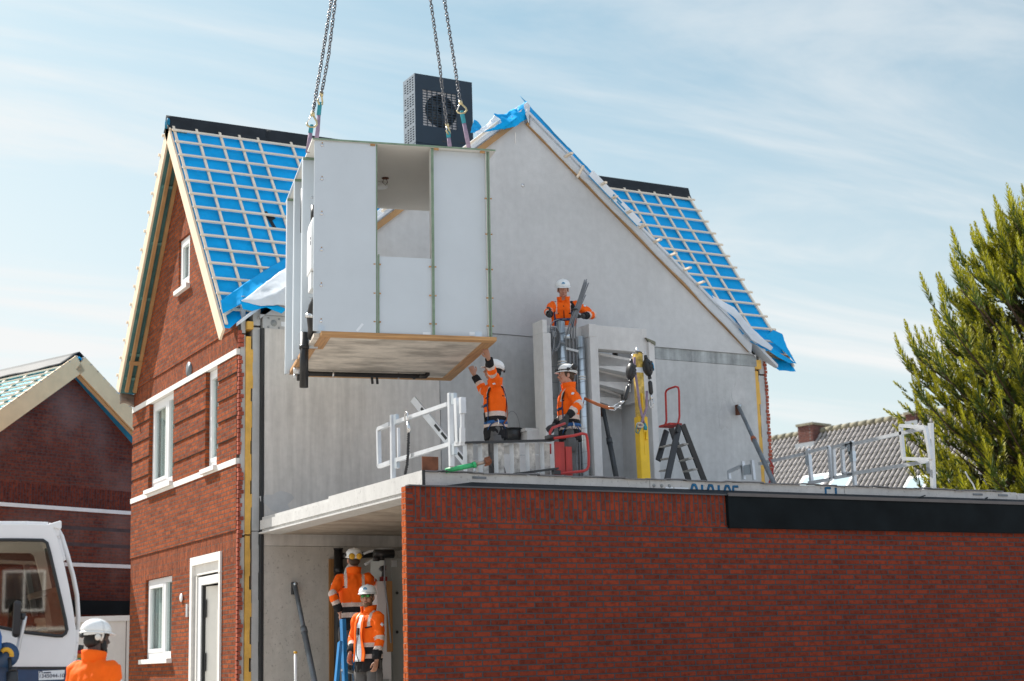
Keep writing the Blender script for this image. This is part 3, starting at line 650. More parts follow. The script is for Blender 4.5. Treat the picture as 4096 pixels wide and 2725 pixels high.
# ridge membrane in three overlapping lengths
for (xa, xb) in ((6.72, 8.42), (8.40, 10.75), (10.72, 12.6), (12.6, 14.6), (14.58, 16.90)):
    def fn(u, v, xa=xa, xb=xb):
        x = xa+(xb-xa)*u; t = v*2-1
        w = .20+.018*math.sin(x*3.1)+.01*math.sin(x*9)
        s_ = abs(t)*w; L = math.hypot(1, SLC)
        up = .10*math.exp(-(t*4.5)**2)+.035+(.012*math.sin(x*14+t*9) if abs(t) > .5 else 0)
        if xa == 8.40 and u > .8 and t < -.6: up += .05*(u-.8)*5
        return (x, YR+(s_/L if t > 0 else -s_/L), ZR-s_*SLC/L+up)
    b = MB(); b.grid(fn, 20, 16); o = b.build('ridge_membrane', M['black_mem'], house); solid(o, .006)
b = MB(); b.cs = True; b.tube([(XV0-.005, YR, ZR-.0), (XV0+.03, YR, ZR)], .09, n=14); b.build('ridge_end_cap', M['blue_lit'], house)
# barge boards, rafters and soffit foil of the front gable
def off(t, dz, x):                          # on the camera-side (t>0) or far (t<0) slope of the front gable
    s_ = abs(t); L = math.hypot(1, SLC); return V(x, YR-math.copysign(s_/L, t), ZR-s_*SLC/L)+V(0, -math.copysign(SLC/L, t), 1/L)*dz
for sg in (1, -1):
    up = (0, -SLC*sg, 1); e = SL+.06 if sg > 0 else SL-.13
    b = MB(); b.bar(off(sg*.02, -.09, 6.755), off(sg*e, -.09, 6.755), .035, .20, up); b.build('barge_board', M['barge'], house)
    for x in (6.85, 6.99):
        b = MB(); b.bar(off(sg*.12, -.26, x), off(sg*(e-.06 if sg < 0 else e-.5), -.26, x), .055 if x < 6.9 else .06, .06, up); b.build('soffit_rafter', M['rafter'], house)
    b = MB(); b.bar(off(sg*.05, -.20, 6.90), off(sg*(e if sg < 0 else e-.5), -.20, 6.90), .26, .012, up); b.build('soffit_foil', M['green_mem'], house)
    for t in (1.0, 2.0, 3.0, 4.05, 4.5):
        b = MB(); b.bar(off(sg*t, -.225, 6.80), off(sg*t, -.225, 7.02), .05, .02, up); b.build('soffit_noggin', M['foil_l'], house)
    b = MB(); b.bar(off(sg*(e-.62), -.285, 6.80), off(sg*(e-.62), -.285, 7.02), .07, .03, up); b.build('soffit_crosspiece', M['rafter'], house)
    b = MB()
    for k in range(14):
        s_ = .228+.335*k
        if sg < 0 and s_ < e: b = MB(); b.bar(off(sg*s_, .055, 6.71), off(sg*s_, .055, 6.80), .048, .03, up); b.build('batten_end', M['batten'], house)
# eave membrane hanging at the far eave
b = MB(); P0 = off(-(SL-.12), -.10, 6.75)
b.grid(lambda u, v: (P0.x+.02+.3*u, P0.y-.05+.12*u+.02*math.sin(6*v), P0.z-.04-.20*v+.03*math.sin(5*u)*v), 6, 4); o = b.build('eave_foil', mat('dusty eave foil', (0.32, 0.27, 0.22), 0.6, var=.3, scale=5), house); solid(o, .004)

# loose sheets of membrane
def sheet(name, m, rows, nu=30, nv=16, wob=.02, fr=9.0, th=.002):
    """rows: list of rows of control points, bilinear between them"""
    def fn(u, v):
        a = v*(len(rows)-1); i = min(int(a), len(rows)-2); f = a-i
        def on(row):
            c = u*(len(row)-1); j = min(int(c), len(row)-2); g_ = c-j
            g_ = g_*g_*(3-2*g_) if len(row) > 3 else g_
            return V(row[j]).lerp(V(row[j+1]), g_)
        p = on(rows[i]).lerp(on(rows[i+1]), f)
        n = mnoise.noise_vector(p*fr*.35)
        n2 = mnoise.noise_vector(p*fr*1.3+V(7, 3, 1))
        return p+V(n.x*.4, n.y, n.z*.6)*wob+V(n2.x*.5, n2.y, n2.z*.4)*wob*.55
    b = MB(); b.grid(fn, nu, nv); o = b.build(name, m, house); solid(o, th); return o
ye = 20.80
# left eave: white inside-out flap with blue hem, hanging over the wall head
sheet('loose_underlay', M['blue'], [[at(508, 692, 21.02), at(560, 655, 21.25), at(610, 622, 21.6), at(662, 592, 21.9)], [at(512, 722, 20.95), at(556, 700, 20.93), at(612, 655, 21.2), at(664, 625, 21.6)]], wob=.012)
sheet('loose_underlay', M['white_mem'], [[at(560, 690, 20.85), at(600, 660, 21.0), at(640, 628, 21.3), at(690, 590, 21.6)], [at(556, 692, 20.84), at(605, 690, 20.75), at(650, 670, 20.8), at(700, 640, 21.0)], [at(557, 694, 20.83), at(600, 706, 20.72), at(640, 703, 20.70), at(700, 712, 20.75)]], wob=.03)
sheet('loose_underlay', M['blue'], [[at(552, 690, 20.86), at(590, 702, 20.75), at(640, 704, 20.74), at(660, 712, 20.76)], [at(560, 712, 20.80), at(580, 716, 20.74), at(612, 708, 20.72), at(648, 723, 20.74)]], wob=.012)
# strip over the right gable edge: white hem below, thin blue above
def edge(x, dz, y): return V(x, y, gz(x)+dz)
n = 16; xs = [XP+.10+(15.9-XP-.10)*i/n for i in range(n+1)]
sheet('verge_membrane', M['white_mem'], [[edge(x, .20+.02*math.sin(x*3), YC-.06) for x in xs], [edge(x, .09+.015*math.sin(x*4.3), YC-.09-.02*math.sin(x*2)) for x in xs], [edge(x, -.01-.04*max(0, x-14.6)+.012*math.sin(x*7), YC-.05) for x in xs]], nu=64, nv=8, wob=.008)
n = 10; xs = [XP+.02+(13.3-XP)*i/n for i in range(n+1)]
sheet('verge_membrane', M['blue_lit'], [[edge(x, .47+.05*math.sin(x*4)-.07*(x-XP), YC+.10) for x in xs], [edge(x, .36-.04*(x-XP), YC-.03) for x in xs], [edge(x, .17+.02*math.sin(x*5), YC-.085) for x in xs]], nu=40, nv=8, wob=.02)
xs = [XP-.03+(.0-3.2)*i/8 for i in range(9)]
sheet('verge_membrane', M['white_mem'], [[edge(x, .30, YC+.02) for x in xs], [edge(x, .05, YC-.05) for x in xs]], nu=24, nv=5, wob=.015)
# crumpled blue flap at the peak
yy = YC-.10
sheet('loose_underlay', M['blue'], [[at(1138, 262, yy), at(1165, 262, yy+.1), at(1190, 246, yy+.1), at(1212, 234, yy)], [at(1155, 282, yy-.05), at(1175, 282, yy-.12), at(1195, 268, yy-.05), at(1216, 258, yy-.1)], [at(1110, 303, yy), at(1150, 297, yy-.05), at(1188, 292, yy-.12), at(1217, 272, yy-.03)]], wob=.055, fr=14, nu=26, nv=14)
sheet('loose_underlay', M['white_mem'], [[at(1094, 306, yy+.25), at(1118, 290, yy+.3), at(1140, 265, yy+.2)], [at(1100, 313, yy+.2), at(1122, 300, yy+.22), at(1150, 285, yy+.12)]], wob=.05, fr=12)
sheet('loose_underlay', M['blue_lit'], [[at(1090, 274, yy+.9), at(1106, 288, yy+.9), at(1114, 300, yy+.8)], [at(1084, 306, yy+.8), at(1096, 308, yy+.8), at(1110, 306, yy+.8)]], wob=.05, fr=12)
sheet('loose_underlay', M['white_mem'], [[at(1205, 240, yy), at(1212, 236, yy), at(1220, 244, yy)], [at(1210, 262, yy-.06), at(1213, 256, yy-.08), at(1218, 262, yy)], [at(1216, 280, yy-.06), at(1217, 282, yy-.06), at(1219, 284, yy-.02)]], wob=.02)
# right lower corner: drooping blue flap and timber end
yb = YC-.08
sheet('loose_underlay', M['blue'], [[at(1672, 712, yb), at(1700, 725, yb), at(1740, 775, yb+.05), at(1795, 812, yb), at(1834, 838, yb+.1)], [at(1660, 705, yb), at(1690, 735, yb-.03), at(1716, 782, yb), at(1765, 806, yb-.05), at(1815, 836, yb)]], wob=.02, nu=30)
sheet('loose_underlay', M['white_mem'], [[at(1640, 680, yb), at(1690, 708, yb-.02), at(1735, 760, yb-.04), at(1780, 800, yb-.04)], [at(1650, 700, yb-.03), at(1690, 730, yb-.07), at(1730, 782, yb-.1), at(1775, 808, yb-.07)]], wob=.02, nu=30)
sheet('loose_underlay', M['blue'], [[at(1780, 760, 21.05), at(1800, 770, 21.1), at(1812, 800, 21.0)], [at(1760, 775, 21.0), at(1795, 800, 20.98), at(1834, 839, 20.9)]], wob=.015)
b = MB(); b.bar(at(1768, 812, YC+.02), at(1812, 826, YC+.12), .12, .07); b.build('eave_timber', M['rafter'], house)
b = MB(); b.bar(edge(11.75, .03, YC-.02), edge(15.9, .0, YC-.02), .05, .07, (SLM, 0, 1)); b.build('verge_rafter', M['rafter'], house)
b = MB(); b.bar(edge(11.62, .06, YC-.03), edge(8.6, .06, YC-.03), .06, .09, (-SLM, 0, 1)); b.build('verge_rafter', M['rafter'], house)
b = MB(); b.bar(edge(11.2, .28, YC-.05), edge(9.2, .24, YC-.05), .05, .035, (-SLM, 0, 1)); b.build('verge_batten', M['batten'], house)
b = MB(); q = at(1130, 320, YC-.07); b.box((q.x-.05, q.y, q.z-.02), (q.x+.0, q.y+.01, q.z+.06)); 
for (px, py) in ((1343, 382), (1383, 426), (1408, 458), (1442, 491), (1475, 523), (1509, 556), (1544, 588), (1577, 621), (1608, 653), (1305, 359)):
    q = at(px, py, YC-.12); b = MB(); L = .30
    if py == 382: b.bar(q, q+V(-.09, .06, -.19), .05, .032)
    else: b.bar(q+V(0, .10, 0), q+V(0, -.16, 0), .05, .032)
    b.build('batten_end', M['batten'], house)
b = MB(); q0 = edge(12.83, .18, YC-.15); q1 = edge(13.72, .16, YC-.15); nn = V(SLM, 0, 1).normalized()*.16
b.prism([q0-nn*.5, q1-nn*.5, q1+nn*.4, q0+nn*.4], (0, .004, 0)); pl = b.build('membrane_label', M['label'], house)
b = MB(); d_ = (q1-q0)
b.bar(q0-nn*.46-V(0, .003, 0), q1-nn*.46-V(0, .003, 0), .003, .018, nn); b.bar(q0+d_*.45+nn*.1-V(0, .003, 0), q0+d_*.62+nn*.1-V(0, .003, 0), .003, .035, nn); b.bar(q0+d_*.55-nn*.15-V(0, .003, 0), q0+d_*.72-nn*.15-V(0, .003, 0), .003, .025, nn); b.build('printed_text', M['inkb'], pl)

# ================================================================== heat pump on the ridge
hpx0, hpx1, hy0, hy1, hz0, hz1 = 10.95, 12.06, 23.42, 23.90, 8.9, 11.37
hpt = thing('heat_pump', 'tall anthracite heat pump unit with round fan grille standing on the roof ridge', 'heat pump', (11.5, 23.9, 9.6))
b = MB(); zs = 10.12
b.box((hpx0, hy0, hz0), (hpx1, hy1, zs-.008)); b.build('base_casing', M['anth'], hpt)
# casing with a fan opening in front, slots in the side
fc, fz = hpx0+.50, 10.77
b = MB()
frm = [(hpx0, hy0, zs), (hpx1, hy0, zs), (hpx1, hy0, hz1), (hpx0, hy0, hz1)]
hole = [(hpx0+.14, hy0, fz-.33), (hpx0+.80, hy0, fz-.33), (hpx0+.80, hy0, fz+.33), (hpx0+.14, hy0, fz+.33)]
b.prism(frm, (0, .02, 0), [hole])
b.box((hpx0+.005, hy0+.02, hz1-.02), (hpx1, hy1, hz1)); b.box((hpx1-.02, hy0+.02, zs), (hpx1, hy1, hz1-.02)); b.box((hpx0+.005, hy1-.02, zs), (hpx1-.02, hy1, hz1-.02)); b.box((hpx0+.01, hy0+.021, zs), (hpx1-.02, hy1-.02, zs+.02))
b.build('front_casing', M['anth'], hpt)
b = MB(); b.box((hpx0+.10, hy0+.03, fz-.36), (hpx0+.84, hy0+.04, fz+.36)); b.build('fan_plate', M['cab_white'], hpt)
b = MB(); b.loft([(fc, hy0+.026, fz-.02), (fc, hy0+.03, fz-.02)], [.30, .30], n=32); fan = b.build('fan_opening', M['dark'], hpt)
b = MB()
for k in range(5):
    a = k*2*math.pi/5; b.bar((fc, hy0+.024, fz), (fc+.26*math.cos(a), hy0+.024, fz+.26*math.sin(a)), .10, .004, (0, 1, 0))
b.build('fan_blade', M['prop_d'], fan)
b = MB()
for i in range(15):
    z = fz-.33+.66*i/14; b.box((hpx0+.14, hy0+.004, z-.007), (hpx0+.80, hy0+.012, z+.007))
for i in range(8):
    x = hpx0+.14+.66*i/7; b.box((x-.008, hy0+.002, fz-.33), (x+.008, hy0+.013, fz+.33))
b.build('fan_grille', M['anth'], hpt)
b = MB(); hs = []
rr = random.Random(5)
for c in range(4):
    for k in range(26):
        if k in (6, 13, 19) or (c == 3 and k % 5 == 0): continue
        y = hy0+.05+c*.105; z = zs+.06+k*.045
        if z > hz1-.05: continue
        hs.append([(hpx0-.004, y, z), (hpx0-.004, y+.065, z), (hpx0-.004, y+.065, z+.023), (hpx0-.004, y, z+.023)])
b.prism([(hpx0-.004, hy0, zs), (hpx0-.004, hy1, zs), (hpx0-.004, hy1, hz1), (hpx0-.004, hy0, hz1)], (.006, 0, 0), hs)
b.box((hpx0-.003, hy0, hz0), (hpx0-.001, hy1, zs-.01)); b.build('side_grille', M['anth_lit'], hpt)
b = MB()
for (px, pz) in ((.60, 10.20), (.60+.35, 10.22)): b.box((hpx0+px-.1, hy0-.004, pz-.012), (hpx0+px-.02, hy0-.001, pz+.012))
b.build('slot', M['dark'], hpt)
b = MB(); b.loft([(hpx0+.84, hy0, 9.95), (hpx0+.84, hy0-.05, 9.95)], [.055, .05], n=16); b.build('round_outlet', M['black'], hpt)

# ================================================================== annex: slab, brick wall, fascia
YG = 15.39; YS = 15.59; XS = 7.30; ZT = 3.385; ZB = 3.155; XE = 24.0
annex = thing('garage_annex', 'single storey annex with dark red brick wall, concrete roof slab and black fascia', 'annex', (7.0, 15.4, 0))
b = MB()
sA, sB, sC = at(1495, 1112, YS).x, at(1943, 1128, YS).x, at(2340, 1142, YS).x
b.box((XS+.03, YS, ZB+.02), (sA, 20.90, ZT)); b.box((sA+.008, YS, ZB+.02), (sB, 20.90, ZT)); b.box((sB+.008, YS, ZB+.02), (sC, 20.90, ZT)); b.box((sC+.01, YS, ZB+.02), (XE, 19.4, ZT-.01))
b.box((XS, 18.35, ZB+.06), (XS+.0299, 20.90, ZT-.045)); b.box((XS, YS, ZB+.06), (XS+.0299, 18.349, ZT+.02))
b.box((XS-.02, YS, ZB), (XS+.3, 20.90, ZB+.0199)); slab = b.build('roof_slab', M['conc_slab'], annex)
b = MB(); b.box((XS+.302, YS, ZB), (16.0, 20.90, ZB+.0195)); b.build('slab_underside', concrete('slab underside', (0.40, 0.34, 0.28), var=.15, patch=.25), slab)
b = MB(); b.box((XS-.004, YS-.01, ZT-.21), (XS+.03, YS+.0, ZT+.02)); b.build('slab_joint', M['dark'], slab)
b = MB()
n = 60
for i in range(n):
    x0 = XS+.03+(15.9-XS)*i/n; x1 = XS+.03+(15.9-XS)*(i+1)/n; j = .006*math.sin(i*.9)+.004*math.sin(i*2.3)
    b.box((x0, YS-.03, ZT+.004+j), (x1, YS+.05, ZT+.016+j))
b.build('edge_strip', mat('grey edge strip', (0.17, 0.17, 0.18), .6), slab)
b = MB()
for px in (1385/1.0,): pass
for x in (at(1103, 1097, YS).x, at(2250, 1138, YS).x, at(2308, 1140, YS).x): b = MB(); b.box((x-.085, YS-.010, ZT-.055), (x+.085, YS-.002, ZT-.03)); b.build('slab_bracket', M['prop'], slab)
for x in (sA+.06, sA+.17, sA+.28): b = MB(); b.loft([(x, YS-.001, 3.32), (x, YS-.006, 3.32)], [.022, .02], n=12); b.build('cast_in_anchor', M['conc_band'], slab)
b = MB(); b.box((sA+.22, YS-.004, 3.275), (sA+.33, YS-.002, 3.31)); b.build('paper_label', M['label'], slab)
b = MB(); b.box((sA+.35, YS-.004, 3.275), (sA+.55, YS-.002, 3.307)); b.build('paper_label', M['label'], slab)
# brick wall
bw = MB(); XG0 = 7.0; zs0 = 2.845; ztop = 3.20
bw.box((XG0+.008, YG, 0), (XE, YG+.10, zs0)); bw.box((XG0+.008, YG, zs0), (XG0+.0885, YG+.10, ztop)); bw.build('garage_wall', M['brick_y'], annex)
b = MB(); xf0 = at(1677, 1180, YG-.04).x; b.box((XG0+.09, YG+.001, zs0), (xf0-.01, YG+.10, ztop)); b.build('soldier_course', M['sold_y'], annex)
b = MB()
z = .2; k = 0
while z < ztop-.04:
    e = random.uniform(-.004, .003)
    b.box((XG0+e, YG-.001, z), (XG0+.0078, YG+.045, z+.053))
    e2 = random.uniform(-.004, .003)
    b.box((XG0+e2, YG+.052, z), (XG0+.0079, YG+.10, z+.053)); z += .0613
b.build('brick_return', mat('brick ends with painted sunlight', (0.42, 0.095, 0.028), .9, var=.4, scale=13, spec=.08), annex)  # sunlit orange of this left face is put into the brick colour
b = MB(); b.box((XG0+.0055, YG+.003, .2), (XG0+.0078, YG+.097, zs0)); b.box((XG0+.0055, YG+.003, zs0), (XG0+.0078, YG+.097, ztop-.01)); b.build('return_mortar', mat('pale mortar', (.50, .46, .42), .9), annex)
# inner leaf behind the brick, blocks the view into the garage from the front
b = MB(); b.box((XG0+.35, YG+.14, 0), (XE, YG+.24, ZB-.01)); b.build('inner_wall', M['room'], annex)
# black flashing and fascia
b = MB(); n = 50
def fz_(i): return .012*math.sin(i*.7)+.008*math.sin(i*1.9)
b.prism([(7.45, YG+.03, ztop+.012), (XE, YG+.03, ztop+.012), (XE, YG+.19, 3.285), (7.9, YG+.19, 3.285)], (0, .004, .004)); b.build('flashing', M['black_mem'], annex)
b = MB(); b.box((XG0+.03, YG-.03, ztop+.001), (XE, YG+.06, ztop+.016)); b.build('capping_strip', mat('grey capping', (0.075, 0.075, 0.08), .5), annex)
b = MB(); b.box((xf0, YG-.045, zs0-.03), (XE, YG-.001, ztop+.004)); b.build('fascia', M['blackboard'], annex)
b = MB(); b.box((xf0, YG-.06, ztop-.01), (XE, YG-.03, ztop+.03)); b.build('fascia_capping', mat('brown grey capping', (0.09, 0.08, 0.078), .5), annex)
for xa, xb, k in ((14.2, 14.5, 0), (15.4, 15.6, 1)):
    b = MB(); b.bar((xa, YG+.08, 3.225), (xb, YG+.15, 3.30), .02, .012); b.build('flashing_fold', M['black_mem'], annex)
# sprayed numbers on the slab edge (their lower halves hidden behind the flashing)
def spray(txt, px0, px1, py0, py1):
    a = at(px0, py0, YS); c = at(px1, py0, YS); hgt = a.z-at(px0, py1, YS).z
    strokes = {'9': [[(.9, .62), (.6, .5), (.2, .55), (.08, .78), (.3, .98), (.7, .98), (.92, .8), (.88, .4), (.7, 0)]],
               '1': [[(.45, 1), (.42, 0)]], '2': [[(.05, .78), (.25, .98), (.7, .98), (.9, .75), (.6, .4), (.1, .02), (.95, .02)]],
               '7': [[(.1, .6), (.6, 1), (.62, 0)]], '5': [[(.95, .97), (.15, .97), (.12, .6), (.6, .62), (.9, .35), (.6, 0), (.1, .05)]],
               'E': [[(.95, .97), (.15, .97), (.12, .0), (.9, .02)], [(.15, .5), (.8, .5)]]}
    b = MB(); n = len(txt)
    for i, ch in enumerate(txt):
        x0 = a.x+(c.x-a.x)*(i+.08)/n; x1 = a.x+(c.x-a.x)*(i+.86)/n
        for st in strokes[ch]:
            pts = []
            for j in range(len(st)-1):
                for q in range(4): t = q/4; pts.append((st[j][0]*(1-t)+st[j+1][0]*t, st[j][1]*(1-t)+st[j+1][1]*t))
            pts.append(st[-1]); P = [V(x0+(x1-x0)*p[0], YS-.003, a.z-hgt+hgt*p[1]) for p in pts]
            b.loft(P, [.017]*len(P), n=6)
    for v in b.v: v.y = YS-.003+(v.y-(YS-.003))*.2
    return b.build('sprayed_number', M['spray'], slab)
spray('912195', 1588, 1702, 1115, 1168)
spray('E1', 1896, 1934, 1122, 1160)
# ================================================================== concrete stair core on the slab
YK = 19.85
core = thing('stair_core', 'pale concrete stair core with open service shaft standing on the slab', 'stair core', (12.2, YK, ZT))
def K5(x, y): return at((2140+x/3.92)/K, (1200+y/3.92)/K, YK)
xl0, xl1, xm0, xm1, xr0, xr1 = K5(112, 310).x, K5(245, 505).x, K5(858, 600).x, K5(985, 600).x, K5(1780, 650).x, K5(1870, 650).x
zt = 6.29; zn = 6.09
b = MB(); b.box((xl0, YK, ZT), (xl1, YK+.30, zn)); b.box((xl0, YK, zn), (xl1-.06, YK+.30, zt)); b.build('shaft_wall', M['conc_stair'], core, bevel=.006)
b = MB(); b.box((xm0, YK, ZT), (xm1, YK+.9, zn)); b.box((xm0-.005, YK+.002, zn), (xm1-.02, YK+.9, zt)); b.build('shaft_wall', M['conc_stair'], core, bevel=.006)
b = MB(); b.box((xr0, YK, ZT), (xr1, YK+.9, zn)); b.build('shaft_wall', M['conc_stair'], core, bevel=.006)
b = MB(); b.box((xr0-.09, YK+.04, zn-.9), (xr0-.001, YK+.6, zn+.20)); b.build('stair_string', M['conc_stair'], core)
b = MB(); b.prism([(xr0-.05, YK-.02, zn+.05), (xr1+.01, YK-.02, zn-.0), (xr1+.01, YK-.02, zn-.06), (xr1-.06, YK-.02, zn-.02), (xr0, YK-.02, zn-.0)], (0, .12, .02)); b.build('tape', mat('olive tape', (.17, .17, .12), .6), core)
b = MB(); b.box((xl1, YK+.28, ZT), (xm0, YK+.34, zn+.02)); bk = b.build('shaft_back', concrete('block wall', (.46, .46, .45)), core)
b = MB()
for i in range(12):
    z = ZT+.1+i*.24; b.box((xl1, YK+.278, z), (xm0, YK+.2795, z+.006))
b.build('block_joint', M['prop'], bk)
b = MB(); b.box((xm1-.02, YK+.03, K5(995, 760).z), (xr0-.08, YK+.24, zt-.005)); b.box((xl1-.07, YK+.22, zn+.001), (xm0+.001, YK+.34, zt-.03)); b.build('landing_panel', M['conc_stair'], core, bevel=.006)
# winder treads seen from below
zL = K5(995, 760).z
for i in range(5):
    b = MB(); zz = zL-.005-.21*i
    xr = xr0-.10-.03*i if i < 3 else xr0-.10-.28*(i-2)
    b.prism([(xm1+.001, YK+.20+.13*i, zz), (xr, YK+.12+.24*i, zz-.10-.02*i), (xr, YK+.9, zz-.10), (xm1+.001, YK+.9, zz-.0)], (0, 0, -.235))
    b.prism([(xm1+.001, YK+.20+.13*i, zz-.04), (xr, YK+.12+.24*i, zz-.14-.02*i), (xr, YK+.12+.24*i, zz-.2), (xm1+.001, YK+.20+.13*i, zz-.23)], (0, .04, 0))
    b.build('winder_tread', M['conc_stair'], core)
b = MB(); b.box((xm1+.0, YK+.86, ZT), (xr0, YK+.9, zL)); b.build('stair_back', M['conc_b'], core)
# lower flight going up to the right behind the worker
for i in range(6):
    x0 = 9.97+.225*i; b = MB(); b.box((x0, 20.05, ZT), (x0+.224 if i < 5 else xl0+.1, YC-.005, ZT+.10+.2*(i+1))); st = b.build('stair_step', M['conc_stair'], core); b = MB(); b.box((x0-.028, 20.045, ZT+.10+.2*(i+1)-.045), (x0-.0005, YC-.006, ZT+.10+.2*(i+1)-.001)); b.build('nosing', M['conc_stair'], st)
b = MB(); b.box((xl0+.75, 20.2, 4.93), (xm0, YC-.01, 5.08)); b.build('upper_landing', M['conc_stair'], core)

# spiral ducts
def duct(x, top, y, name_label, r=.064, br=False):
    t = thing('spiral_duct', name_label, 'duct', (x, y, ZT), 'galvanised spiral ducts in the service shaft')
    b = MB(); b.loft([(x, y, ZT), (x, y, top)], [r, r], n=24); b.build('tube', M['zinc'], t)
    b = MB(); n = 14; zz0 = ZT+.2
    for i in range(n):
        z = zz0+(top-zz0-.05)*i/n
        P = [V(x+(r+.0015)*math.cos(a), y+(r+.0015)*math.sin(a), z+.03*(a+math.pi/2)/math.pi) for a in [math.pi*(1.0+k/12) for k in range(13)]]
        b.tube(P, .0022, n=4)
    b.build('seam', M['prop'], t)
    b = MB()
    for z in (top-.62, top-.66): b.loft([(x, y, z), (x, y, z+.014)], [r+.004, r+.004], n=24)
    b.build('tie_band', M['panelw'], t)
    if br:
        b = MB(); b.loft([(x, y, top-.24), (x+.10, y-.10, top-.24)], [.04, .04], n=16); o = b.build('branch', M['zinc'], t)
        b = MB(); b.loft([(x+.1004, y-.1004, top-.24), (x+.1014, y-.1014, top-.24)], [.036, .036], n=16); b.build('opening', M['dark'], o)
        b = MB(); b.loft([(x, y, top-.36), (x, y, top-.30)], [r+.003, r+.003], n=24); b.build('collar', M['prop'], t)
    return t
p1 = K5(455, 330); p2 = K5(760, 560)
duct(p1.x, p1.z+.01, YK+.10, 'taller spiral duct with a small side branch in the service shaft', br=True)
duct(p2.x, p2.z, YK+.10, 'shorter plain spiral duct beside the right shaft wall')
# bundle of grey conduits
t = thing('conduit_bundle', 'bundle of grey plastic conduits bending to the right above the service shaft', 'conduits', (12.2, YK, ZT))
top = at(1353, 654, YK-.1); mid = at(1322, 735, YK-.05); low = K5(600, 780); low.y = YK+.08
for i in range(10):
    o = V((i-4.5)*.021, (i % 3)*.018-.02, 0); oc = V((i-4.5)*.009, (i % 3)*.016, (i*37 % 10)*.008)
    e = top+oc*1.2 if i < 7 else at(1343, 682, YK-.1)+oc
    P = [V(low.x+o.x, YK+.10+o.y, ZT+.02), V(low.x+o.x, YK+.09+o.y, low.z-.6), low+o, low.lerp(mid, .5)+o*.85+V(-.035, 0, 0), mid+oc, mid.lerp(e, .5)+oc*.3, e]
    Q = []
    for j in range(len(P)-1):
        for q in range(5):
            u = q/5; p0, p3 = P[max(j-1, 0)], P[min(j+2, len(P)-1)]
            Q.append(.5*((2*P[j])+(-p0+P[j+1])*u+(2*p0-5*P[j]+4*P[j+1]-p3)*u*u+(-p0+3*P[j]-3*P[j+1]+p3)*u*u*u))
    Q.append(P[-1]); b = MB(); b.tube(Q, .0095, n=7); b.build('conduit', M['cable'], t)
b = MB(); b.loft([mid+V(.01, 0, .15)-V(0, 0, .006), mid+V(.01, 0, .15)+V(0, 0, .006)], [.052, .052], n=12); b.build('cable_tie', M['black'], t)
b = MB(); b.bar(low+V(-.10, -.03, .02), low+V(.11, -.03, -.01), .03, .035); b.build('spacer', M['cable_l'], t)
# cable coil
t = thing('cable_coil', 'coil of grey cable hanging inside the left shaft wall', 'cable', (11.5, YK, 5.8))
c = K5(340, 590); c.y = YK+.06
b = MB()
for i in range(9):
    P = []
    for k in range(28):
        a = 2*math.pi*k/28; rx = .085+.006*math.sin(i*2.1); rz = .165+.012*math.sin(i*1.3)
        P.append(c+V(rx*math.cos(a)*(.75+.25*math.sin(a+1))+.012*math.sin(i*3), -.02+.008*i, rz*math.sin(a)-.02*i % .03))
    b.tube(P, .0065, n=6, closed=True)
P = [K5(265, 460), K5(275, 380), K5(320, 320), K5(380, 300), K5(420, 312)]
b.tube([V(p.x, YK+.05, p.z) for p in P], .008, n=6)
P = [K5(330, 430), K5(315, 600), K5(290, 800), K5(262, 900)]; b.tube([V(p.x, YK+.02, p.z) for p in P], .009, n=6)
b.build('cable', M['cable'], t)
b = MB(); P = [K5(300, 840), K5(310, 1000), K5(318, 1250), K5(330, 1500), K5(335, 1760), K5(325, 2000), K5(335, 2200)]; b.tube([V(p.x, YK+.12, p.z) for p in P], .008, n=6); b.build('hanging_cable', M['cable_l'], t)

# ================================================================== hanging pod
PW, PD, PH = 2.293, 2.728, 2.5
PA = R(13.9)
pod = thing('bathroom_pod', 'white prefabricated bathroom pod hanging from chains with a concrete underside', 'bathroom pod', (6.80, 17.57, 5.275), rotz=-PA)
pod.rotation_euler = (R(-.3), R(.62), -PA)
bpy.context.view_layer.update()
PM = Matrix.LocRotScale(pod.location, pod.rotation_euler.to_quaternion(), None)
def pb(name, m, mb, par=None, **k): return mb.build(name, m, par or pod, local=True, **k)
def poly_frame(): pass
b = MB(); b.box((.10, 0, 0), (PW, .13, .05)); pb('floor_beam', M['timber'], b, bevel=.003)
b = MB(); b.box((.10, PD-.13, 0), (PW, PD, .05)); pb('floor_beam', M['timber'], b)
b = MB(); b.box((0, .85, 0), (.14, PD-.131, .05)); pb('floor_beam', M['timber_y'], b)
b = MB(); b.box((.10, .131, 0), (.23, .849, .05)); pb('floor_beam', M['timber_y'], b)
b = MB(); b.box((PW-.15, .131, 0), (PW, PD-.131, .05)); pb('floor_beam', M['timber_y'], b)
b = MB(); b.box((.03, .16, .012), (PW-.13, PD-.1, .055)); pb('floor_slab', M['conc_pod'], b)
x1, x2, x3 = .79, 1.485, 2.205
b = MB(); b.box((0, 0.0, .05), (x1-.02, .02, PH-.025)); pb('wall_board', M['pod'], b)
b = MB(); b.box((x2+.02, .075, .05), (x3-.012, .095, PH-.025)); pb('wall_board', M['pod'], b)
b = MB(); b.box((x1+.03, .03, .05), (x2-.012, .05, 1.03)); pb('parapet_board', M['pod'], b)
b = MB(); b.box((-.03, -.02, PH-.022), (PW+.02, PD, PH)); o = pb('ceiling_board', M['pod_w'], b)
b = MB(); b.box((-.03, -.0245, PH-.022), (PW+.02, -.0205, PH+.001)); pb('board_edge', M['edge'], b, o)
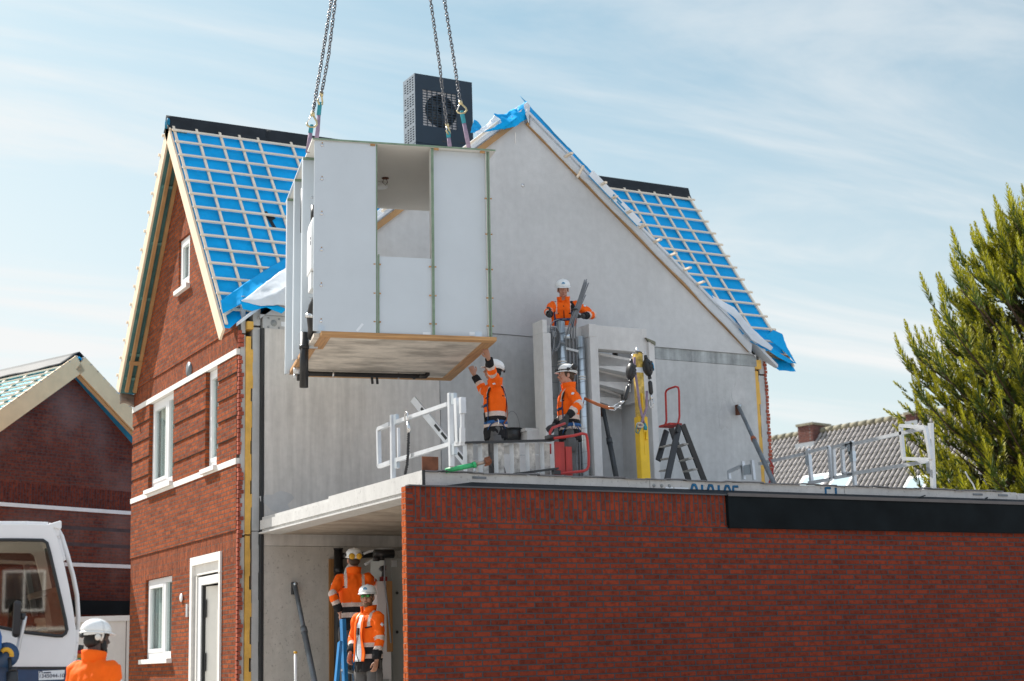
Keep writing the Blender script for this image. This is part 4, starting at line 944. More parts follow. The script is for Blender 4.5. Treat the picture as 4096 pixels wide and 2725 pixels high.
for (x, dz) in ((x1-.018, 0), (x1+.008, 0), (x2-.010, 0), (x2+.008, 0), (x3-.010, 0), (x3+.016, 0)):
    zt_ = 1.05 if abs(x-(x1+.008)) < .001 else PH-.023
    b = MB(); b.box((x, .012, .05), (x+.018, PD-.06 if x > 2 else .12 if zt_ > 2 else .04, zt_)); o = pb('partition_board', M['pod_w'], b)
    b = MB(); b.box((x+.001, .006, .05), (x+.017, .0118, zt_)); pb('board_edge', M['edge'], b, o)
# rear wall boards leave the corridor open to the back
b = MB(); b.box((.17, PD-.08, .05), (1.20, PD-.06, PH-.025)); pb('rear_board', M['pod_w'], b)
# pegs and screw caps along the joints
b = MB()
for x in (x1-.0, x2+.004, x3+.012):
    for z in (.19, .55, .92) + (() if x < 2 else (1.38, 1.85)):
        b.loft([(x-.05, .005, z), (x-.024, .005, z)], [.010, .010], n=8); b.loft([(x+.024, .005, z), (x+.042, .005, z)], [.010, .010], n=8)
for x in (x1-.06, x2+.06, x3-.06): b.box((x-.03, -.01, PH-.05), (x+.03, .012, PH-.026))
pb('dowel', M['timber'], b)
b = MB()
for z in (.17, .62, 1.07, 1.53, 1.98, 2.42): b = MB(); b.loft([(.095, 0, z), (.095, -.007, z)], [.021, .018], n=10); pb('screw_cap', M['bright'], b)
for z in (.20, .65, 1.1, 1.56, 2.01, 2.45): b = MB(); b.loft([(.097, 0, z+.0), (.097, -.003, z)], [.009, .008], n=8); pb('drill_hole', M['timber'], b)
b = MB(); b.box((.06, -.004, .055), (.14, -.001, .12)); pb('fixing_plate', M['zinc'], b)
b = MB(); b.box((2.03, .071, .055), (2.12, .0745, .13)); pb('fixing_plate', M['zinc'], b)
b = MB(); b.prism([(.52, -.003, .07), (.545, -.003, .055), (.62, -.003, .15), (.595, -.003, .165)], (0, .002, 0)); pb('paper_label', M['label'], b)
b = MB(); b.box((1.36, .026, .055), (1.46, .0295, .085)); pb('paper_label', M['label'], b)
b = MB(); b.box((1.96, .071, .07), (2.029, .0745, .12)); pb('paper_label', M['label'], b)
# left side: inner boards, fins and their ceiling edges
b = MB(); b.box((.15, .02, .05), (.168, PD-.08, PH-.025)); pb('side_board', M['pod'], b)
for (y0, zb) in ((.70, -.02), (1.62, .02), (2.52, .0)):
    b = MB(); b.box((-.055, y0, zb), (.149, y0+.02, PH-.024)); b.box((-.06, y0+.02, zb), (-.042, y0+.10, PH-.024)); o = pb('side_fin', M['pod'], b)
    b = MB()
    for z in (.2, .62, 1.07, 1.5, 1.95): b.loft([(.06, y0, z), (.06, y0-.006, z)], [.015, .013], n=8)
    pb('screw_cap', M['bright'], b, o)
    b = MB(); b.box((-.06, y0-.03, PH-.05), (.1, y0-.001, PH-.024)); pb('ceiling_batten', M['edge'], b, o)
b = MB(); b.box((-.06, .72, PH-.0225), (-.031, PD, PH-.003)); pb('ceiling_edge', M['pod'], b)
# cistern and pipes in the first bay
b = MB(); b.prism([(-.02, .10, .85), (-.02, .10, 1.42), (.0, .12, 1.52), (.15, .12, 1.52), (.15, .10, .85)], (0, .42, 0)); b.box((-.01, .2, .62), (.145, .45, .84)); c_ = pb('cistern', M['white_paint'], b, bevel=.01)
b = MB(); b.box((-.024, .14, 1.17), (-.021, .2, 1.22)); b.box((-.024, .14, 1.24), (-.021, .19, 1.27)); pb('cistern_marking', M['ink'], b, c_)
b = MB(); b.tube([(.04, .30, 1.5), (.04, .30, 1.72)], .045, n=12); pb('vent_pipe', M['black_pipe'], b)
b = MB(); b.tube([(.08, .16, .62), (.07, .16, .50), (.02, .2, .40), (-.0, .24, .28), (.03, .32, .16), (.05, .5, .08)], .055, n=14); o = pb('bend_pipe', M['black_pipe'], b)
b = MB(); b.loft([(-.005, .245, .26), (-.0, .24, .31)], [.064, .064], n=16); pb('pipe_clamp', M['bright'], b, o)
b = MB(); b.tube([(-.02, .72, .18), (-.02, .72, -.52)], .055, n=18); b.loft([(-.02, .72, -.03), (-.02, .72, .02)], [.064, .064], n=18); o = pb('drain_pipe', M['black_pipe'], b)
b = MB(); b.loft([(-.02, .72, -.5201), (-.02, .72, -.515)], [.048, .048], n=18); pb('pipe_opening', M['dark'], b, o)
b = MB(); b.tube([(.03, .9, 2.0), (.0, 1.0, 1.7), (-.03, 1.0, 1.3), (-.02, .9, 1.0)], .006, n=6); pb('loose_cable', M['cable'], b)
b = MB(); b.tube([(.02, 1.3, 2.25), (.02, 1.3, 1.65)], .035, n=10); pb('vent_pipe', M['black_pipe'], b)
# pipes under the floor
yp = 2.28
b = MB(); b.tube([(.10, yp, -.14), (.10, yp, -.07), (.13, yp, -.045), (.18, yp, -.04), (1.75, yp-.03, -.04)], .032, n=12); b.tube([(1.74, yp-.03, -.04), (1.83, yp-.03, -.038), (1.86, yp-.03, -.01), (1.86, yp-.03, .02)], .034, n=12)
for x in (.10, .2, 1.66): b.loft([(x+.0, yp-.0, -.04), (x+.035, yp, -.04)], [.039, .039], n=12)
o = pb('waste_pipe', M['black_pipe'], b)
b = MB()
for x in (.55, 1.45): b.loft([(x, yp-.01, -.04), (x+.02, yp-.01, -.04)], [.040, .040], n=12); b.box((x, yp-.015, -.005), (x+.02, yp, .015))
pb('pipe_clamp', M['bright'], b, o)
b = MB(); b.tube([(.05, 2.1, .012), (.05, 2.1, -.08)], .05, n=14); b.tube([(.03, 2.15, -.08), (.03, 2.15, -.13)], .02, n=10); pb('floor_trap', M['alu'], b)
b = MB()
for x in (1.13, 1.20): b.tube([(x, PD-.2, .01), (x+.02, PD-.15, -.10)], .018, n=8)
pb('pipe_stub', M['black'], b)
# ceiling lamp inside the corridor
b = MB(); b.loft([(1.08, 1.62, PH-.024), (1.08, 1.62, PH-.06)], [.13, .125], n=28); o = pb('ceiling_lamp', M['white_paint'], b)
b = MB(); b.loft([(1.12, 1.33, PH-.024), (1.12, 1.33, PH-.03)], [.05, .05], n=16); b.tube([(1.10, 1.33, PH-.03), (1.08, 1.32, PH-.09), (1.12, 1.31, PH-.13), (1.15, 1.33, PH-.08), (1.13, 1.33, PH-.03)], .004, n=5); pb('lamp_wire', M['rust'], b)

# ================================================================== chains, hooks and slings
def link_chain(mb, P, r=.0085, L=.062, wd=.021):
    seg = [(P[i+1]-P[i]).length for i in range(len(P)-1)]; tot = sum(seg)
    def pos(s_):
        for i, l in enumerate(seg):
            if s_ <= l or i == len(seg)-1: return P[i].lerp(P[i+1], min(1, s_/l)), (P[i+1]-P[i]).normalized()
            s_ -= l
    n = int(tot/(L*.78)); side = V(.88, -.48, 0)
    for k in range(n):
        c_, d_ = pos((k+.5)*tot/n); s1 = (side-d_*side.dot(d_)).normalized(); s2 = d_.cross(s1)
        ang = .5+k*math.pi/2+.25*math.sin(k*1.7); sd = s1*math.cos(ang)+s2*math.sin(ang)
        ring = []
        for j in range(10):
            a = 2*math.pi*j/10; h = L/2-wd
            ring.append(c_+sd*(wd*math.cos(a))+d_*(wd*math.sin(a)+(h if math.sin(a) > 0 else -h)))
        mb.tube(ring, r, n=5, closed=True)
def chain_set(pts, Yt, Yb, hook, slb, lab, lab2, front):
    P = [at(px, py, Yt+(Yb-Yt)*i/(len(pts)-1)) for i, (px, py) in enumerate(pts)]
    t = thing('lifting_chain', lab, 'chain', P[-1], 'chains lifting the bathroom pod')
    b = MB(); link_chain(b, P); b.build('chain_links', M['steel'], t)
    h = at(*hook, Yb); d_ = (P[-1]-h); u = d_.normalized(); sd = (V(.88, -.48, 0)-u*u.dot(V(.88, -.48, 0))).normalized()
    if not front: sd = (sd*.35+u.cross(sd)*.94)
    b = MB(); top_ = P[-1]; l = d_.length+.02
    b.loft([top_+u*.02, top_-u*.03], [.025, .03], n=10)
    prof = [(0, 0), (.02, -.25), (.055, -.55), (.062, -.78), (.035, -.97), (-.01, -1.0), (-.05, -.86), (-.058, -.68)]
    b.tube([top_+sd*x*1.1+u*y*l for x, y in prof], .013, n=8); hk = b.build('hook', M['gold'], t)
    b = MB(); b.tube([top_+sd*x*1.1+u*y*l for x, y in [(-.012, -.1), (-.03, -.35), (-.056, -.68)]], .009, n=6); b.build('latch', M['bright'], hk)
    e = at(*slb, Yb); st = h+u*.02
    t2 = thing('lifting_sling', lab2, 'sling', e, 'webbing slings on the pod')
    md = st.lerp(e, .30)
    b = MB(); w_ = V(.88, -.48, 0)
    b.loft([st+w_*.0, st.lerp(md, .3), md], [(.022, .006), (.03, .007), (.03, .007)], n=8, hint=w_); b.build('loop_end', M['teal'], t2)
    b = MB(); b.loft([md, md.lerp(e, .5)+w_*.004, e], [(.026, .006), (.030, .006), (.028, .006)], n=8, hint=w_); b.build('webbing', M['purple'], t2)
chain_set([(780, -160), (763, 0), (742, 130), (725, 232), (720, 262)], 18.6, 18.05, (717, 290), (708, 352), 'left front chain over the pod whose hook hangs lowest', 'violet sling below the lowest hook at the left pod corner', True)
chain_set([(786, -160), (772, 0), (756, 130), (742, 205), (740, 216)], 18.9, 19.3, (736, 238), (727, 336), 'left rear chain over the pod ending just above its neighbour hook', 'thin violet sling reaching behind the pod top left edge', False)
chain_set([(972, -160), (991, 0), (1012, 150), (1022, 240), (1029, 288)], 18.9, 19.5, (1032, 306), (1036, 350), 'right chain passing in front of the heat pump fan', 'short violet sling in front of the heat pump outlet', False)
chain_set([(1001, -160), (1023, 0), (1042, 120), (1054, 200), (1060, 236)], 18.6, 18.3, (1063, 258), (1081, 352), 'rightmost chain with a pale gold hook beside the heat pump edge', 'long violet sling under the pale gold hook at the pod right', True)

# ================================================================== things on the slab
def rail_bars(mb, pts, w=.045, h=.045):
    for i in range(len(pts)-1): mb.bar(pts[i], pts[i+1], w, h)
# left guard rail along the slab's left edge
XL = 7.42
t = thing('guard_rail', 'short aluminium guard rail at the left corner of the slab, leaning over the edge', 'guard rail', (XL, 16.5, ZT), 'aluminium guard rails')
def gl(px, py): return atX(px, py, XL)
a0, a1 = gl(903, 955), gl(1036, 905)
for a_ in (a0, a1):
    b = MB(); b.bar((XL, a_.y, ZT-.0), (XL, a_.y, a_.z), .05, .05, (0, 1, 0)); b.build('post', M['alu'], t, bevel=.004)
b = MB(); rail_bars(b, [gl(915, 971), gl(1031, 931)]); b.build('rail', M['alu'], t)
b = MB(); rail_bars(b, [gl(915, 1059), gl(1036, 1023)]); b.build('rail', M['alu'], t)
b = MB(); rail_bars(b, [gl(898, 976), gl(871, 988), gl(873, 1074), gl(900, 1064)]); b.build('side_gate', M['alu'], t)
b = MB(); b.bar(gl(1053, 917), gl(1057, 1020), .07, .06, (0, 1, 0)); b.bar(gl(1064, 915), gl(1065, 952), .06, .05, (0, 1, 0)); b.bar(gl(1064, 950), gl(1064, 1018), .035, .035, (0, 1, 0)); b.bar(gl(1064, 985), gl(1064, 1018), .05, .045, (0, 1, 0)); b.bar(gl(1050, 1022), gl(1065, 1020), .05, .05); b.build('folded_gate', M['alu'], t)
for (px, py) in ((912, 962), (1045, 914), (914, 1062), (1046, 1030)): q = gl(px, py); b = MB(); b.box((q.x-.02, q.y-.03, q.z-.08), (q.x+.02, q.y+.03, q.z+.04)); b.build('clamp', M['zinc'], t)
b = MB(); b.bar(gl(917, 985), gl(918, 1055), .03, .03, (0, 1, 0)); b.build('folded_gate', M['alu'], t)
t = thing('elastic_lanyard', 'black elastic lanyard hooked on the left guard rail', 'lanyard', gl(944, 960))
b = MB(); P = [gl(950, 998), gl(949, 1020), gl(948, 1050), gl(946, 1070), gl(941, 1095)]; Q = []
for i in range(len(P)-1):
    for j in range(9): Q.append(P[i].lerp(P[i+1], j/9)+V(0, .006*((j % 2)*2-1), 0))
b.loft([q+V(-.05, 0, 0) for q in Q], [.014+.005*(i % 2) for i in range(len(Q))], n=8); b.build('cord', M['black'], t)
b = MB(); q = gl(944, 958); b.tube([q+V(-.05, .03, -.05), q+V(-.05, .035, .02), q+V(-.05, 0, .05), q+V(-.05, -.04, .03), gl(948, 975)+V(-.05, 0, 0)], .008, n=7); b.loft([gl(948, 972)+V(-.05, 0, 0), gl(951, 996)+V(-.05, 0, 0)], [.018, .024], n=8); b.build('carabiner', M['bright'], t)
# spirit level leaning against the wall behind
p0, p1 = at(951, 919, 18.0), at(1090, 1088, 17.2)
t = thing('spirit_level', 'long white spirit level leaning diagonally behind the left guard rail', 'spirit level', p1)
b = MB(); b.bar(p0, p1, .035, .085, (.3, -.5, 1)); b.build('bar', M['alu'], t)
d_ = p1-p0
for f in (.13, .36, .47, .74): b = MB(); b.bar(p0+d_*f+V(0, -.02, 0), p0+d_*(f+.085)+V(0, -.02, 0), .02, .035, (.3, -.5, 1)); b.build('vial_window', M['black'], t)
# lying platform ladder
YLD = 15.95
t = thing('platform_ladder', 'aluminium platform ladder with red handrail lying on its side along the slab edge', 'ladder', (9, YLD, ZT))
def ld(px, py, Y=YLD): return at(px, py, Y)
b = MB(); b.bar(ld(1062, 1020, YLD+.0), ld(1272, 1014, YLD), .09, .022); b.build('side_rail', M['black'], t)
b = MB(); b.bar(ld(1180, 1092, YLD-.1), ld(1282, 1079, YLD-.1), .09, .022); b.build('side_rail', M['black'], t)
for px in (1075, 1110, 1146, 1182, 1218, 1252):
    tp, bt_ = ld(px+6, 1019), ld(px+8, 1095)
    b = MB(); b.box((tp.x-.045, YLD-.012, ZT+.02), (tp.x+.035, YLD-.004, tp.z-.01)); b.build('tread', M['alu_d'], t)
    b = MB(); b.prism([(tp.x-.075, YLD+.03, ZT+.02), (tp.x-.046, YLD-.014, ZT+.02), (tp.x-.046, YLD-.014, tp.z-.01), (tp.x-.075, YLD+.03, tp.z-.01)], (.006, .004, 0)); b.build('tread_edge', M['alu'], t)
q0, q1 = ld(1273, 1018), ld(1296, 1090)
b = MB(); b.box((q0.x, YLD-.05, q1.z-.02), (ld(1294, 1022).x, YLD-.02, q0.z)); b.build('platform', M['redp'], t)
b = MB(); b.box((ld(1296, 1030).x, YLD-.06, q1.z-.03), (ld(1310, 1030).x, YLD-.03, ld(1305, 1030).z)); b.build('platform', M['redp'], t)
YH = YLD-.12
P = [ld(1275, 1009, YH), ld(1320, 1003, YH), ld(1340, 998, YH), ld(1349, 1000, YH), ld(1352, 1010, YH), ld(1355, 1045, YH), ld(1355, 1072, YH), ld(1351, 1081, YH), ld(1342, 1085, YH), ld(1300, 1089, YH), ld(1276, 1093, YH)]
b = MB(); b.tube(P, .017, n=10); b.build('handrail', M['red'], t)
P = [ld(1266, 1010, YLD+.3), ld(1266, 995, YLD+.3), ld(1272, 985, YLD+.3), ld(1300, 975, YLD+.4)]
b = MB(); b.tube(P, .017, n=10); b.tube([ld(1266, 1022, YLD+.28), ld(1266, 1045, YLD+.28)], .017, n=10); b.build('handrail', M['red'], t)
b = MB(); b.box((q0.x-.1, YLD-.1, ld(1270, 1012).z), (q0.x+.02, YLD+.02, ld(1270, 1004).z)); b.build('hinge', M['black'], t)
b = MB(); b.box((ld(1260, 1090).x, YH-.03, ld(1270, 1096).z), (ld(1276, 1090).x, YH+.03, ld(1270, 1086).z)); b.build('hinge', M['black'], t)
b = MB(); b.tube([ld(1195, 1048, YLD+.2), ld(1250, 1047, YLD+.2)], .004, n=5); b.tube([ld(1165, 1090, YLD+.2), ld(1245, 1088, YLD+.2)], .004, n=5); b.build('tie_wire', M['bright'], t)
# green prop head lying across the slab edge
t = thing('green_prop', 'short green steel prop with rusty head lying on the slab corner', 'prop', at(1050, 1085, 15.6))
a_, c_ = at(1026, 1086, 15.58), at(1092, 1070, 15.5); e_ = at(1122, 1062, 15.45)
b = MB(); b.tube([a_+V(0, 0, .01), c_], .028, n=14); b.loft([c_-(c_-a_)*.06, c_+(c_-a_)*.04], [.036, .036], n=14); b.build('tube', M['green'], t)
b = MB(); b.tube([c_, e_], .02, n=12); b.build('inner_tube', M['tan'], t)
b = MB(); d_ = (e_-c_).normalized(); b.loft([e_-d_*.03, e_+d_*.04], [.034, .036], n=8)
for a2 in range(4): o_ = V(0, .04*math.cos(a2*1.57), .04*math.sin(a2*1.57)); b.bar(e_+o_-d_*.035, e_+o_+d_*.03, .025, .018)
hd = b.build('head', M['rust'], t)
b = MB(); b.box((a_.x-.05, a_.y-.03, a_.z-.005), (a_.x+.07, a_.y+.03, a_.z+.012)); b.build('foot_plate', M['black'], t)
# rusty plate
q0, q1 = at(970, 1051, 15.66), at(1006, 1088, 15.66)
b = MB(); b.box((q0.x, 15.64, ZT+.001), (q1.x+.01, 15.655, q0.z)); tag(b.build('steel_plate', M['rust'], bevel=.003), 'square rusty steel plate standing on the slab corner', 'steel plate')
# bucket behind the reaching worker
q = at(1181, 1012, 20.3); q.z = ZT+.10+.2*(min(int((q.x-9.97)/.225), 5)+1)+.131
t = thing('bucket', 'black plastic bucket with wire handle on the stairs behind the reaching worker', 'bucket', q)
b = MB(); b.loft([q-V(0, 0, .13), q+V(0, 0, .09)], [.10, .13], n=20); b.loft([q+V(0, 0, .075), q+V(0, 0, .09)], [.138, .138], n=20); b.build('body', M['black'], t)
b = MB(); b.tube([q+V(.12*math.cos(a), 0, .09+.26*math.sin(a)) for a in [math.pi*i/12 for i in range(13)]], .004, n=5); b.build('wire_handle', M['cable'], t)
# yellow safety post with fall arresters
YP = 17.7; pt, pbm = at(1467, 812, YP), at(1480, 1103, YP)
t = thing('safety_post', 'yellow steel fall protection post leaning slightly left on the slab', 'post', (pbm.x, YP, ZT))
pbase = V(pbm.x+.02, YP, ZT); dd = (pt-pbase); ml = pbase+dd*.45
up_ = V(0, -1, 0)
b = MB(); b.bar(pbase, pbase+dd*.56, .145, .12, up_); b.bar(pbase+dd*.30, pbase+dd*.72, .02, .135, up_); b.build('lower_tube', M['yellow'], t, bevel=.01)
b = MB(); b.bar(pbase+dd*.5601, pt, .115, .09, up_); b.build('upper_tube', M['grimy'], t, bevel=.008)
for f in (.56, .60, .64, .68, .72, .80): pass
b = MB(); b.bar(pbase+dd*.86, pbase+dd*.895, .118, .093, up_); b.build('reflective_band', M['label'], t)
b = MB(); b.loft([pt, pt+V(0, 0, .03), pt+V(0, 0, .07)], [.03, .022, .014], n=10); b.build('eye_bolt', M['bright'], t)
b = MB(); b.loft([pt-V(0, 0, .0), pt+V(0, 0, .012)], [.07, .05], n=14); b.build('cap_plate', M['black'], t)
b = MB(); q = at(1488, 995, YP-.07); b.bar(q, at(1488, 1012, YP-.07), .03, .04, up_); b.build('lug', M['yellow'], t)
def arrester(pc, tilt, lab, face, tail, grp='black fall arresters'):
    t = thing('fall_arrester', lab, 'fall arrester', pc, grp)
    Rm = Matrix.Rotation(tilt, 3, 'Y')
    b = MB(); b.ell(pc, (.062, .085, .125), n=18, m=12, R3=Rm); b.build('housing', M['black'], t)
    for k in (-.05, 0, .05):
        b = MB(); b.bar(pc+Rm @ V(-.02, -.078, k), pc+Rm @ V(.03, -.078, k+.01), .03, .03); b.build('rib', M['black'], t)
    b = MB(); b.loft([pc+Rm @ V(0, 0, .11), pc+Rm @ V(0, 0, .17)], [.03, .02], n=8); b.build('swivel', M['black'], t)
    b = MB(); b.loft([pc-Rm @ V(0, 0, .12), pc-Rm @ V(0, 0, .16)], [.022, .026], n=8); b.build('outlet', M['black'], t)
    if face:
        b = MB(); c2 = pc+Rm @ V(.058, -.03, 0); b.loft([c2, c2+Rm @ V(.012, -.006, 0)], [.06, .055], n=20); b.build('blue_badge', M['inkb'], t)
    h0 = pt+V(.03 if tilt < 0 else -.03, -.06, -.02); b = MB(); e_ = pc+Rm @ V(0, 0, .17)
    b.tube([h0, h0.lerp(e_, .4)+V(.03 if tilt < 0 else -.035, 0, .03), e_], .008, n=7); b.build('carabiner', M['bright'], t)
    P = [pc-Rm @ V(0, 0, .15)]+tail[:2]; b = MB(); b.tube(P, .005, n=6); b.build('wire', M['bright'], t)
    b = MB(); b.loft([tail[0], tail[0].lerp(tail[1], .12), tail[0].lerp(tail[1], .88), tail[1]], [.018, .03, .03, .016], n=10); b.build('shock_pack', M['black'], t)
    b = MB(); d2 = (tail[2]-tail[1]); n2 = V(.88, -.48, 0); L2 = d2.length; u2 = d2.normalized(); s2 = (n2-u2*u2.dot(n2)).normalized()
    b.loft([tail[1], tail[1]+d2*.4], [.014, .022], n=8); b.tube([tail[1]+d2*.35+s2*.016, tail[1]+d2*.7+s2*.034, tail[1]+d2*.97+s2*.015, tail[2]-s2*.02, tail[1]+d2*.7-s2*.03, tail[1]+d2*.4-s2*.016], .0085, n=7); b.build('snap_hook', M['bright'], t)
YA = YP-.1
arrester(at(1452, 855, YA), R(6), 'left fall arrester whose hook is clipped to the brown lanyard', False, [at(1446, 888, YA), at(1438, 922, YA), at(1413, 940, YA)])
arrester(at(1491, 846, YA), R(-10), 'right fall arrester with a blue badge and free hanging hook', True, [at(1496, 877, YA), at(1499, 908, YA), at(1500, 938, YA)])
t = thing('strap_sling', 'grey violet strap with teal loops wound down the yellow post', 'strap', at(1475, 960, YP-.1))
def ribbon(mb, pts, w_, hint=(.88, -.48, 0)): mb.loft(pts, [(w_/2, .004)]*len(pts), n=6, hint=hint)
YB = YP-.085
b = MB(); ribbon(b, [at(1460, 822, YB), at(1461, 850, YB), at(1467, 890, YB), at(1472, 930, YB), at(1478, 958, YB-.01), at(1482, 975, YB)], .034); ribbon(b, [at(1489, 900, YB), at(1488, 940, YB-.01), at(1481, 960, YB-.02), at(1475, 978, YB-.02), at(1468, 988, YB)], .034); b.build('webbing', M['purple'], t)
b = MB(); P = [at(1468, 975, YB-.03), at(1464, 985, YB-.03), at(1464, 995, YB-.03), at(1469, 998, YB-.03), at(1475, 985, YB-.03)]; ribbon(b, P, .03, (0, 1, 0)); ribbon(b, [at(1482, 975, YB-.03), at(1486, 985, YB-.03), at(1485, 990, YB-.03)], .05); b.build('loop_end', M['teal'], t)
b = MB(); q = at(1473, 979, YB-.02); b.tube([q+V(.05*math.cos(a), 0, .028*math.sin(a)) for a in [2*math.pi*i/12 for i in range(12)]], .016, n=7, closed=True); b.build('rope_knot', mat('pale rope', (.5, .42, .33), .8), t)
# black step ladder with red handle
YT = 18.4
t = thing('step_ladder', 'black step ladder with a red top handle standing near the concrete wall', 'ladder', (12.3, YT, ZT))
def sp_(px, py, dy=0): return at(px, py, YT+dy)
def dn(p, f=1.0): return p
b = MB(); b.bar(sp_(1562, 984, -.0), sp_(1534, 1112, -.25), .03, .085, (1, 0, 0)); b.build('front_rail', M['black'], t)
b = MB(); b.bar(sp_(1534, 992, .4), sp_(1515, 1060, .25), .03, .08, (1, 0, 0)); b.build('front_rail', M['black'], t)
b = MB(); b.bar(sp_(1571, 978, .0), sp_(1624, 1114, .1), .03, .08, (1, 0, 0)); b.build('rear_rail', M['black'], t)
b = MB(); b.bar(sp_(1545, 985, .4), sp_(1588, 1114, .5), .03, .08, (1, 0, 0)); b.build('rear_rail', M['black'], t)
for (l, r_) in (((1558, 1030), (1579, 1022)), ((1567, 1062), (1590, 1055)), ((1576, 1086), (1600, 1080))):
    b = MB(); b.bar(sp_(*l, .45), sp_(*r_, .02), .07, .02); b.build('tread', M['alu_d'], t)
for (l, r_) in (((1521, 1030), (1548, 1024)), ((1521, 1059), (1541, 1055)), ((1522, 1085), (1536, 1082))):
    b = MB(); b.bar(sp_(*l, .3), sp_(*r_, -.05), .07, .02); b.build('tread', M['alu_d'], t)
b = MB(); b.bar(sp_(1530, 983, .35), sp_(1556, 976, .05), .2, .03); b.build('platform', M['redp'], t)
b = MB(); b.tube([sp_(1531, 980, .3), sp_(1534, 968, .3), sp_(1532, 905, .3), sp_(1534, 899, .27), sp_(1540, 895, .2), sp_(1555, 890, .05), sp_(1561, 892, 0), sp_(1563, 900, 0), sp_(1564, 960, 0), sp_(1562, 970, 0), sp_(1559, 980, 0)], .015, n=10); b.build('handle', M['red'], t)
b = MB(); b.bar(sp_(1562, 978, -.06), sp_(1558, 995, -.06), .05, .04); b.build('hinge', M['black'], t)
# wall props
def prop(name, lab, top, bot, m, clampm, ring=None, r=.03, cat='prop'):
    t = thing('wall_prop', lab, cat, bot, 'push pull props bracing the walls')
    d_ = top-bot; mid_ = bot+d_*.55
    b = MB(); b.tube([bot, mid_], r*1.25, n=14); b.build('outer_tube', m, t)
    b = MB(); b.tube([mid_, top], r, n=14); b.build('inner_tube', m, t)
    b = MB(); b.loft([mid_-d_.normalized()*.05, mid_+d_.normalized()*.05], [r*1.5, r*1.4], n=14); b.build('collar', ring or m, t)
    b = MB(); b.box((top.x-.035, top.y-.01, top.z-.14), (top.x+.02, top.y+.05, top.z+.03)); b.build('wall_shoe', clampm, t)
    b = MB(); b.loft([top+V(0, -.05, 0), top+V(0, -.02, 0)], [.03, .03], n=12); b.build('bolt', M['zinc'], t)
    return t
tp = at(1700, 936, YC-.05); bt_ = V(tp.x-.55, 18.9, ZT); bt_ = at(1782, 1114, 18.6)
pr = prop('wall_prop', 'grey steel prop with orange collar bracing the right concrete wall', tp, bt_, M['prop'], M['rust'], mat('orange collar', (.36, .09, .03), .6))
b = MB(); q = tp.lerp(bt_, .78); b.tube([q+V(.02, -.06, .1), q+V(.10, -.06, -.03), q+V(.03, -.1, -.16), q+V(-.06, -.1, -.34)], .013, n=7); b.build('red_hose', M['red'], pr)
tp = at(1388, 938, YK+.5); bt_ = at(1421, 1112, YK+.0)
prop('wall_prop', 'dark steel prop leaning under the winding stairs', tp, bt_, M['prop_d'], M['rust'], r=.032)
tp = at(678, 1345, YC-.05); bt_ = at(728, 1590, 19.6)
prop('wall_prop', 'grey steel prop bracing the ground floor wall under the slab', tp, bt_, M['prop'], M['prop_d'], r=.032)
# right guard rails along the rear edge of the slab
XG = 14.86
def gr(px, py, dx_=0): return atX(px, py, XG+dx_)
def bars(t, nm, segs, w_=.045):
    b = MB()
    for s_ in segs: rail_bars(b, s_, w_, w_)
    return b.build(nm, M['alu'], t)
t = thing('guard_rail', 'longest guard rail with a square end frame nearest the conifer', 'guard rail', (XG, 15.7, ZT), 'aluminium guard rails')
bars(t, 'post', [[gr(2142, 974), gr(2149, 1135)]], .055); bars(t, 'post', [[gr(1961, 1016), gr(1968, 1120)]])
bars(t, 'rail', [[gr(1948, 1026), gr(2134, 984)]]); bars(t, 'rail', [[gr(1952, 1092), gr(2134, 1062)]])
bars(t, 'gate_frame', [[gr(2073, 980, .0), gr(2130, 984, -.25), gr(2143, 1058, -.25), gr(2080, 1056, 0), gr(2073, 980, 0)]])
bars(t, 'gate_frame', [[gr(1951, 1024), gr(1938, 1033), gr(1942, 1092), gr(1953, 1090)]])
for px, py in ((2138, 1008), (2139, 1072), (1957, 1030)): q = gr(px, py); b = MB(); b.box((q.x-.03, q.y-.03, q.z-.10), (q.x+.03, q.y+.03, q.z+.04)); b.build('clamp', M['zinc'], t)
t = thing('guard_rail', 'middle guard rail with two open square frames on the slab rear edge', 'guard rail', (XG, 17, ZT), 'aluminium guard rails')
bars(t, 'post', [[gr(1860, 1033), gr(1868, 1110)]], .05)
bars(t, 'gate_frame', [[gr(1854, 1043), gr(1908, 1029), gr(1914, 1103), gr(1862, 1112)]]); bars(t, 'gate_frame', [[gr(1918, 1030), gr(1921, 1100), gr(1965, 1092), gr(1962, 1018), gr(1918, 1030)]])
bars(t, 'rail', [[gr(1748, 1068), gr(1856, 1044)]])
for px, py in ((1861, 1056), (1962, 1047)): q = gr(px, py); b = MB(); b.box((q.x-.03, q.y-.04, q.z-.10), (q.x+.03, q.y+.04, q.z+.05)); b.build('clamp', M['zinc'], t)
t = thing('guard_rail', 'farthest guard rail by the concrete wall crossed by the grey prop', 'guard rail', (XG, 19, ZT), 'aluminium guard rails')
bars(t, 'post', [[gr(1731, 1060), gr(1736, 1105)]]); bars(t, 'post', [[gr(1709, 1062), gr(1713, 1104)]])
bars(t, 'gate_frame', [[gr(1679, 1103), gr(1677, 1086), gr(1708, 1072), gr(1711, 1104)]])
b = MB(); q = gr(1722, 1078); b.box((q.x-.03, q.y-.08, q.z-.1), (q.x+.03, q.y+.08, q.z+.05)); b.build('clamp', M['zinc'], t)
# flex of a cable sticking up from the slab
b = MB(); b.tube([at(2247, 1133, 15.7), at(2240, 1115, 15.72), at(2228, 1098, 15.7), at(2222, 1086, 15.7)], .010, n=7)
t = tag(b.build('cable_end', M['cable_l']), 'grey cable end curling up from the slab in front of the conifer', 'cable')

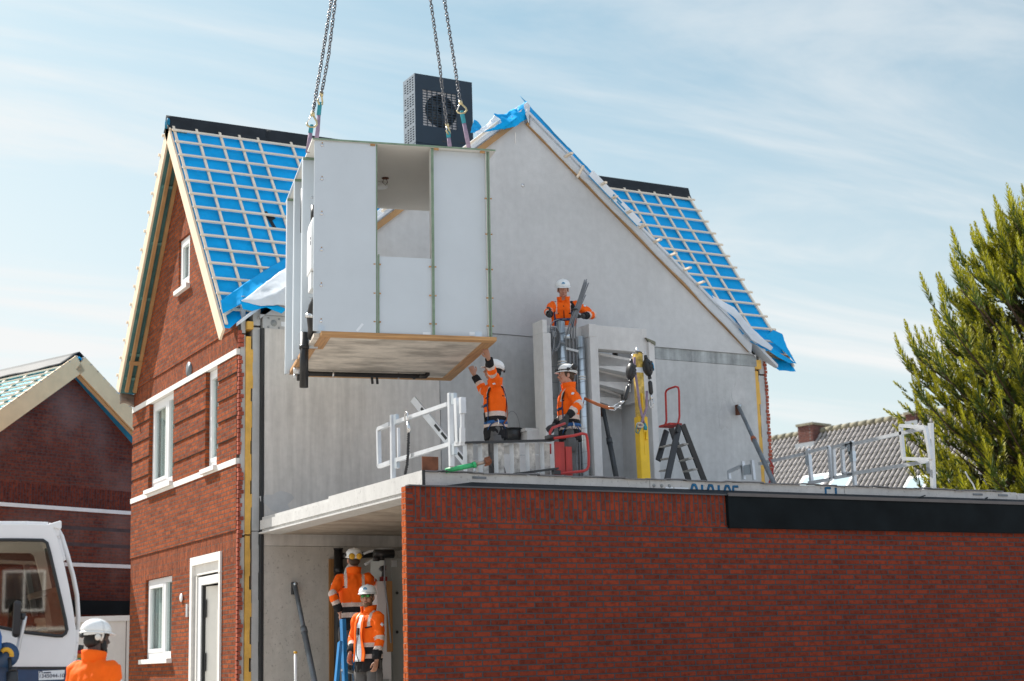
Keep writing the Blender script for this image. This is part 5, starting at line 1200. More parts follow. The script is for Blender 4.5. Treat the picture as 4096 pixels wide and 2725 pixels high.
# ================================================================== ground floor opening
YI = 20.75
t = thing('drain_stack', 'black vertical drain pipe with a side branch against the ground floor wall', 'pipe', at(779, 1560, YI))
q0, q1 = at(779, 1262, YI), at(779, 1650, YI)
b = MB(); b.tube([q0, q1], .062, n=18); b.loft([q0-V(0, 0, .02), q0+V(0, 0, .0)], [.07, .07], n=18); b.loft([q0-V(0, 0, .34), q0-V(0, 0, .26)], [.07, .07], n=18); b.build('stack', M['black_pipe'], t)
b = MB(); q = at(788, 1280, YI-.02); b.tube([q, q+V(.5, -.1, .02)], .045, n=14); b.build('branch', M['black_pipe'], t)
q0, q1 = at(757, 1287, YC-.03), at(774, 1640, YC-.03)
b = MB(); b.box((q0.x, YC-.04, .2), (q1.x+.1, YC-.012, q0.z)); tag(b.build('wooden_board', M['ply']), 'brown wooden board standing behind the black drain pipe', 'board')
t = thing('white_hose', 'white plastic hose looping above the cupboards', 'hose', at(840, 1270, 20.2))
b = MB(); b.tube([at(790, 1340, 20.4), at(797, 1310, 20.3), at(815, 1285, 20.2), at(848, 1270, 20.1), at(880, 1263, 20), at(925, 1264, 20)], .018, n=9); b.tube([at(840, 1300, 20.2), at(868, 1283, 20.2), at(886, 1268, 20.3)], .02, n=9); b.build('hose', M['cable_l'], t)
YCB = 19.6
t = thing('electrical_cupboard', 'grey metal electrical cupboard half hidden by the brick wall end', 'cupboard', at(905, 1560, YCB))
q0 = at(886, 1284, YCB); b = MB(); b.box((q0.x, YCB, 0.48), (q0.x+1.2, YCB+.5, q0.z)); b.build('casing', M['grey_cab'], t, bevel=.006)
b = MB(); b.box((at(899, 1284, YCB).x, YCB-.03, .48), (q0.x+1.2, YCB-.001, q0.z-.01)); b.build('door', M['grey_cab'], t)
b = MB(); q = at(907, 1290, YCB-.03); b.box((q.x-.04, YCB-.036, q.z-.09), (q.x+.04, YCB-.031, q.z-.0)); b.build('lock_plate', M['alu'], t)
b = MB()
for py in (1365, 1455): q = at(914, py, YCB-.05); b.ell(q, (.02, .02, .02))
b.build('knob', M['black'], t)
t = thing('utility_cabinet', 'white cabinet with pale wood edge inside the ground floor opening', 'cabinet', at(880, 1560, 19.4))
q0, q1 = at(868, 1338, 19.4), at(898, 1338, 19.4)
b = MB(); b.box((q0.x, 19.4, .48), (q1.x, 19.58, q0.z)); b.build('casing', M['cab_white'], t)
b = MB(); b.box((q1.x-.06, 19.38, 1.5), (q1.x+.02, 19.399, q0.z)); b.build('wood_edge', M['ply'], t)
b = MB(); b.box((q0.x+.04, 19.37, .5), (q1.x-.05, 19.398, 1.15)); b.build('lower_panel', M['grey_cab'], t)
b = MB(); b.tube([at(886, 1290, 19.3), at(885, 1340, 19.3), at(893, 1400, 19.3), at(900, 1480, 19.3)], .012, n=7); b.build('cable', M['cable'], t)
b = MB(); b.tube([at(862, 1275, 19.5), at(905, 1275, 19.5)], .06, n=14); b.tube([at(866, 1280, 19.5), at(866, 1292, 19.5)], .045, n=12); b.tube([at(878, 1280, 19.5), at(878, 1290, 19.5)], .045, n=12); tag(b.build('waste_manifold', M['black_pipe']), 'black waste pipe manifold above the white cabinet', 'pipe')
t = thing('cordless_drill', 'dark red and black cordless drill standing on the white cabinet', 'drill', at(881, 1336, 19.45))
b = MB(); b.bar(at(877, 1310, 19.42), at(886, 1307, 19.42), .06, .07); b.bar(at(883, 1313, 19.42), at(881, 1328, 19.42), .04, .035); b.build('body', M['black'], t, bevel=.006)
b = MB(); b.bar(at(876, 1333, 19.42), at(889, 1333, 19.42), .07, .06); b.bar(at(884, 1306, 19.40), at(887, 1306, 19.40), .05, .05); b.build('battery', mat('dull red plastic', (.2, .02, .02), .5), t)
b = MB(); b.loft([at(877, 1310, 19.42), at(872, 1311, 19.42)], [.025, .012], n=10); b.build('chuck', M['prop'], t)
t = thing('pole_ladder', 'blue ladder with two legs where the back-turned worker stands', 'ladder', at(790, 1560, 19.2))
YL2 = 18.95
b = MB(); b.bar(at(789, 1425, YL2), at(797, 1640, YL2), .09, .05, (1, 0, 0)); b.build('stile', M['bluel'], t)
b = MB(); b.bar(at(783, 1478, YL2-.15), at(768, 1640, YL2-.4), .08, .04, (1, 0, 0)); b.build('stile', M['bluel'], t)
b = MB(); b.bar(at(800, 1440, YL2+.4), at(830, 1640, YL2+.5), .09, .05, (1, 0, 0)); b.build('stile', M['bluel'], t)
for f in (.3, .55, .8): b = MB(); b.bar(at(786, 1425, YL2).lerp(at(795, 1640, YL2), f), at(800, 1440, YL2+.4).lerp(at(830, 1640, YL2+.5), f), .07, .03); b.build('rung', M['alu'], t)
t = thing('marker_pipe', 'white plastic pipe with a yellow cap standing on the ground floor', 'pipe', at(681, 1568, 19.8))
q0, q1 = at(680, 1503, 19.8), at(681, 1640, 19.8)
b = MB(); b.tube([q0, q1], .02, n=10); b.build('pipe', M['white_paint'], t)
b = MB(); b.loft([q0-V(0, 0, .01), q0+V(0, 0, .02)], [.025, .024], n=10); b.build('cap', M['muff'], t)
b = MB(); b.box((XS, 15.5, .2), (16, YC-.0, .46)); b.box((12.9, YG+.25, .46), (13.0, YC-.01, ZB-.01)); tag(b.build('concrete_floor', M['conc_w']), kind='structure')
# ================================================================== left neighbour house
th = R(66.4); DW = V(math.sin(th), math.cos(th), 0); NW = V(-math.cos(th), math.sin(th), 0)   # along the wall, away from the camera
P0 = dep(160, 1200, 30.0)
def nb(px, py, dn=0): return hit(px, py, P0+NW*dn, NW)
nh = thing('brick_house', 'dark brick neighbour house with pale timber verges left of the crane cab', 'house', (P0.x, P0.y, 0))
nh.rotation_euler = (0, 0, 0)
# build in a frame rotated to the wall: the bricks need wall-aligned coordinates
LM = Matrix((DW, NW, V(0, 0, 1))).transposed().to_4x4(); LM.translation = V(P0.x, P0.y, 0); LI = LM.inverted()
ang = math.atan2(DW.y, DW.x); nh.rotation_euler = (0, 0, ang)
def lw(p): return LI @ V(p)
apex, el, er = lw(nb(160, 858)), lw(nb(-95, 1010)), lw(nb(322, 1030))
sl_ = (apex.z-er.z)/(er.x-apex.x); zb_ = er.z-.2; xl_ = apex.x-(er.x-apex.x); zl_ = apex.z-sl_*(apex.x-xl_)
s1z, s2z = lw(nb(150, 1171)).z, lw(nb(250, 1303)).z
xr_ = er.x
b = MB(); b.prism([(xl_, 0, 0), (xr_, 0, 0), (xr_, 0, er.z-.1), (apex.x, 0, apex.z), (xl_, 0, zl_-.1)], (0, .2, 0)); b.build('gable_wall', M['brick_far'], nh, local=True)
b = MB(); b.box((xl_, -.004, s1z+.03), (xr_, -.001, s1z+.42)); b.build('soldier_course', M['sold_far'], nh, local=True)
for z in (s1z, s2z): b = MB(); b.box((xl_, -.03, z-.035), (xr_+.01, -.002, z+.035)); b.build('string_course', M['white_stone'], nh, local=True)
b = MB()
for k in range(5): z = s1z-.35-.32*k; b.box((xl_, -.003, z-.03), (xr_, -.0012, z+.03)) if z > s2z+.1 else None
b.build('recess_shade_strip', mat('painted recess shade', (.07, .045, .045), .9, var=.3), nh, local=True)  # flat dark strips paint the shade of set-back courses
zf0, zf1 = lw(nb(240, 1418)).z, lw(nb(240, 1386)).z
b = MB(); b.box((xl_, -.5, zf0), (xr_+.5, -.01, zf1)); b.build('fascia', M['blackboard'], nh, local=True)
b = MB(); b.box((xl_, -.45, 0), (xr_+.4, -.02, zf0)); b.build('extension_wall', M['brick_far'], nh, local=True)
D2 = 9.0
for sg in (-1, 1):
    xe = xr_+.15 if sg > 0 else xl_-.15
    ze = apex.z-sl_*abs(xe-apex.x)
    L = math.hypot(1, sl_)
    b = MB(); b.prism([(apex.x, -.30, apex.z+.28), (xe, -.30, ze+.28), (xe, D2, ze+.28), (apex.x, D2, apex.z+.28)], (0, 0, -.03)); rf = b.build('roof_underlay', M['cyan'] if sg < 0 else M['blue'], nh, local=True)  # left slope takes the copy with glare in its colour
    b = MB(); b.bar((apex.x, -.32, apex.z+.14), (xe, -.32, ze+.14), .04, .34, (0, 0, 1)); b.build('barge_board', M['tanb'], nh, local=True)
    b = MB(); b.bar((apex.x, -.14, apex.z+.03), (xe, -.14, ze+.03), .10, .07, (0, 0, 1)); b.build('soffit_rafter', M['tanb'], nh, local=True)
    b = MB(); b.bar((apex.x, -.14, apex.z+.11), (xe, -.14, ze+.11), .34, .01, (sg*sl_, 0, 1)); b.build('soffit_board', M['tanb'], nh, local=True)
    n = 12
    for k in range(n):
        f = (k+.6)/n; x = apex.x+(xe-apex.x)*f; z = apex.z+(ze-apex.z)*f+.28+.05
        b = MB(); b.bar((x, -.34, z), (x, D2, z), .05, .03, (0, 0, 1)); b.build('batten', M['batten'], rf, local=True)
    for k in range(9):
        y = .1+k*.7; b = MB(); b.bar((apex.x, y, apex.z+.305), (xe, y, ze+.305), .05, .022, (0, 0, 1)); b.build('counter_batten', M['batten_s'], rf, local=True)
b = MB(); b.grid(lambda u, v: (apex.x+(v-.5)*.8, -.3+9*u, apex.z+.37-abs(v-.5)*.8*sl_+.012*math.sin(u*40)*(1 if abs(v-.5) > .3 else 0)), 40, 8); solid(b.build('ridge_membrane', M['black_mem'], nh, local=True), .006)
b = MB(); b.box((xl_, .2, 0), (xl_+.2, D2, zl_-.1)); b.box((xr_-.2, .2, 0), (xr_, D2, er.z-.15)); b.build('side_wall', M['brick_far'], nh, local=True)

# ================================================================== wall panels behind the crane
q0, q1 = dep(178, 1420, 28.6), dep(330, 1420, 28.6)
t = thing('site_container', 'cream panelled site container behind the white crane cab', 'container', (q0.x, q0.y, 0))
dr = (q1-q0); dr.z = 0; dr.normalize(); nn = V(-dr.y, dr.x, 0)
b = MB()
for i in range(6):
    a_ = q0-dr*2.2+dr*(.62*i); e_ = a_+dr*.605
    b.prism([V(a_.x, a_.y, .1), V(e_.x, e_.y, .1), V(e_.x, e_.y, q0.z-.10), V(a_.x, a_.y, q0.z-.10)], nn*.5)
b.build('wall_panel', M['panelw'], t)
a_ = q0-dr*2.25; e_ = q0+dr*1.6
b = MB(); b.prism([V(a_.x, a_.y, q0.z-.099)-nn*.03, V(e_.x, e_.y, q0.z-.099)-nn*.03, V(e_.x, e_.y, q0.z)-nn*.03, V(a_.x, a_.y, q0.z)-nn*.03], nn*.56); b.build('top_rail', M['white_stone'], t)

# ================================================================== crane cab
F2 = V(fwd.x, fwd.y, 0).normalized(); R2 = V(rgt.x, rgt.y, 0).normalized(); F0, R0 = F2, R2
F2 = Matrix.Rotation(R(21), 3, 'Z') @ F2; R2 = V(F2.y, -F2.x, 0)
CD = 14.6
PC = V(dep(80, 1450, CD)); 
def cb(px, py, d=0): return hit(px, py, PC+F2*d, F2)
def inset(p, d): return p+F2*d
crane = thing('mobile_crane', 'white crane cab over a blue base with a dark mirror at the left', 'crane', (cb(60, 1500).x, cb(60, 1500).y, 0))
out = [(-330, 1210), (-60, 1206), (60, 1206), (112, 1208), (123, 1214), (133, 1240), (146, 1290), (158, 1345), (168, 1400), (175, 1450), (175, 1480), (170, 1512), (163, 1540), (-330, 1540)]
win = [(-300, 1246), (-40, 1243), (40, 1243), (99, 1244), (108, 1250), (115, 1275), (128, 1330), (141, 1385), (151, 1430), (154, 1450), (151, 1458), (143, 1464), (128, 1464), (60, 1456), (0, 1444), (-300, 1400)]
b = MB(); b.prism([cb(*p) for p in out], F2*.05, [[cb(*p) for p in win]]); b.prism([cb(*p)+F2*1.6 for p in out], F2*.05, [[cb(*p)+F2*1.6 for p in win]])
O = [cb(*p) for p in out]
for i in range(len(O)-1):
    if i in (6, 7, 8): continue
    b.prism([O[i]+F2*.05, O[i+1]+F2*.05, O[i+1]+F2*1.6, O[i]+F2*1.6], (O[i+1]-O[i]).cross(F2).normalized()*.03)
shell = b.build('cab_shell', M['cab'], crane, bevel=.012)
b = MB(); W = [cb(*p)-F2*.004 for p in win]; b.tube(W, .016, n=6, closed=True); b.build('window_seal', M['dark'], crane)
b = MB(); b.prism([cb(*p)+F2*.015 for p in win], F2*.006); b.build('side_window', M['cabglass'], crane)
b = MB(); b.prism([cb(*p)+F2*1.62 for p in win], F2*.006); b.build('side_window', M['cabglass'], crane)
b = MB()
for i in (6, 7, 8): b.prism([O[i]+F2*.05, O[i+1]+F2*.05, O[i+1]+F2*1.6, O[i]+F2*1.6], (O[i+1]-O[i]).cross(F2).normalized()*.008)
b.build('windscreen', M['cabglass'], crane)
# seat, console and steering column in the cab
b = MB(); s0 = cb(85, 1500, .6); b.prism([s0+R2*-.55+V(0, 0, -.1), s0+R2*-.05+V(0, 0, -.1), s0+R2*-.05+V(0, 0, .06), s0+R2*-.45+V(0, 0, .08), s0+R2*-.5+V(0, 0, .75), s0+R2*-.62+V(0, 0, .75)], F2*.5); b.build('driver_seat', M['prop'], crane, bevel=.03)
b = MB(); s0 = cb(112, 1470, .7); b.tube([s0+R2*(.17*math.cos(a))+V(0, 0, .10*math.sin(a))+F2*(.12*math.sin(a)) for a in [2*math.pi*i/16 for i in range(16)]], .013, n=6, closed=True); b.build('steering_wheel', M['black'], crane)
b = MB(); s0 = cb(60, 1300, .8); b.bar(s0, s0+V(0, 0, -.5)+R2*.1, .05, .05); b.bar(cb(108, 1262, 1.0), cb(135, 1400, 1.0), .05, .05); b.build('cab_pillar', M['prop'], crane)
b = MB(); s0 = cb(138, 1500, .5); b.bar(s0, s0+V(0, 0, .55)-R2*.1, .25, .12); b.bar(s0+V(0, 0, .52)-R2*.3, s0+V(0, 0, .60)+R2*.02, .35, .05); b.build('control_console', M['tan'], crane)
b = MB(); b.prism([cb(-330, 1541), cb(166, 1541), cb(166, 1700), cb(-330, 1700)], F2*2.2); b.build('chassis', M['cabblue'], crane)
b = MB(); b.prism([cb(-330, 1535)-F2*.008, cb(163, 1535)-F2*.008, cb(163, 1541)-F2*.008, cb(-330, 1541)-F2*.008], F2*.007); b.build('gap_seal', M['dark'], crane)
# number label on the blue base (no machine-readable code)
b = MB(); b.prism([cb(89, 1545)-F2*.006, cb(149, 1542)-F2*.006, cb(147, 1564)-F2*.006, cb(89, 1566)-F2*.006], F2*.004); lb = b.build('number_label', M['label'], crane)
c0 = cb(125, 1556)-F2*.008
text_mesh('1345044-1001', .048, frame_mtx(c0, R2*1.0+V(0, 0, .0), V(0, 0, 1)), 'label_number', M['ink'], lb)
b = MB(); q = cb(94, 1548)-F2*.008; b.tube([q+R2*(.012*math.cos(a))+V(0, 0, .012*math.sin(a)) for a in [math.pi*(-.2+1.4*i/10) for i in range(11)]], .004, n=5); q2 = cb(100, 1549)-F2*.008; b.bar(q2, cb(117, 1548)-F2*.008, .003, .010); b.build('label_emblem', M['ink'], lb)
# mirror on its bent arm
b = MB(); mc = [(33, 1381), (50, 1383), (46, 1468), (28, 1466)]
b.prism([cb(*p, -.42) for p in mc], F2*.12); mi = b.build('mirror', M['black'], crane, bevel=.025)
b = MB(); b.loft([cb(46, 1418, -.36), cb(58, 1421, -.36)], [.03, .035], n=12); b.build('mirror_knuckle', M['black'], mi)
b = MB(); b.tube([cb(57, 1418, -.36), cb(55, 1432, -.36), cb(46, 1470, -.36), cb(38, 1510, -.36), cb(33, 1520, -.36), cb(22, 1525, -.36), cb(-60, 1526, -.36)], .022, n=10); b.build('mirror_arm', M['alu'], mi)
# front guard tube, visor
b = MB(); P = [(120, 1222), (128, 1220), (135, 1222), (142, 1235), (155, 1277), (168, 1325), (177, 1370), (180, 1420), (178, 1460)]
b.tube([cb(*p, .2) for p in P], .022, n=10); b.build('guard_tube', M['cab'], crane)
b = MB(); b.prism([cb(104, 1209), cb(140, 1198), cb(142, 1201), cb(142, 1216), cb(137, 1219), cb(118, 1213)], F2*1.5); b.build('sun_visor', M['cab'], crane, bevel=.01)
b = MB(); b.prism([cb(118, 1214, .02), cb(136, 1218, .02), cb(137, 1233, .02), cb(126, 1234, .02)], F2*.04); b.build('guard_bracket', M['cab'], crane)
# boom foot in blue at the edge
b = MB(); b.prism([cb(-120, 1400, -.9), cb(-6, 1430, -.9), cb(5, 1465, -.9), cb(4, 1490, -.9), cb(-10, 1520, -.9), cb(-120, 1560, -.9)], F2*.4); b.build('boom_foot', M['webb'], crane, bevel=.02)
b = MB(); b.loft([cb(14, 1508, -.8), cb(14, 1508, -.6)], [.11, .11], n=20); b.prism([cb(-60, 1510, -.75), cb(20, 1520, -.75), cb(26, 1600, -.75), cb(-60, 1600, -.75)], F2*.1); b.build('hydraulic_block', M['cabblue'], crane)
b = MB(); P = [cb(14+13*math.cos(a), 1508-13*math.sin(a), -.82) for a in [math.pi*(-.1+.9*i/10) for i in range(11)]]; b.tube(P, .02, n=8); b.build('yellow_guard', M['muff'], crane)
b = MB(); b.tube([cb(22, 1515, -.8), cb(24, 1540, -.8), cb(20, 1580, -.8)], .016, n=8); b.loft([cb(28, 1546, -.8), cb(28, 1600, -.8)], [.05, .05], n=14); b.loft([cb(30, 1537, -.8), cb(30, 1547, -.8)], [.035, .035], n=14); b.build('hydraulic_hose', M['black'], crane)
b = MB()
for (z0, z1, k) in ((1485, 1497, 'black'), (1497, 1505, 'lamp_r'), (1505, 1515, 'lamp_o'), (1515, 1519, 'lamp_g')):
    b = MB(); q0, q1 = cb(186, z0, 1.2), cb(184, z1, 1.2); b.loft([q0, q1], [.032, .032], n=12); b.build('signal_lamp', M[k], crane)
b = MB(); b.bar(cb(182, 1520, 1.2), cb(165, 1520, 1.0), .04, .02); b.build('lamp_bracket', M['alu'], crane)

# ================================================================== right neighbour house with tiled roof
rA, rB = dep(1785, 1008, 60.0), dep(2120, 962, 55.0)
rB.z = rA.z = (rA.z+rB.z)/2
RD = (rB-rA); RD.z = 0; RL = RD.length; RD.normalize(); RN = V(RD.y, -RD.x, 0)
if RN.dot(-F0) < 0: RN = -RN
t = thing('tiled_house', 'grey tiled house roof with two brick chimneys behind the right end of the site', 'house', (rA.x, rA.y, 0))
pit = math.tan(R(46)); tw, tl = .215, .36
x0, x1 = -2.5, RL+4; nU = int((x1-x0)/tw); dv = 5.6; nV = int(dv/tl)
def rp_(u, s_, h=0): return rA+RD*u+RN*(s_*math.cos(R(46)))+V(0, 0, -s_*math.sin(R(46)))+(RN*math.sin(R(46))+V(0, 0, math.cos(R(46))))*h
b = MB(); b.cs = True; prof = [(0, .0), (.15, .05), (.32, .085), (.5, .075), (.62, .02), (.72, .0), (.9, -.005)]
for j in range(nV):
    row = []; b.cm = 0
    for e in (0, 1):
        pts = []
        for i in range(nU):
            for (f, h) in prof: pts.append(rp_(x0+(i+f)*tw, (j+e)*tl+(.02 if e else 0), h+(.022 if e else 0.0)))
        row.append(pts)
    m = len(row[0]); b.add(row[0]+row[1], [(k, k+1, m+k+1, m+k) for k in range(m-1)])
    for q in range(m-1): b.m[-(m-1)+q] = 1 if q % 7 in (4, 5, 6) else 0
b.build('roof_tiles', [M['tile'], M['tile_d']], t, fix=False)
b = MB()
for i in range(int((x1-x0)/.38)):
    a_ = rp_(x0+i*.38, 0, .05); e_ = rp_(x0+i*.38+.40, 0, .07); b.loft([a_, e_], [.11, .125], n=10)
b.build('ridge_tiles', M['moss'], t)
b = MB(); dn_ = RN*(dv*math.cos(R(46))); zz = dv*math.sin(R(46)); a_ = rA+RD*x0+V(0, 0, -.08); e_ = rA+RD*x1+V(0, 0, -.08)
b.prism([a_, a_+dn_-V(0, 0, zz), a_-dn_-V(0, 0, zz)], RD*(x1-x0)); b.build('roof_core', M['tile'], t)
b = MB(); a_ = rA+RD*x0; b.prism([a_+dn_*.93-V(0, 0, zz), a_-dn_*.93-V(0, 0, zz), V(*(a_-dn_*.93).xy, 0), V(*(a_+dn_*.93).xy, 0)], RD*(x1-x0)); b.build('house_wall', M['brick_old'], t)
def chimney(px0, px1, py0, py1, d):
    a_ = hit(px0, py1, rA+RN*d, RN); uc = (a_-rA).dot(RD); a2 = hit(px1, py1, rA+RN*d, RN); u2 = (a2-rA).dot(RD); zt_ = hit(px0, py0, rA+RN*d, RN).z
    b = MB(); p = rA+RD*uc; q = rA+RD*u2; p.z = q.z = rA.z-1.2
    b.prism([p+RN*d, q+RN*d, q-RN*.45, p-RN*.45], (0, 0, zt_-p.z-.08)); ch = b.build('chimney', M['brick_old'], t)
    b = MB(); c_ = RD*.05; p.z = q.z = zt_-.079; b.prism([p-c_+RN*(d+.05), q+c_+RN*(d+.05), q+c_-RN*.5, p-c_-RN*.5], (0, 0, .09)); b.build('chimney_cap', M['moss'], ch)
    b = MB(); pz = rA.z-d*pit; p.z = q.z = pz-.05; b.prism([p-c_*2+RN*(d+.06), q+c_*2+RN*(d+.06), q+c_*2+RN*(d+.06)+V(0, 0, .22), p-c_*2+RN*(d+.06)+V(0, 0, .22)], RN*.03); b.build('flashing', M['lead'], ch)
    return ch
chimney(1838, 1872, 978, 1020, .55); chimney(2086, 2110, 950, 985, .35)
for (px0, py0, px1, py1) in ((1850, 1096, 1905, 1118), (1922, 1092, 1965, 1116), (2092, 1098, 2140, 1150)):
    nR = (RN*math.sin(R(46))+V(0, 0, math.cos(R(46)))); q = hit(px0, py0, rp_(0, 0, .10), nR); q2 = hit(px1, py0, rp_(0, 0, .10), nR)
    dwn = (RN*math.cos(R(46))+V(0, 0, -math.sin(R(46)))); lx = RD*(q2-q).dot(RD)
    b = MB(); b.prism([q, q+lx, q+lx+dwn*1.3, q+dwn*1.3], -nR*.1); fr = b.build('roof_window', M['white_paint'], t)
    b = MB(); b.prism([q+lx*.1+dwn*.1+nR*.004, q+lx*.9+dwn*.1+nR*.004, q+lx*.9+dwn*1.2+nR*.004, q+lx*.1+dwn*1.2+nR*.004], nR*.004); b.build('pane', M['skyl'], fr)

# ================================================================== conifer
def conifer():
    base_ = dep(2496, 1500, 30.0); base_.z = 0
    t = thing('conifer_tree', 'tall yellow green cypress at the right edge with feathery upward branches', 'tree', base_)
    rnd = random.Random(11)
    tr = MB(); Ht = 10.0
    tr.loft([base_, base_+V(.05, 0, Ht*.4), base_+V(-.05, 0, Ht*.75), base_+V(0, 0, Ht*.95)], [.26, .18, .10, .03], n=10)
    lf = [MB(), MB(), MB()]
    def Rad(h): f = h/Ht; return min(3.1, 6.0*max(0, 1-f)**.85)*.93
    def plume(p, d, L, old):
        d = d.normalized(); up = V(0, 0, 1); n = max(6, int(L/.028)); sd = d.cross(up)
        if sd.length < .1: sd = V(1, 0, 0)
        sd.normalize(); nr = sd.cross(d).normalized(); ph = rnd.random()*6.28
        pos = p.copy(); dv_ = d.copy(); mb = lf[1 if old else 0]
        for i in range(n):
            f = i/n; dv_ = (dv_+up*.035*(1 if not old else .3)).normalized(); pos = pos+dv_*(L/n)
            wd = L*.36*(1-f)**.8*(.35+.65*min(1, f*3.5))+.02
            for k in range(2):
                a = ph+i*2.399+k*3.14; o = (sd*math.cos(a)+nr*math.sin(a)*.75)
                ld = (dv_*1.35+o+up*.25).normalized(); l = wd*rnd.uniform(.75, 1.25); q = pos+ld*l
                ws = ld.cross(o+V(.01, .02, .03)); ws = ws.normalized() if ws.length > 1e-4 else sd
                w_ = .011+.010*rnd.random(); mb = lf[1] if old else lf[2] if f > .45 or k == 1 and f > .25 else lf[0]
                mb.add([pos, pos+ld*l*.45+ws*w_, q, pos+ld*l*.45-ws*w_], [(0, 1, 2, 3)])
    def branch(h, az, Lf=1.0, dense=1.0):
        o = base_+V(0, 0, h); Rr = Rad(h)*rnd.uniform(.80, 1.06)*Lf
        rise = .38+.5*(h/Ht)+rnd.uniform(-.12, .12)
        dr_ = V(math.cos(az), math.sin(az), 0); P = []
        for i in range(7):
            f = i/6; P.append(o+dr_*(Rr*f)+V(0, 0, rise*Rr*(f**1.5)*.9-.10*math.sin(f*3)*Rr*.4))
        tr.loft(P, [.05*(1-i/6)*min(1, Rr/2)+.007 for i in range(7)], n=5)
        ns = int(Rr*13*dense)
        for i in range(ns):
            f = .26+.74*(i+rnd.random())/ns; j = min(int(f*6), 5); p = P[j].lerp(P[j+1], f*6-j)
            dd_ = (P[j+1]-P[j]).normalized(); s_ = dd_.cross(V(0, 0, 1)).normalized()
            a = rnd.choice((-1, 1))
            if f > .45 and mnoise.noise(p*.85) < -.16: continue
            dirv = dd_*rnd.uniform(.5, 1.1)+s_*a*rnd.uniform(.1, .95)+V(0, 0, rnd.uniform(.0, .7))
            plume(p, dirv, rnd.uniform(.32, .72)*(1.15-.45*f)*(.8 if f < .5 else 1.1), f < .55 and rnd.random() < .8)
        plume(P[-1]-dd_*.2, dd_+V(0, 0, .35), rnd.uniform(.7, 1.05), False)
    n = 255
    pass
    for i in range(n):
        h = 1.2+(Ht-1.9)*((i+.5)/n)**.92
        az = i*2.39996
        # branches on the far right side are outside the picture: fewer of them
        side_ = math.cos(az)*R0.x+math.sin(az)*R0.y
        branch(h, az, 1.0, 1.0 if side_ < .35 else .5)
    for i in range(3600):
        h = .9+(Ht-1.2)*rnd.random()**1.15; az = rnd.random()*6.2832
        side_ = math.cos(az)*R0.x+math.sin(az)*R0.y
        if side_ > .55: continue
        lump = 1+.16*math.sin(az*5+h*1.7)+.10*math.sin(az*9-h*3.1)
        q_ = rnd.random(); r_ = Rad(h)*(.42+.58*q_**.6)*.93*lump; o_ = V(math.cos(az), math.sin(az), 0)
        p_ = base_+o_*r_+V(0, 0, h+.25*r_)
        if mnoise.noise(p_*.85) < -.06: continue
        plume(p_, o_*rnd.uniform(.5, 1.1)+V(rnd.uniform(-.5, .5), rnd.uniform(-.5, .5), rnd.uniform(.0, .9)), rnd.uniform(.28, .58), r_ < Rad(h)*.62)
    for i in range(8): plume(base_+V(rnd.uniform(-.2, .2), rnd.uniform(-.2, .2), Ht*(.86+.014*i)), V(rnd.uniform(-.3, .3), rnd.uniform(-.3, .3), 1), 1.1, False)
    tr.build('trunk', M['bark'], t, fix=False)
    lf[0].build('crown', M['leaf'], t, fix=False); lf[1].build('inner_crown', M['leaf2'], t, fix=False); lf[2].build('young_crown', M['leaf3'], t, fix=False)
conifer()

# ================================================================== houses across the street, seen as reflections in the glass
rt = thing('row_house', 'long row of brick houses across the street, mirrored in the crane cab window', 'houses', (-4, -26, 0))
b = MB(); b.box((-44, -34, 0), (36, -26, 5.6)); b.build('wall', M['brick_y'], rt)
b = MB(); b.prism([(-44.3, -25.6, 5.5), (-44.3, -30, 9.4), (-44.3, -34.4, 5.5)], (80.6, 0, 0)); b.build('roof', M['tile_d'], rt)
b = MB(); b.box((-44, -25.99, 2.85), (36, -25.93, 2.97)); b.build('string_course', M['white_stone'], rt)
for i in range(30):
    for (z0, z1) in ((.9, 2.4), (3.5, 4.9)):
        x = -42+2.6*i; f_ = MB()
        for (xa, xb) in ((0, .08), (.66, .74), (1.32, 1.4)): f_.box((x+xa, -25.99, z0), (x+xb, -25.92, z1))
        f_.box((x+.08, -25.99, z0), (x+1.32, -25.921, z0+.08)); f_.box((x+.08, -25.99, z1-.08), (x+1.32, -25.921, z1)); fr = f_.build('window', M['white_paint'], rt)
        f_ = MB(); f_.box((x+.08, -25.998, z0+.08), (x+1.32, -25.96, z1-.08)); f_.build('pane', M['dark'], fr)
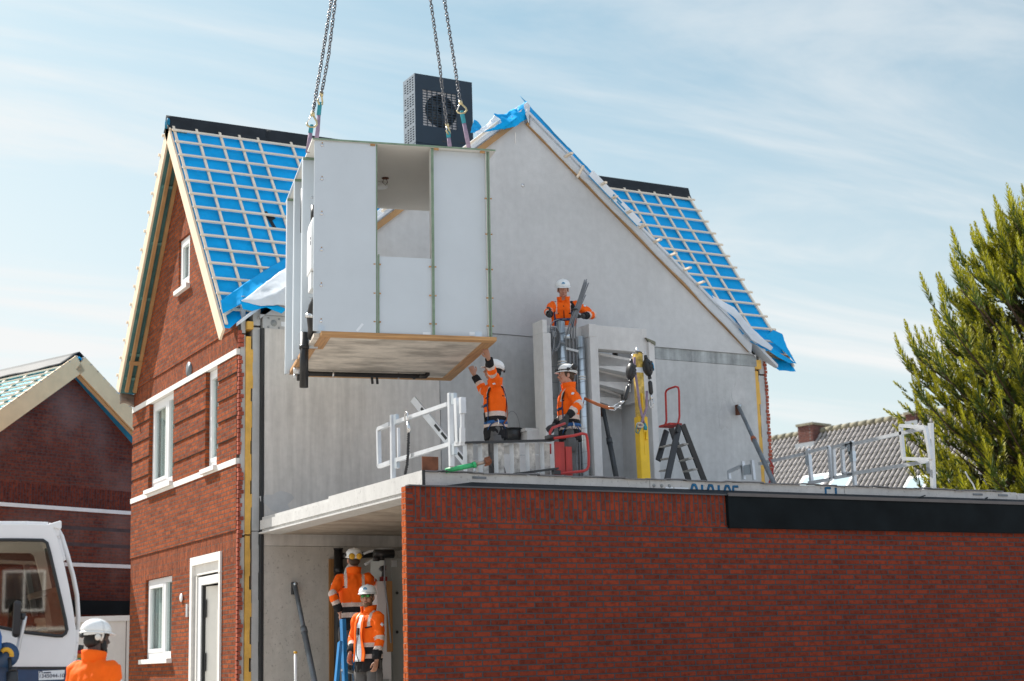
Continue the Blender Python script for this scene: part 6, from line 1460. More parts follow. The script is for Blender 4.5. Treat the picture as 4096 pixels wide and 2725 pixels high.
# ================================================================== people
def remesh(mb, name, mats, parent, vox=.012, classify=None, fold=0.0, seed=0, smooth=2):
    me = bpy.data.meshes.new('tmp'); me.from_pydata([tuple(p) for p in mb.v], [], mb.f); me.update()
    bm = bmesh.new(); bm.from_mesh(me); bmesh.ops.recalc_face_normals(bm, faces=bm.faces); bm.to_mesh(me); bm.free()
    o = bpy.data.objects.new('tmp', me); COL.objects.link(o)
    md = o.modifiers.new('r', 'REMESH'); md.mode = 'VOXEL'; md.voxel_size = vox; md.adaptivity = 0
    if smooth: ms = o.modifiers.new('s', 'SMOOTH'); ms.factor = .5; ms.iterations = smooth
    dg = bpy.context.evaluated_depsgraph_get(); dg.update()
    m2 = bpy.data.meshes.new_from_object(o.evaluated_get(dg)); bpy.data.objects.remove(o); bpy.data.meshes.remove(me)
    m2.name = name; m2.materials.clear()
    if not isinstance(mats, (list, tuple)): mats = [mats]
    for m in mats: m2.materials.append(m)
    if fold:
        nn = [v.normal.copy() for v in m2.vertices]
        for v, nr in zip(m2.vertices, nn):
            p = V(v.co); q = V(p.x*9+seed, p.y*9, p.z*5.5)
            v.co = p+V(nr)*(fold*(mnoise.noise(q)*1.0+.6*mnoise.noise(q*2.3)))
    if classify:
        for f in m2.polygons: f.material_index = classify(V(f.center))
    for f in m2.polygons: f.use_smooth = True
    m2.transform(Matrix.Translation(-parent.location)); m2.update()
    ob = bpy.data.objects.new(name, m2); COL.objects.link(ob); ob.parent = parent
    return ob

def ik(a, t, l1, l2, pole):
    d = t-a; L = d.length
    if L > (l1+l2)*.995: t = a+d.normalized()*(l1+l2)*.995; d = t-a; L = d.length
    x = (l1*l1-l2*l2+L*L)/(2*L); h = math.sqrt(max(l1*l1-x*x, 0)); u = d.normalized(); p = V(pole)-u*u.dot(V(pole))
    p = p.normalized() if p.length > 1e-4 else V(0, 0, -1)
    return a+u*x+p*h, t

# sections of a standing jacket: z, half width, half depth, forward shift
SEC = [(.78, .195, .150, .0), (.90, .195, .150, .0), (1.02, .185, .142, .0), (1.14, .188, .138, .002), (1.26, .200, .142, .004), (1.36, .205, .138, .0), (1.43, .185, .115, -.006), (1.48, .125, .088, -.01), (1.515, .085, .082, -.008), (1.56, .078, .082, -.004), (1.60, .080, .086, .0)]
def section(z):
    for a, c in zip(SEC, SEC[1:]):
        if a[0] <= z <= c[0]:
            f = (z-a[0])/(c[0]-a[0]); return [a[i]+(c[i]-a[i])*f for i in range(1, 4)]
    return list(SEC[0][1:]) if z < SEC[0][0] else list(SEC[-1][1:])

def person(label, loc, face, S=1.0, lean=0.0, hands=(None, None), poles=((.3, -.4, -.6), (-.3, -.4, -.6)), head=(0, 0), legs=None, glove=False, skin='skin', hairm='hair',
           helmet=1, extras=(), group='construction workers', open_front=False, hdir=(None, None), shoulder=0.0, hem=.78, stripes_back=True, stripes=True, curl=(.5, .5), beard=None, low=True, raise_arm=0):
    loc = V(loc); Rz = Matrix.Rotation(face, 3, 'Z')
    t = thing('person', label, 'person', loc, group)
    Lb = Matrix.Rotation(-lean, 3, 'X'); piv = V(0, 0, .98)
    def B(p):                                   # local standing coordinates -> leaned
        p = V(p); w_ = max(0, min(1, (p.z-.88)/.25)); w_ = w_*w_*(3-2*w_)
        return p.lerp(piv+Lb @ (p-piv), w_)
    def W(p): return loc+Rz @ (V(p)*S)
    def WB(p): return W(B(p))
    def iW(p): return (Rz.transposed() @ (V(p)-loc))/S
    # joints (x: right hand side of the person is +x, facing +y)
    sh = [B((.175, 0, 1.43)), B((-.175, 0, 1.43))]
    arm = []
    for i in (0, 1):
        sx = 1 if i == 0 else -1
        tgt = hands[i]
        tg = iW(tgt) if tgt is not None else B((sx*.27, .06, .86))
        if tgt is not None and tg.z > 1.45: sh[i] = sh[i]+V(-sx*.01, .01, .045)
        pl = V(poles[i]); e, wv = ik(sh[i], tg, .29, .265, pl); arm.append((sh[i], e, wv))
    if legs is None: legs = [((.095, 0, .92), (.11, .02, .50), (.115, -.02, .09)), ((-.095, 0, .92), (-.11, .03, .50), (-.12, .0, .09))]
    # ---------------- head
    hy, hpitch = head
    neck = B((0, -.005, 1.50)); Rh = (Matrix.Rotation(-lean, 3, 'X') @ Matrix.Rotation(hy, 3, 'Z') @ Matrix.Rotation(hpitch, 3, 'X'))
    hc = B((0, .015, 1.675))
    def H(p): return W(hc+Rh @ V(p))
    Rw = Rz @ Rh
    def hell(mb, c, r, n=16, m=10): mb.ell(H(c), [x*S for x in r], n=n, m=m, R3=Rw)
    b = MB()
    hell(b, (0, -.008, .025), (.076, .098, .098)); hell(b, (0, .026, -.045), (.058, .066, .075)); hell(b, (0, .062, -.085), (.028, .026, .026))
    hell(b, (0, .055, .015), (.058, .045, .05)); hell(b, (.032, .068, -.028), (.026, .026, .028)); hell(b, (-.032, .068, -.028), (.026, .026, .028))
    b.loft([H((0, .088, .022)), H((0, .104, -.004)), H((0, .116, -.026)), H((0, .098, -.040))], [.008*S, .011*S, .017*S, .013*S], n=8)
    for sx in (1, -1): hell(b, (sx*.079, -.008, -.012), (.010, .022, .034), 8, 6); hell(b, (sx*.012, .100, -.034), (.009, .010, .008), 6, 5)
    hell(b, (0, .093, -.060), (.020, .012, .006), 8, 6); hell(b, (0, .092, -.072), (.017, .012, .006), 8, 6)
    for sx in (1, -1): hell(b, (sx*.032, .082, .036), (.024, .012, .008), 8, 6)
    b.loft([W(neck-V(0, .0, .06)), W(neck+V(0, .008, .05)), H((0, -.012, -.05))], [.062*S, .056*S, .058*S], n=14)
    # torso and arms inside the clothes
    zs = [.86, .98, 1.10, 1.24, 1.36, 1.44, 1.49]
    b.loft([WB((0, section(z)[2], z)) for z in zs], [(section(z)[0]*.80*S, section(z)[1]*.80*S) for z in zs], n=14, hint=Rz @ V(1, 0, 0))
    for (a, e, wv) in arm: b.loft([W(a), W(a.lerp(e, .6)), W(e), W(e.lerp(wv, .5)), W(wv)], [.048*S, .043*S, .037*S, .034*S, .026*S], n=10); b.ell(W(a), [.055*S]*3, 10, 7); b.ell(W(e), [.038*S]*3, 8, 6)
    for (h, k, f) in legs: b.loft([W(h), W(V(h).lerp(V(k), .5)), W(k), W(V(k).lerp(V(f), .4)), W(f)], [.078*S, .068*S, .050*S, .050*S, .036*S], n=10)
    # hands
    def hand(mb, i, grow=1.0):
        a, e, wv = arm[i]; fa = (wv-e).normalized(); sx = 1 if i == 0 else -1
        d = V(hdir[i]) if hdir[i] is not None else fa
        d = d.normalized(); side = V(-sx, 0, 0) if hdir[i] is None else d.cross(V(0, 0, 1)) if abs(d.z) < .9 else V(0, 1, 0)
        pn = d.cross(V(0, 1, 0)) if abs(d.y) < .8 else d.cross(V(0, 0, 1)); pn = pn.normalized()*sx       # back-of-hand normal points outwards
        wdt = pn.cross(d).normalized(); pal = wv+d*.045
        mb.loft([W(wv-fa*.02), W(wv+d*.02), W(wv+d*.055), W(wv+d*.088)], [(.026*grow*S, .020*grow*S), (.034*grow*S, .017*grow*S), (.041*grow*S, .016*grow*S), (.040*grow*S, .013*grow*S)], n=10, hint=Rz @ wdt)
        cu = curl[i]
        for q, (o, ln) in enumerate(((-.031, .066), (-.010, .076), (.011, .071), (.030, .056))):
            p0 = wv+d*.085+wdt*o; d1 = (d*math.cos(cu*.7)-pn*math.sin(cu*.7)); d2 = (d*math.cos(cu*1.7)-pn*math.sin(cu*1.7)); d3 = (d*math.cos(cu*2.5)-pn*math.sin(cu*2.5))
            p1 = p0+d1*ln*.45; p2 = p1+d2*ln*.32; p3 = p2+d3*ln*.26
            mb.loft([W(p0-d*.012), W(p0), W(p1), W(p2), W(p3)], [.0095*grow*S, .0095*grow*S, .0088*grow*S, .008*grow*S, .006*grow*S], n=7)
        fw_ = wdt*(-1)
        p0 = wv+d*.022+fw_*.024; p1 = p0+(d*.7+fw_*.75-pn*.2).normalized()*.038; p2 = p1+(d*.92+fw_*.25-pn*.4*cu).normalized()*.032; p3 = p2+(d-pn*.3*cu).normalized()*.022
        mb.loft([W(p0-d*.01-fw_*.01), W(p0), W(p1), W(p2), W(p3)], [.015*grow*S, .014*grow*S, .011*grow*S, .0098*grow*S, .007*grow*S], n=7)
    if not glove: hand(b, 0); hand(b, 1)
    body = remesh(b, 'body', M[skin], t, vox=.0058, smooth=1)
    if glove:
        for i in (0, 1):
            g_ = MB(); hand(g_, i, 1.18); a, e, wv = arm[i]; g_.loft([W(wv.lerp(e, .16)), W(wv), W(wv+(wv-e).normalized()*.02)], [.040*S, .034*S, .030*S], n=10); remesh(g_, 'glove', mat('work glove %d' % random.randint(0, 9999), (.045, .045, .047), .7, var=.4, scale=30), t, vox=.006, smooth=1)
    # face details
    for sx in (1, -1):
        e = MB(); e.ell(H((sx*.031, .0865, .016)), [.0125*S, .008*S, .0065*S], R3=Rw); eo = e.build('eye', M['eye'], t)
        e = MB(); e.ell(H((sx*.031, .0935, .016)), [.0055*S, .003*S, .0055*S], R3=Rw, n=8, m=6); e.build('iris', M['iris'], eo)
        e = MB(); e.loft([H((sx*.012, .097, .037)), H((sx*.032, .0955, .043)), H((sx*.052, .080, .035))], [.004*S, .0055*S, .003*S], n=6); e.build('eyebrow', M[hairm], t)
        e = MB(); e.loft([H((sx*.016, .0965, .0235)), H((sx*.032, .0965, .0275)), H((sx*.047, .087, .021))], [.002*S, .003*S, .002*S], n=5); e.build('eyelid', M[skin], t)
    e = MB(); e.loft([H((-.024, .088, -.064)), H((-.010, .1015, -.066)), H((.010, .1015, -.066)), H((.024, .088, -.064))], [.0025*S, .0045*S, .0045*S, .0025*S], n=6); e.build('mouth', M['lip'], t)
    # hair under the helmet
    hb = MB(); hell(hb, (0, -.014, .028), (.0805, .096, .096)); hell(hb, (0, -.05, -.02), (.072, .058, .062)); hell(hb, (.066, .018, .012), (.014, .016, .034)); hell(hb, (-.066, .018, .012), (.014, .016, .034)); remesh(hb, 'hair', M[hairm], t, vox=.008, smooth=1)
    if beard:
        hb = MB(); hell(hb, (0, .052, -.088), (.050, .046, .040)); hell(hb, (0, .080, -.10), (.030, .026, .030)); hell(hb, (.056, .03, -.055), (.013, .030, .045)); hell(hb, (-.056, .03, -.055), (.013, .030, .045)); hell(hb, (0, .098, -.054), (.030, .008, .006)); remesh(hb, 'beard', M[beard], t, vox=.007, smooth=1)
    # ---------------- helmet
    hs = MB(); z0 = .052
    def dome(u, v):
        a = 2*math.pi*u; f = math.cos(v*math.pi/2); rx, ry, rz = .108, .130, .098
        ridge = .004*max(0, math.cos(a*2))*math.sin(v*math.pi)
        return H((rx*f**.8*math.cos(a), -.012+ry*f**.8*math.sin(a), z0+rz*math.sin(v*math.pi/2)+ridge))
    hs.grid(dome, 32, 12)
    def brim(u, v):
        a = 2*math.pi*u; fr = max(0, math.sin(a)); e_ = .012+.038*fr**2
        return H(((.108+e_*.6*v)*math.cos(a), -.012+(.130+e_*v)*math.sin(a), z0-.002-.012*v*(1+.5*fr)))
    hs.grid(brim, 32, 2)
    hs.grid(lambda u, v: H((.1075*math.cos(2*math.pi*u), -.012+.1295*math.sin(2*math.pi*u), z0-.03*v*(.6-.6*math.sin(2*math.pi*u)))), 32, 2)
    ho = hs.build('helmet', M['helmet'], t, fix=True); solid(ho, .004*S)
    e = MB(); e.loft([H((0, .11*math.cos(a)-.012, z0+.016+.088*math.sin(a))) for a in [math.pi*(.12+.76*i/12) for i in range(13)]], [(.012*S, .006*S)]*13, n=6, hint=Rw @ V(1, 0, 0)); e.build('helmet_ridge', M['helmet'], ho)
    e = MB(); e.loft([H((.10*math.cos(a), -.012+.122*math.sin(a), z0-.016)) for a in [math.pi*(1.0+i/14) for i in range(15)]], [.010*S]*15, n=6); e.build('headband', M['helmet'] if helmet != 2 else M['black'], ho)
    if 'emblem' in extras:
        e = MB(); c_ = []
        for i in range(11):
            a = math.pi*(-.15+1.3*i/10); x = .019*math.cos(a); zz = .017*math.sin(a)
            yv = .130*(1-((z0+.045+zz-z0)/.098)**2)**.5
            c_.append(H((x, -.012+.118+.004, z0+.042+zz)))
        e.tube(c_, .0055*S, n=6); e.bar(H((0, .112, z0+.034)), H((0, .110, z0+.056)), .010*S, .006*S, Rw @ V(0, 1, 0)); e.build('emblem', M['inkb'], ho)
    if 'side_plate' in extras:
        e = MB(); e.loft([H((.112*math.cos(a), -.012+.134*math.sin(a), z0-.002)) for a in (math.pi*1.22, math.pi*1.3, math.pi*1.38)], [(.012*S, .004*S)]*3, n=6, hint=Rw @ V(0, 0, 1)); e.build('maker_plate', M['navy'], ho)
    if 'muffs_up' in extras:       # black band with ear muffs folded up on the helmet
        e = MB(); e.tube([H((.112*math.cos(a), -.012+.134*math.sin(a), z0+.012)) for a in [2*math.pi*i/24 for i in range(24)]], .008*S, n=6, closed=True); e.build('lamp_strap', M['black'], ho)
        e = MB(); e.loft([H((0, .122, z0+.014)), H((0, .15, z0+.014))], [.020*S, .024*S], n=10); e.build('head_lamp', M['black'], ho)
        for sx in (1, -1):
            e = MB(); e.ell(H((sx*.10, -.09, z0+.05)), [.03*S, .044*S, .046*S], R3=Rw); e.build('ear_muff', M['black'], ho)
            e = MB(); e.loft([H((sx*.112, .0, z0+.015)), H((sx*.122, .0, z0+.015))], [.024*S, .022*S], n=12); e.bar(H((sx*.118, .0, z0+.018)), H((sx*.11, -.06, z0+.045)), .01, .008); e.build('muff_hinge', M['black'], ho)
    if 'muffs_back' in extras:     # yellow muffs worn at the back of the helmet
        for sx in (1, -1):
            e = MB(); e.ell(H((sx*.047, -.142, z0-.008)), [.040*S, .022*S, .040*S], R3=Rw); mo = e.build('ear_muff', M['muff'], ho)
            e = MB(); e.ell(H((sx*.047, -.130, z0-.008)), [.043*S, .014*S, .043*S], R3=Rw); e.build('muff_cushion', M['black'], mo)
            e = MB(); e.loft([H((sx*.105, -.03, z0+.01)), H((sx*.125, -.03, z0+.01))], [.025*S, .02*S], n=10); e.build('muff_hinge', M['black'], ho)
    if 'knob' in extras:
        e = MB(); e.loft([H((.0, -.135, z0-.035)), H((.0, -.155, z0-.035))], [.022*S, .02*S], n=12); e.build('rear_knob', M['black'], ho)
    if 'chin' in extras:
        e = MB(); e.loft([H((.098, -.01, z0-.005)), H((.09, -.01, z0-.045)), H((.082, -.02, z0-.075))], [.010*S]*3, n=6); e.loft([H((.10, -.065, z0-.05)), H((.112, -.065, z0-.05))], [.026*S, .024*S], n=12); e.build('ear_knob', M['panelw'], ho)
    if 'shades' in extras:
        for sx in (1, -1):
            e = MB(); e.ell(H((sx*.031, .098, .012)), [.031*S, .012*S, .021*S], R3=Rw @ Matrix.Rotation(-sx*.28, 3, 'Z')); go = e.build('sunglasses_lens', M['lens'], t)
            e = MB(); e.loft([H((sx*.060, .086, .018)), H((sx*.080, .02, .014))], [.005*S, .005*S], n=6); e.loft([H((sx*.004, .107, .022)), H((sx*.03, .108, .033)), H((sx*.060, .088, .024))], [.004*S]*3, n=6); e.build('sunglasses_frame', M['black'], go)
    # ---------------- jacket
    j = MB()
    zz_ = [z for z, *_ in SEC if z >= hem-.001]
    if hem not in zz_: zz_ = [hem]+zz_
    zz_ = [z for z in zz_ if z < 1.53]
    j.loft([WB((0, section(z)[2], z)) for z in zz_], [(section(z)[0]*S, section(z)[1]*S) for z in zz_], n=22, hint=Rz @ V(1, 0, 0))
    for i, (a, e, wv) in enumerate(arm):
        d1 = (e-a).normalized(); sxx = 1 if i == 0 else -1
        j.ell(W(a+V(-sxx*.012, 0, -.008)), [.078*S]*3, 12, 8)
        we = wv-(wv-e).normalized()*.025
        j.loft([W(a-d1*.02), W(a.lerp(e, .35)), W(a.lerp(e, .8)), W(e), W(e.lerp(we, .25)), W(e.lerp(we, .7)), W(we)], [.074*S, .070*S, .064*S, .063*S, .062*S, .055*S, .050*S], n=14)
        j.ell(W(e), [.064*S]*3, 12, 8)
    sa = [(V(a), V(e), V(wv)) for a, e, wv in arm]
    def segd(p, a, c):
        d = c-a; f = max(0, min(1, (p-a).dot(d)/d.dot(d))); return (p-(a+d*f)).length, f
    def cls(pw):
        p = iW(pw); best = None
        q = p
        if p.z > .9:      # undo the lean for the band heights
            w_ = max(0, min(1, (p.z-.88)/.25)); q = p.lerp(piv+Lb.transposed() @ (p-piv), w_)
        r = section(q.z)
        tors = math.hypot(q.x/r[0], (q.y-r[2])/r[1])
        for (a, e, wv) in sa:
            for k, (u, v_) in enumerate(((a, e), (e, wv))):
                d, f = segd(p, u, v_)
                if best is None or d < best[0]: best = (d, k, f, u, v_)
        d, k, f, u, v_ = best
        if d < .085 and (tors > 1.10 or (k == 1) or (k == 0 and f > .45)) and not (tors < 1.02 and 1.0 < q.z < 1.5 and d > .07):
            dist = f*.29 if k == 0 else .29+f*.265      # distance from the shoulder
            w_ = .555-dist
            if w_ < .125: return 1
            if w_ < .175: return 2
            if w_ < .255: return 0
            if w_ < .305: return 2
            return 0
        zb = q.z-hem
        if zb < .15: return 1
        if zb < .205: return 2
        if zb < .285: return 1
        if zb < .34: return 2
        if stripes and q.z > 1.30 and abs(abs(q.x)-.115) < .019 and (stripes_back and q.y < 0 or q.y > 0 or q.z > 1.42): return 2
        return 0
    jk = remesh(j, 'jacket', [M['orange'], M['jblack'], M['refl']], t, vox=.0105, classify=cls, fold=.017, seed=loc.x*3)
    # stand-up collar
    def colr(u, v):
        a = math.pi*(.5+.10+1.80*u); zc = 1.485+.085*v+.012*math.cos(a-math.pi/2)*-1*v
        return WB((.086*math.cos(a)*(1+.12*v), -.004+.090*math.sin(a)*(1+.10*v), zc))
    e = MB(); e.grid(colr, 22, 4); co = e.build('collar', M['orange'], jk); solid(co, .009*S)
    e = MB(); e.loft([WB((0, section(z)[1]+section(z)[2]+.003, z)) for z in (hem+.02, 1.0, 1.15, 1.3, 1.42)], [(.006*S, .004*S)]*5, n=6, hint=Rz @ V(1, 0, 0)); e.build('zip', M['jblack'], jk)
    for sx in (1, -1):
        r = section(1.30); a = math.radians(90-sx*33)
        P = [WB((r[0]*1.0*math.cos(math.radians(90-sx*g)), r[2]+r[1]*1.015*math.sin(math.radians(90-sx*g)), 1.30+.006*k)) for k, g in enumerate((22, 36, 50))]
        e = MB(); e.loft(P, [(.008*S, .004*S)]*3, n=6, hint=V(0, 0, 1)); e.build('pocket_flap', M['jblack'], jk)
        if stripes_back:
            P = [WB((r[0]*1.02*math.cos(math.radians(-90+sx*g)), r[2]+r[1]*1.03*math.sin(math.radians(-90+sx*g)), 1.32)) for k, g in enumerate((22, 40, 58))]
            e = MB(); e.loft(P, [(.008*S, .004*S)]*3, n=6, hint=V(0, 0, 1)); e.build('back_vent', M['jblack'], jk)
        i = 0 if sx > 0 else 1; a, ee, wv = arm[i]; m_ = a.lerp(ee, .42); ax = (ee-a).normalized(); outw = (V(sx, .25, 0)-ax*V(sx, .25, 0).dot(ax)).normalized()
        e = MB(); e.loft([W(m_+outw*.070), W(m_+outw*.076)], [.026*S, .024*S], n=4); e.build('sleeve_badge', M['label'], jk)
    # ---------------- trousers and boots
    tr = MB()
    tr.loft([W((0, 0, .84)), W((0, 0, .92)), W((0, 0, 1.02))], [(.165*S, .125*S), (.172*S, .132*S), (.165*S, .122*S)], n=18, hint=Rz @ V(1, 0, 0))
    for (h, k, f) in legs:
        h, k, f = V(h), V(k), V(f)
        tr.loft([W(h), W(h.lerp(k, .45)), W(k), W(k.lerp(f, .4)), W(f.lerp(k, .05))], [.100*S, .092*S, .078*S, .075*S, .074*S], n=14); tr.ell(W(k), [.08*S]*3, 12, 8)
    to = remesh(tr, 'trousers', M['trous'], t, vox=.012, fold=.014, seed=loc.y)
    for (h, k, f) in legs:
        k, f, h = V(k), V(f), V(h); e = MB(); kd = (f-k).normalized()
        e.loft([W(k+V(0, .066, .10)), W(k+V(0, .074, 0)), W(k+kd*.12+V(0, .068, 0))], [(.045*S, .010*S), (.050*S, .012*S), (.045*S, .010*S)], n=10, hint=Rz @ V(1, 0, 0)); e.build('knee_pad', M['prop_d'], to)
        e = MB(); sx = 1 if h.x > 0 else -1; m_ = h.lerp(k, .5); e.loft([W(m_+V(sx*.085, 0, .10)), W(m_+V(sx*.095, 0, .02)), W(m_+V(sx*.085, 0, -.09))], [(.012*S, .055*S), (.014*S, .06*S), (.012*S, .055*S)], n=10, hint=Rz @ V(1, 0, 0)); e.build('thigh_pocket', M['trous'], to)
        e = MB(); e.loft([W(f+V(0, -.06, -.055)), W(f+V(0, 0, -.045)), W(f+V(0, .09, -.055)), W(f+V(0, .165, -.065))], [(.038*S, .035*S), (.045*S, .042*S), (.046*S, .034*S), (.034*S, .02*S)], n=12, hint=Rz @ V(1, 0, 0)); e.loft([W(f+V(0, -.01, -.05)), W(f+V(0, -.01, .05))], [.052*S, .052*S], n=12); e.build('boot', M['boot'], t)
    # ---------------- harness
    if 'harness' in extras:
        def ring(z0_, pts): pass
        def on(angdeg, z, k=1.035):
            r = section(z); a = math.radians(angdeg); return WB((r[0]*k*math.cos(a), r[2]+r[1]*k*math.sin(a), z))
        hn = MB()
        for sx in (1, -1):
            g = lambda d_: 90-sx*d_
            P = [on(g(40), 1.00), on(g(40), 1.10), on(g(38), 1.22), on(g(38), 1.34), on(g(43), 1.42, 1.05), WB((sx*.115, .0, 1.485)), on(-g(45), 1.42, 1.05), on(-g(32), 1.34), on(-g(12), 1.26), on(-90, 1.22)]
            Q = []
            for q in range(len(P)-1): Q += [P[q], P[q].lerp(P[q+1], .5)]
            Q.append(P[-1])
            e = MB(); e.loft(Q, [(.023*S, .006*S)]*len(Q), n=8, hint=Rz @ V(1, 0, 0)); e.build('shoulder_strap', M['navy'], t)
            e = MB(); P = [on(g(39), 1.33, 1.06), on(g(42), 1.41, 1.08), WB((sx*.115, .01, 1.492)), on(-g(47), 1.43, 1.07)]; e.loft(P, [(.030*S, .009*S)]*4, n=8, hint=Rz @ V(1, 0, 0)); e.build('shoulder_pad', M['jblack'], t)
            # leg strap
            h, k, f = [V(q) for q in legs[0 if sx > 0 else 1]]; m_ = h.lerp(k, .18)
            P = [W(m_+V(.108*math.cos(a), .108*math.sin(a), .10*math.cos(a)*sx+.04)) for a in [2*math.pi*i/14 for i in range(14)]]
            e = MB(); e.loft(P, [(.020*S, .006*S)]*14, n=6, hint=V(0, 0, 1), closed=True, caps=False); e.build('leg_strap', M['webb'], t)
        e = MB(); P = [on(a, 1.21, 1.05) for a in (54, 70, 90, 110, 126)]; e.loft(P, [(.019*S, .006*S)]*5, n=6, hint=V(0, 0, 1)); e.build('chest_strap', M['navy'], t)
        e = MB(); e.bar(on(80, 1.21, 1.08), on(100, 1.21, 1.08), .05*S, .014*S, V(0, 0, 1)); e.build('buckle', M['prop'], t)
        e = MB(); P = [on(a, .985, 1.03) for a in range(0, 360, 20)]; e.loft(P, [(.022*S, .007*S)]*18, n=6, hint=V(0, 0, 1), closed=True, caps=False); e.build('waist_strap', M['webb'], t)
        e = MB(); c_ = on(180, .97, 1.10); e.tube([c_+V(0, .03*math.cos(a), .045*math.sin(a)) for a in [2*math.pi*i/12 for i in range(12)]], .007, n=6, closed=True); e.build('side_ring', M['bright'], t)
        if 'lanyard_back' in extras:
            e = MB(); P = [on(-95, 1.24, 1.08), on(-105, 1.12, 1.12), on(-125, 1.02, 1.12), on(-150, .96, 1.14)]; e.loft(P, [(.020*S, .006*S)]*4, n=6, hint=Rz @ V(1, 0, 0)); e.build('lanyard', M['strap'], t)
            e = MB(); P = [on(90, 1.12, 1.06), on(105, 1.05, 1.1), on(120, .98, 1.08)]; e.loft(P, [(.017*S, .005*S)]*3, n=6, hint=Rz @ V(1, 0, 0)); e.build('front_strap', M['jblack'], t)
    t['_'] = 0; del t['_']
    return t, W, WB, H, iW, arm, jk
IL = math.atan2(.879, .477)        # turn so that the person faces image-left
def facing(v): return math.atan2(-v[0], v[1])
LEFT = facing((-.879, .477)); TOWARD = facing((-.477, -.879)); AWAY = facing((.477, .879)); RIGHT = facing((.879, -.477))
# worker on the slab pushing the pod
top = at(1133, 824, 18.1); ST = ZT
wx = atZ(1140, 1020, 4.27) if False else at(1136, 900, 18.1)
h1 = atZ(1117, 803, 5.262); h2 = atZ(1083, 842, 5.262)
pa = person('worker reaching up with both bare hands to steady the hanging white pod', (wx.x+.02, 18.1, ST-.0), facing((-.93, .36)), S=1.02,
    hands=(h2-V(0, 0, .12)+V(.04, -.02, 0), h1-V(0, 0, .12)+V(.03, -.02, 0)), poles=((.5, -.2, -.9), (-.5, -.2, -.9)), hdir=((0, .35, 1), (0, .35, 1)), head=(.05, .12), skin='skin_t', hairm='hair_b', extras=('harness', 'lanyard_back', 'knob'), curl=(.75, .75),
    legs=[((.095, 0, .92), (.11, .12, .52), (.115, .02, .09)), ((-.095, 0, .92), (-.11, .02, .50), (-.12, -.12, .09))])
# worker standing in profile behind the lying ladder
wb = at(1308, 900, 17.9)
lad = at(1268, 985, 17.3); ll = at(1298, 985, 17.5)
pbb = person('worker in profile with black ear muffs behind the red ladder handrail', (wb.x, 17.9, ST), facing((-.90, .30)), S=1.0, hands=(at(1274, 981, 18.0), at(1303, 962, 17.55)), poles=((.4, -.9, 0), (-.4, -.9, 0)), hdir=((0, .7, -.5), (0, .25, -1)), glove=True, extras=('harness', 'muffs_up'), helmet=2, curl=(.9, .7), head=(0, 0))
t, W, WB, H, iW, arm, jk = pbb
b = MB(); P = [WB((0, -.19, 1.24)), at(1345, 917, 17.75), at(1375, 931, YA), at(1400, 939, YA), at(1413, 941, YA)]; b.loft(P, [(.016, .006), (.022, .006), (.026, .007), (.026, .007), (.016, .006)], n=8, hint=(0, 0, 1)); lt = thing('lanyard', 'brown webbing lanyard stretched from the profile worker to the left fall arrester', 'lanyard', P[0]); b.build('webbing', M['strap'], lt)
b = MB(); q = at(1409, 940, YA); b.tube([q+V(-.05, 0, .02), q+V(.04, 0, .025), q+V(.07, 0, .0), q+V(.04, 0, -.025), q+V(-.05, 0, -.02)], .008, n=6, closed=True); b.build('carabiner', M['bright'], lt)
# worker looking down from the top of the stairs
wc = at(1297, 700, 20.42); zc = at(1295, 650, 20.4).z-1.85
person('smiling worker in blue harness looking down over the top of the stair core', (wc.x, 20.42, zc), facing((-.50, -.87)), S=1.03, lean=.10, hands=(at(1264, 728, 20.0), at(1341, 728, 20.1)), poles=((.9, -.2, -.5), (-.9, -.2, -.5)), hdir=((-.2, .3, .9), (.5, .6, -.2)), glove=True, extras=('harness', 'emblem'), head=(.05, -.18), curl=(1.0, .8))
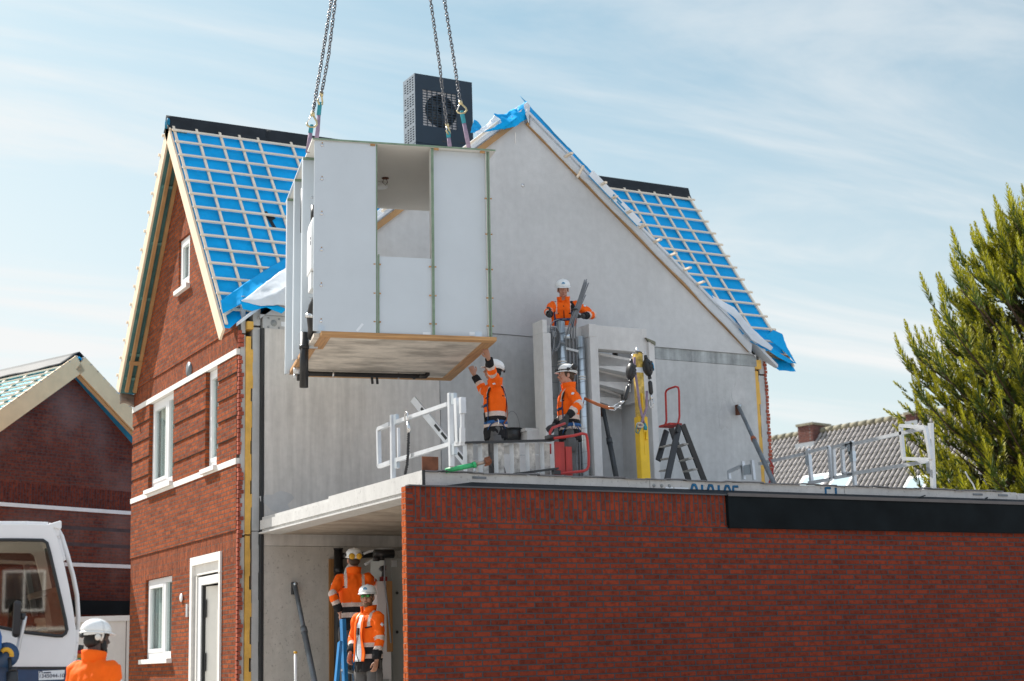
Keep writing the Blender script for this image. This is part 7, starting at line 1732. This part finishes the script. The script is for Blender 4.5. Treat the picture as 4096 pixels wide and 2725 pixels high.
# worker seen from behind on the blue ladder
wd = at(815, 1400, 19.35); zd = at(814, 1258, 19.35).z-1.85
person('worker seen from behind with yellow ear muffs on his helmet, on the blue ladder', (wd.x, 19.35, zd), facing((.30, .95)), S=1.0, hands=(at(862, 1350, 19.9), at(783, 1412, 19.25)), poles=((.8, -.3, -.3), (-.6, -.5, 0)), hdir=((0, .8, .3), (0, .1, -1)), extras=('muffs_back',), head=(.1, .05), curl=(.6, .7), hairm='hair')
# bearded worker in the opening
we = at(838, 1450, 18.16)
pe = person('bearded worker in green mirrored sunglasses standing in front of the worker on the ladder', (we.x+.06, 18.16, .48), facing((-.93, -.36)), S=1.0, hands=(at(806, 1505, 18.35), at(866, 1538, 17.85)), poles=((.6, -.5, -.2), (-.8, -.5, -.2)), hdir=((0, .2, -1), (.1, .2, -1)), extras=('emblem', 'shades', 'knob'), head=(.55, .0), beard='beard', skin='skin_t', curl=(.5, .55), stripes_back=True)
t, W, WB, H, iW, arm, jk = pe
def vstrip(u, v):
    z = .90+.55*v; r = section(z); wv = .072-.045*v+.006*math.sin(v*9)
    x = (u-.5)*2*wv+.030*(1-v)+.004
    return WB((x, r[2]+r[1]*math.sqrt(max(0, 1-(x/r[0])**2))+.010, z))
b = MB(); b.grid(vstrip, 8, 22); sh_ = b.build('shirt', M['shirt'], t); solid(sh_, .006)
b = MB(); b.grid(lambda u, v: vstrip(-.02-.5*u, v*.98)+(WB((0, 1, 1))-WB((0, 0, 1)))*(.012+.05*u*(1-v)), 6, 22); fl = b.build('jacket_flap', M['orange'], t); solid(fl, .008)
b = MB(); b.grid(lambda u, v: vstrip(1.02+.5*u, v*.98)+(WB((0, 1, 1))-WB((0, 0, 1)))*(.010), 4, 22); fl = b.build('jacket_flap', M['orange'], t); solid(fl, .008)
b = MB(); b.bar(WB((.015, .158, 1.30)), WB((.02, .165, 1.22)), .035, .03); b.tube([WB((.018, .165, 1.22)), WB((.035, .175, 1.1)), WB((.03, .18, .98)), WB((.0, .17, .9))], .006, n=6); b.build('radio_mic', M['black'], t)
# foreground worker at the left edge
wf = dep(212, 1460, 12.6)
zf = dep(215, 1419, 12.6).z-1.845
person('blurred foreground worker with dark skin and white helmet turned away to the right', (wf.x, wf.y, zf), facing((.80, .60)), S=1.0, lean=.06, hands=(None, None), extras=('side_plate', 'chin', 'knob'), head=(-.25, .0), stripes=False, skin='skin_d', hairm='hair_b', beard='hair_b')
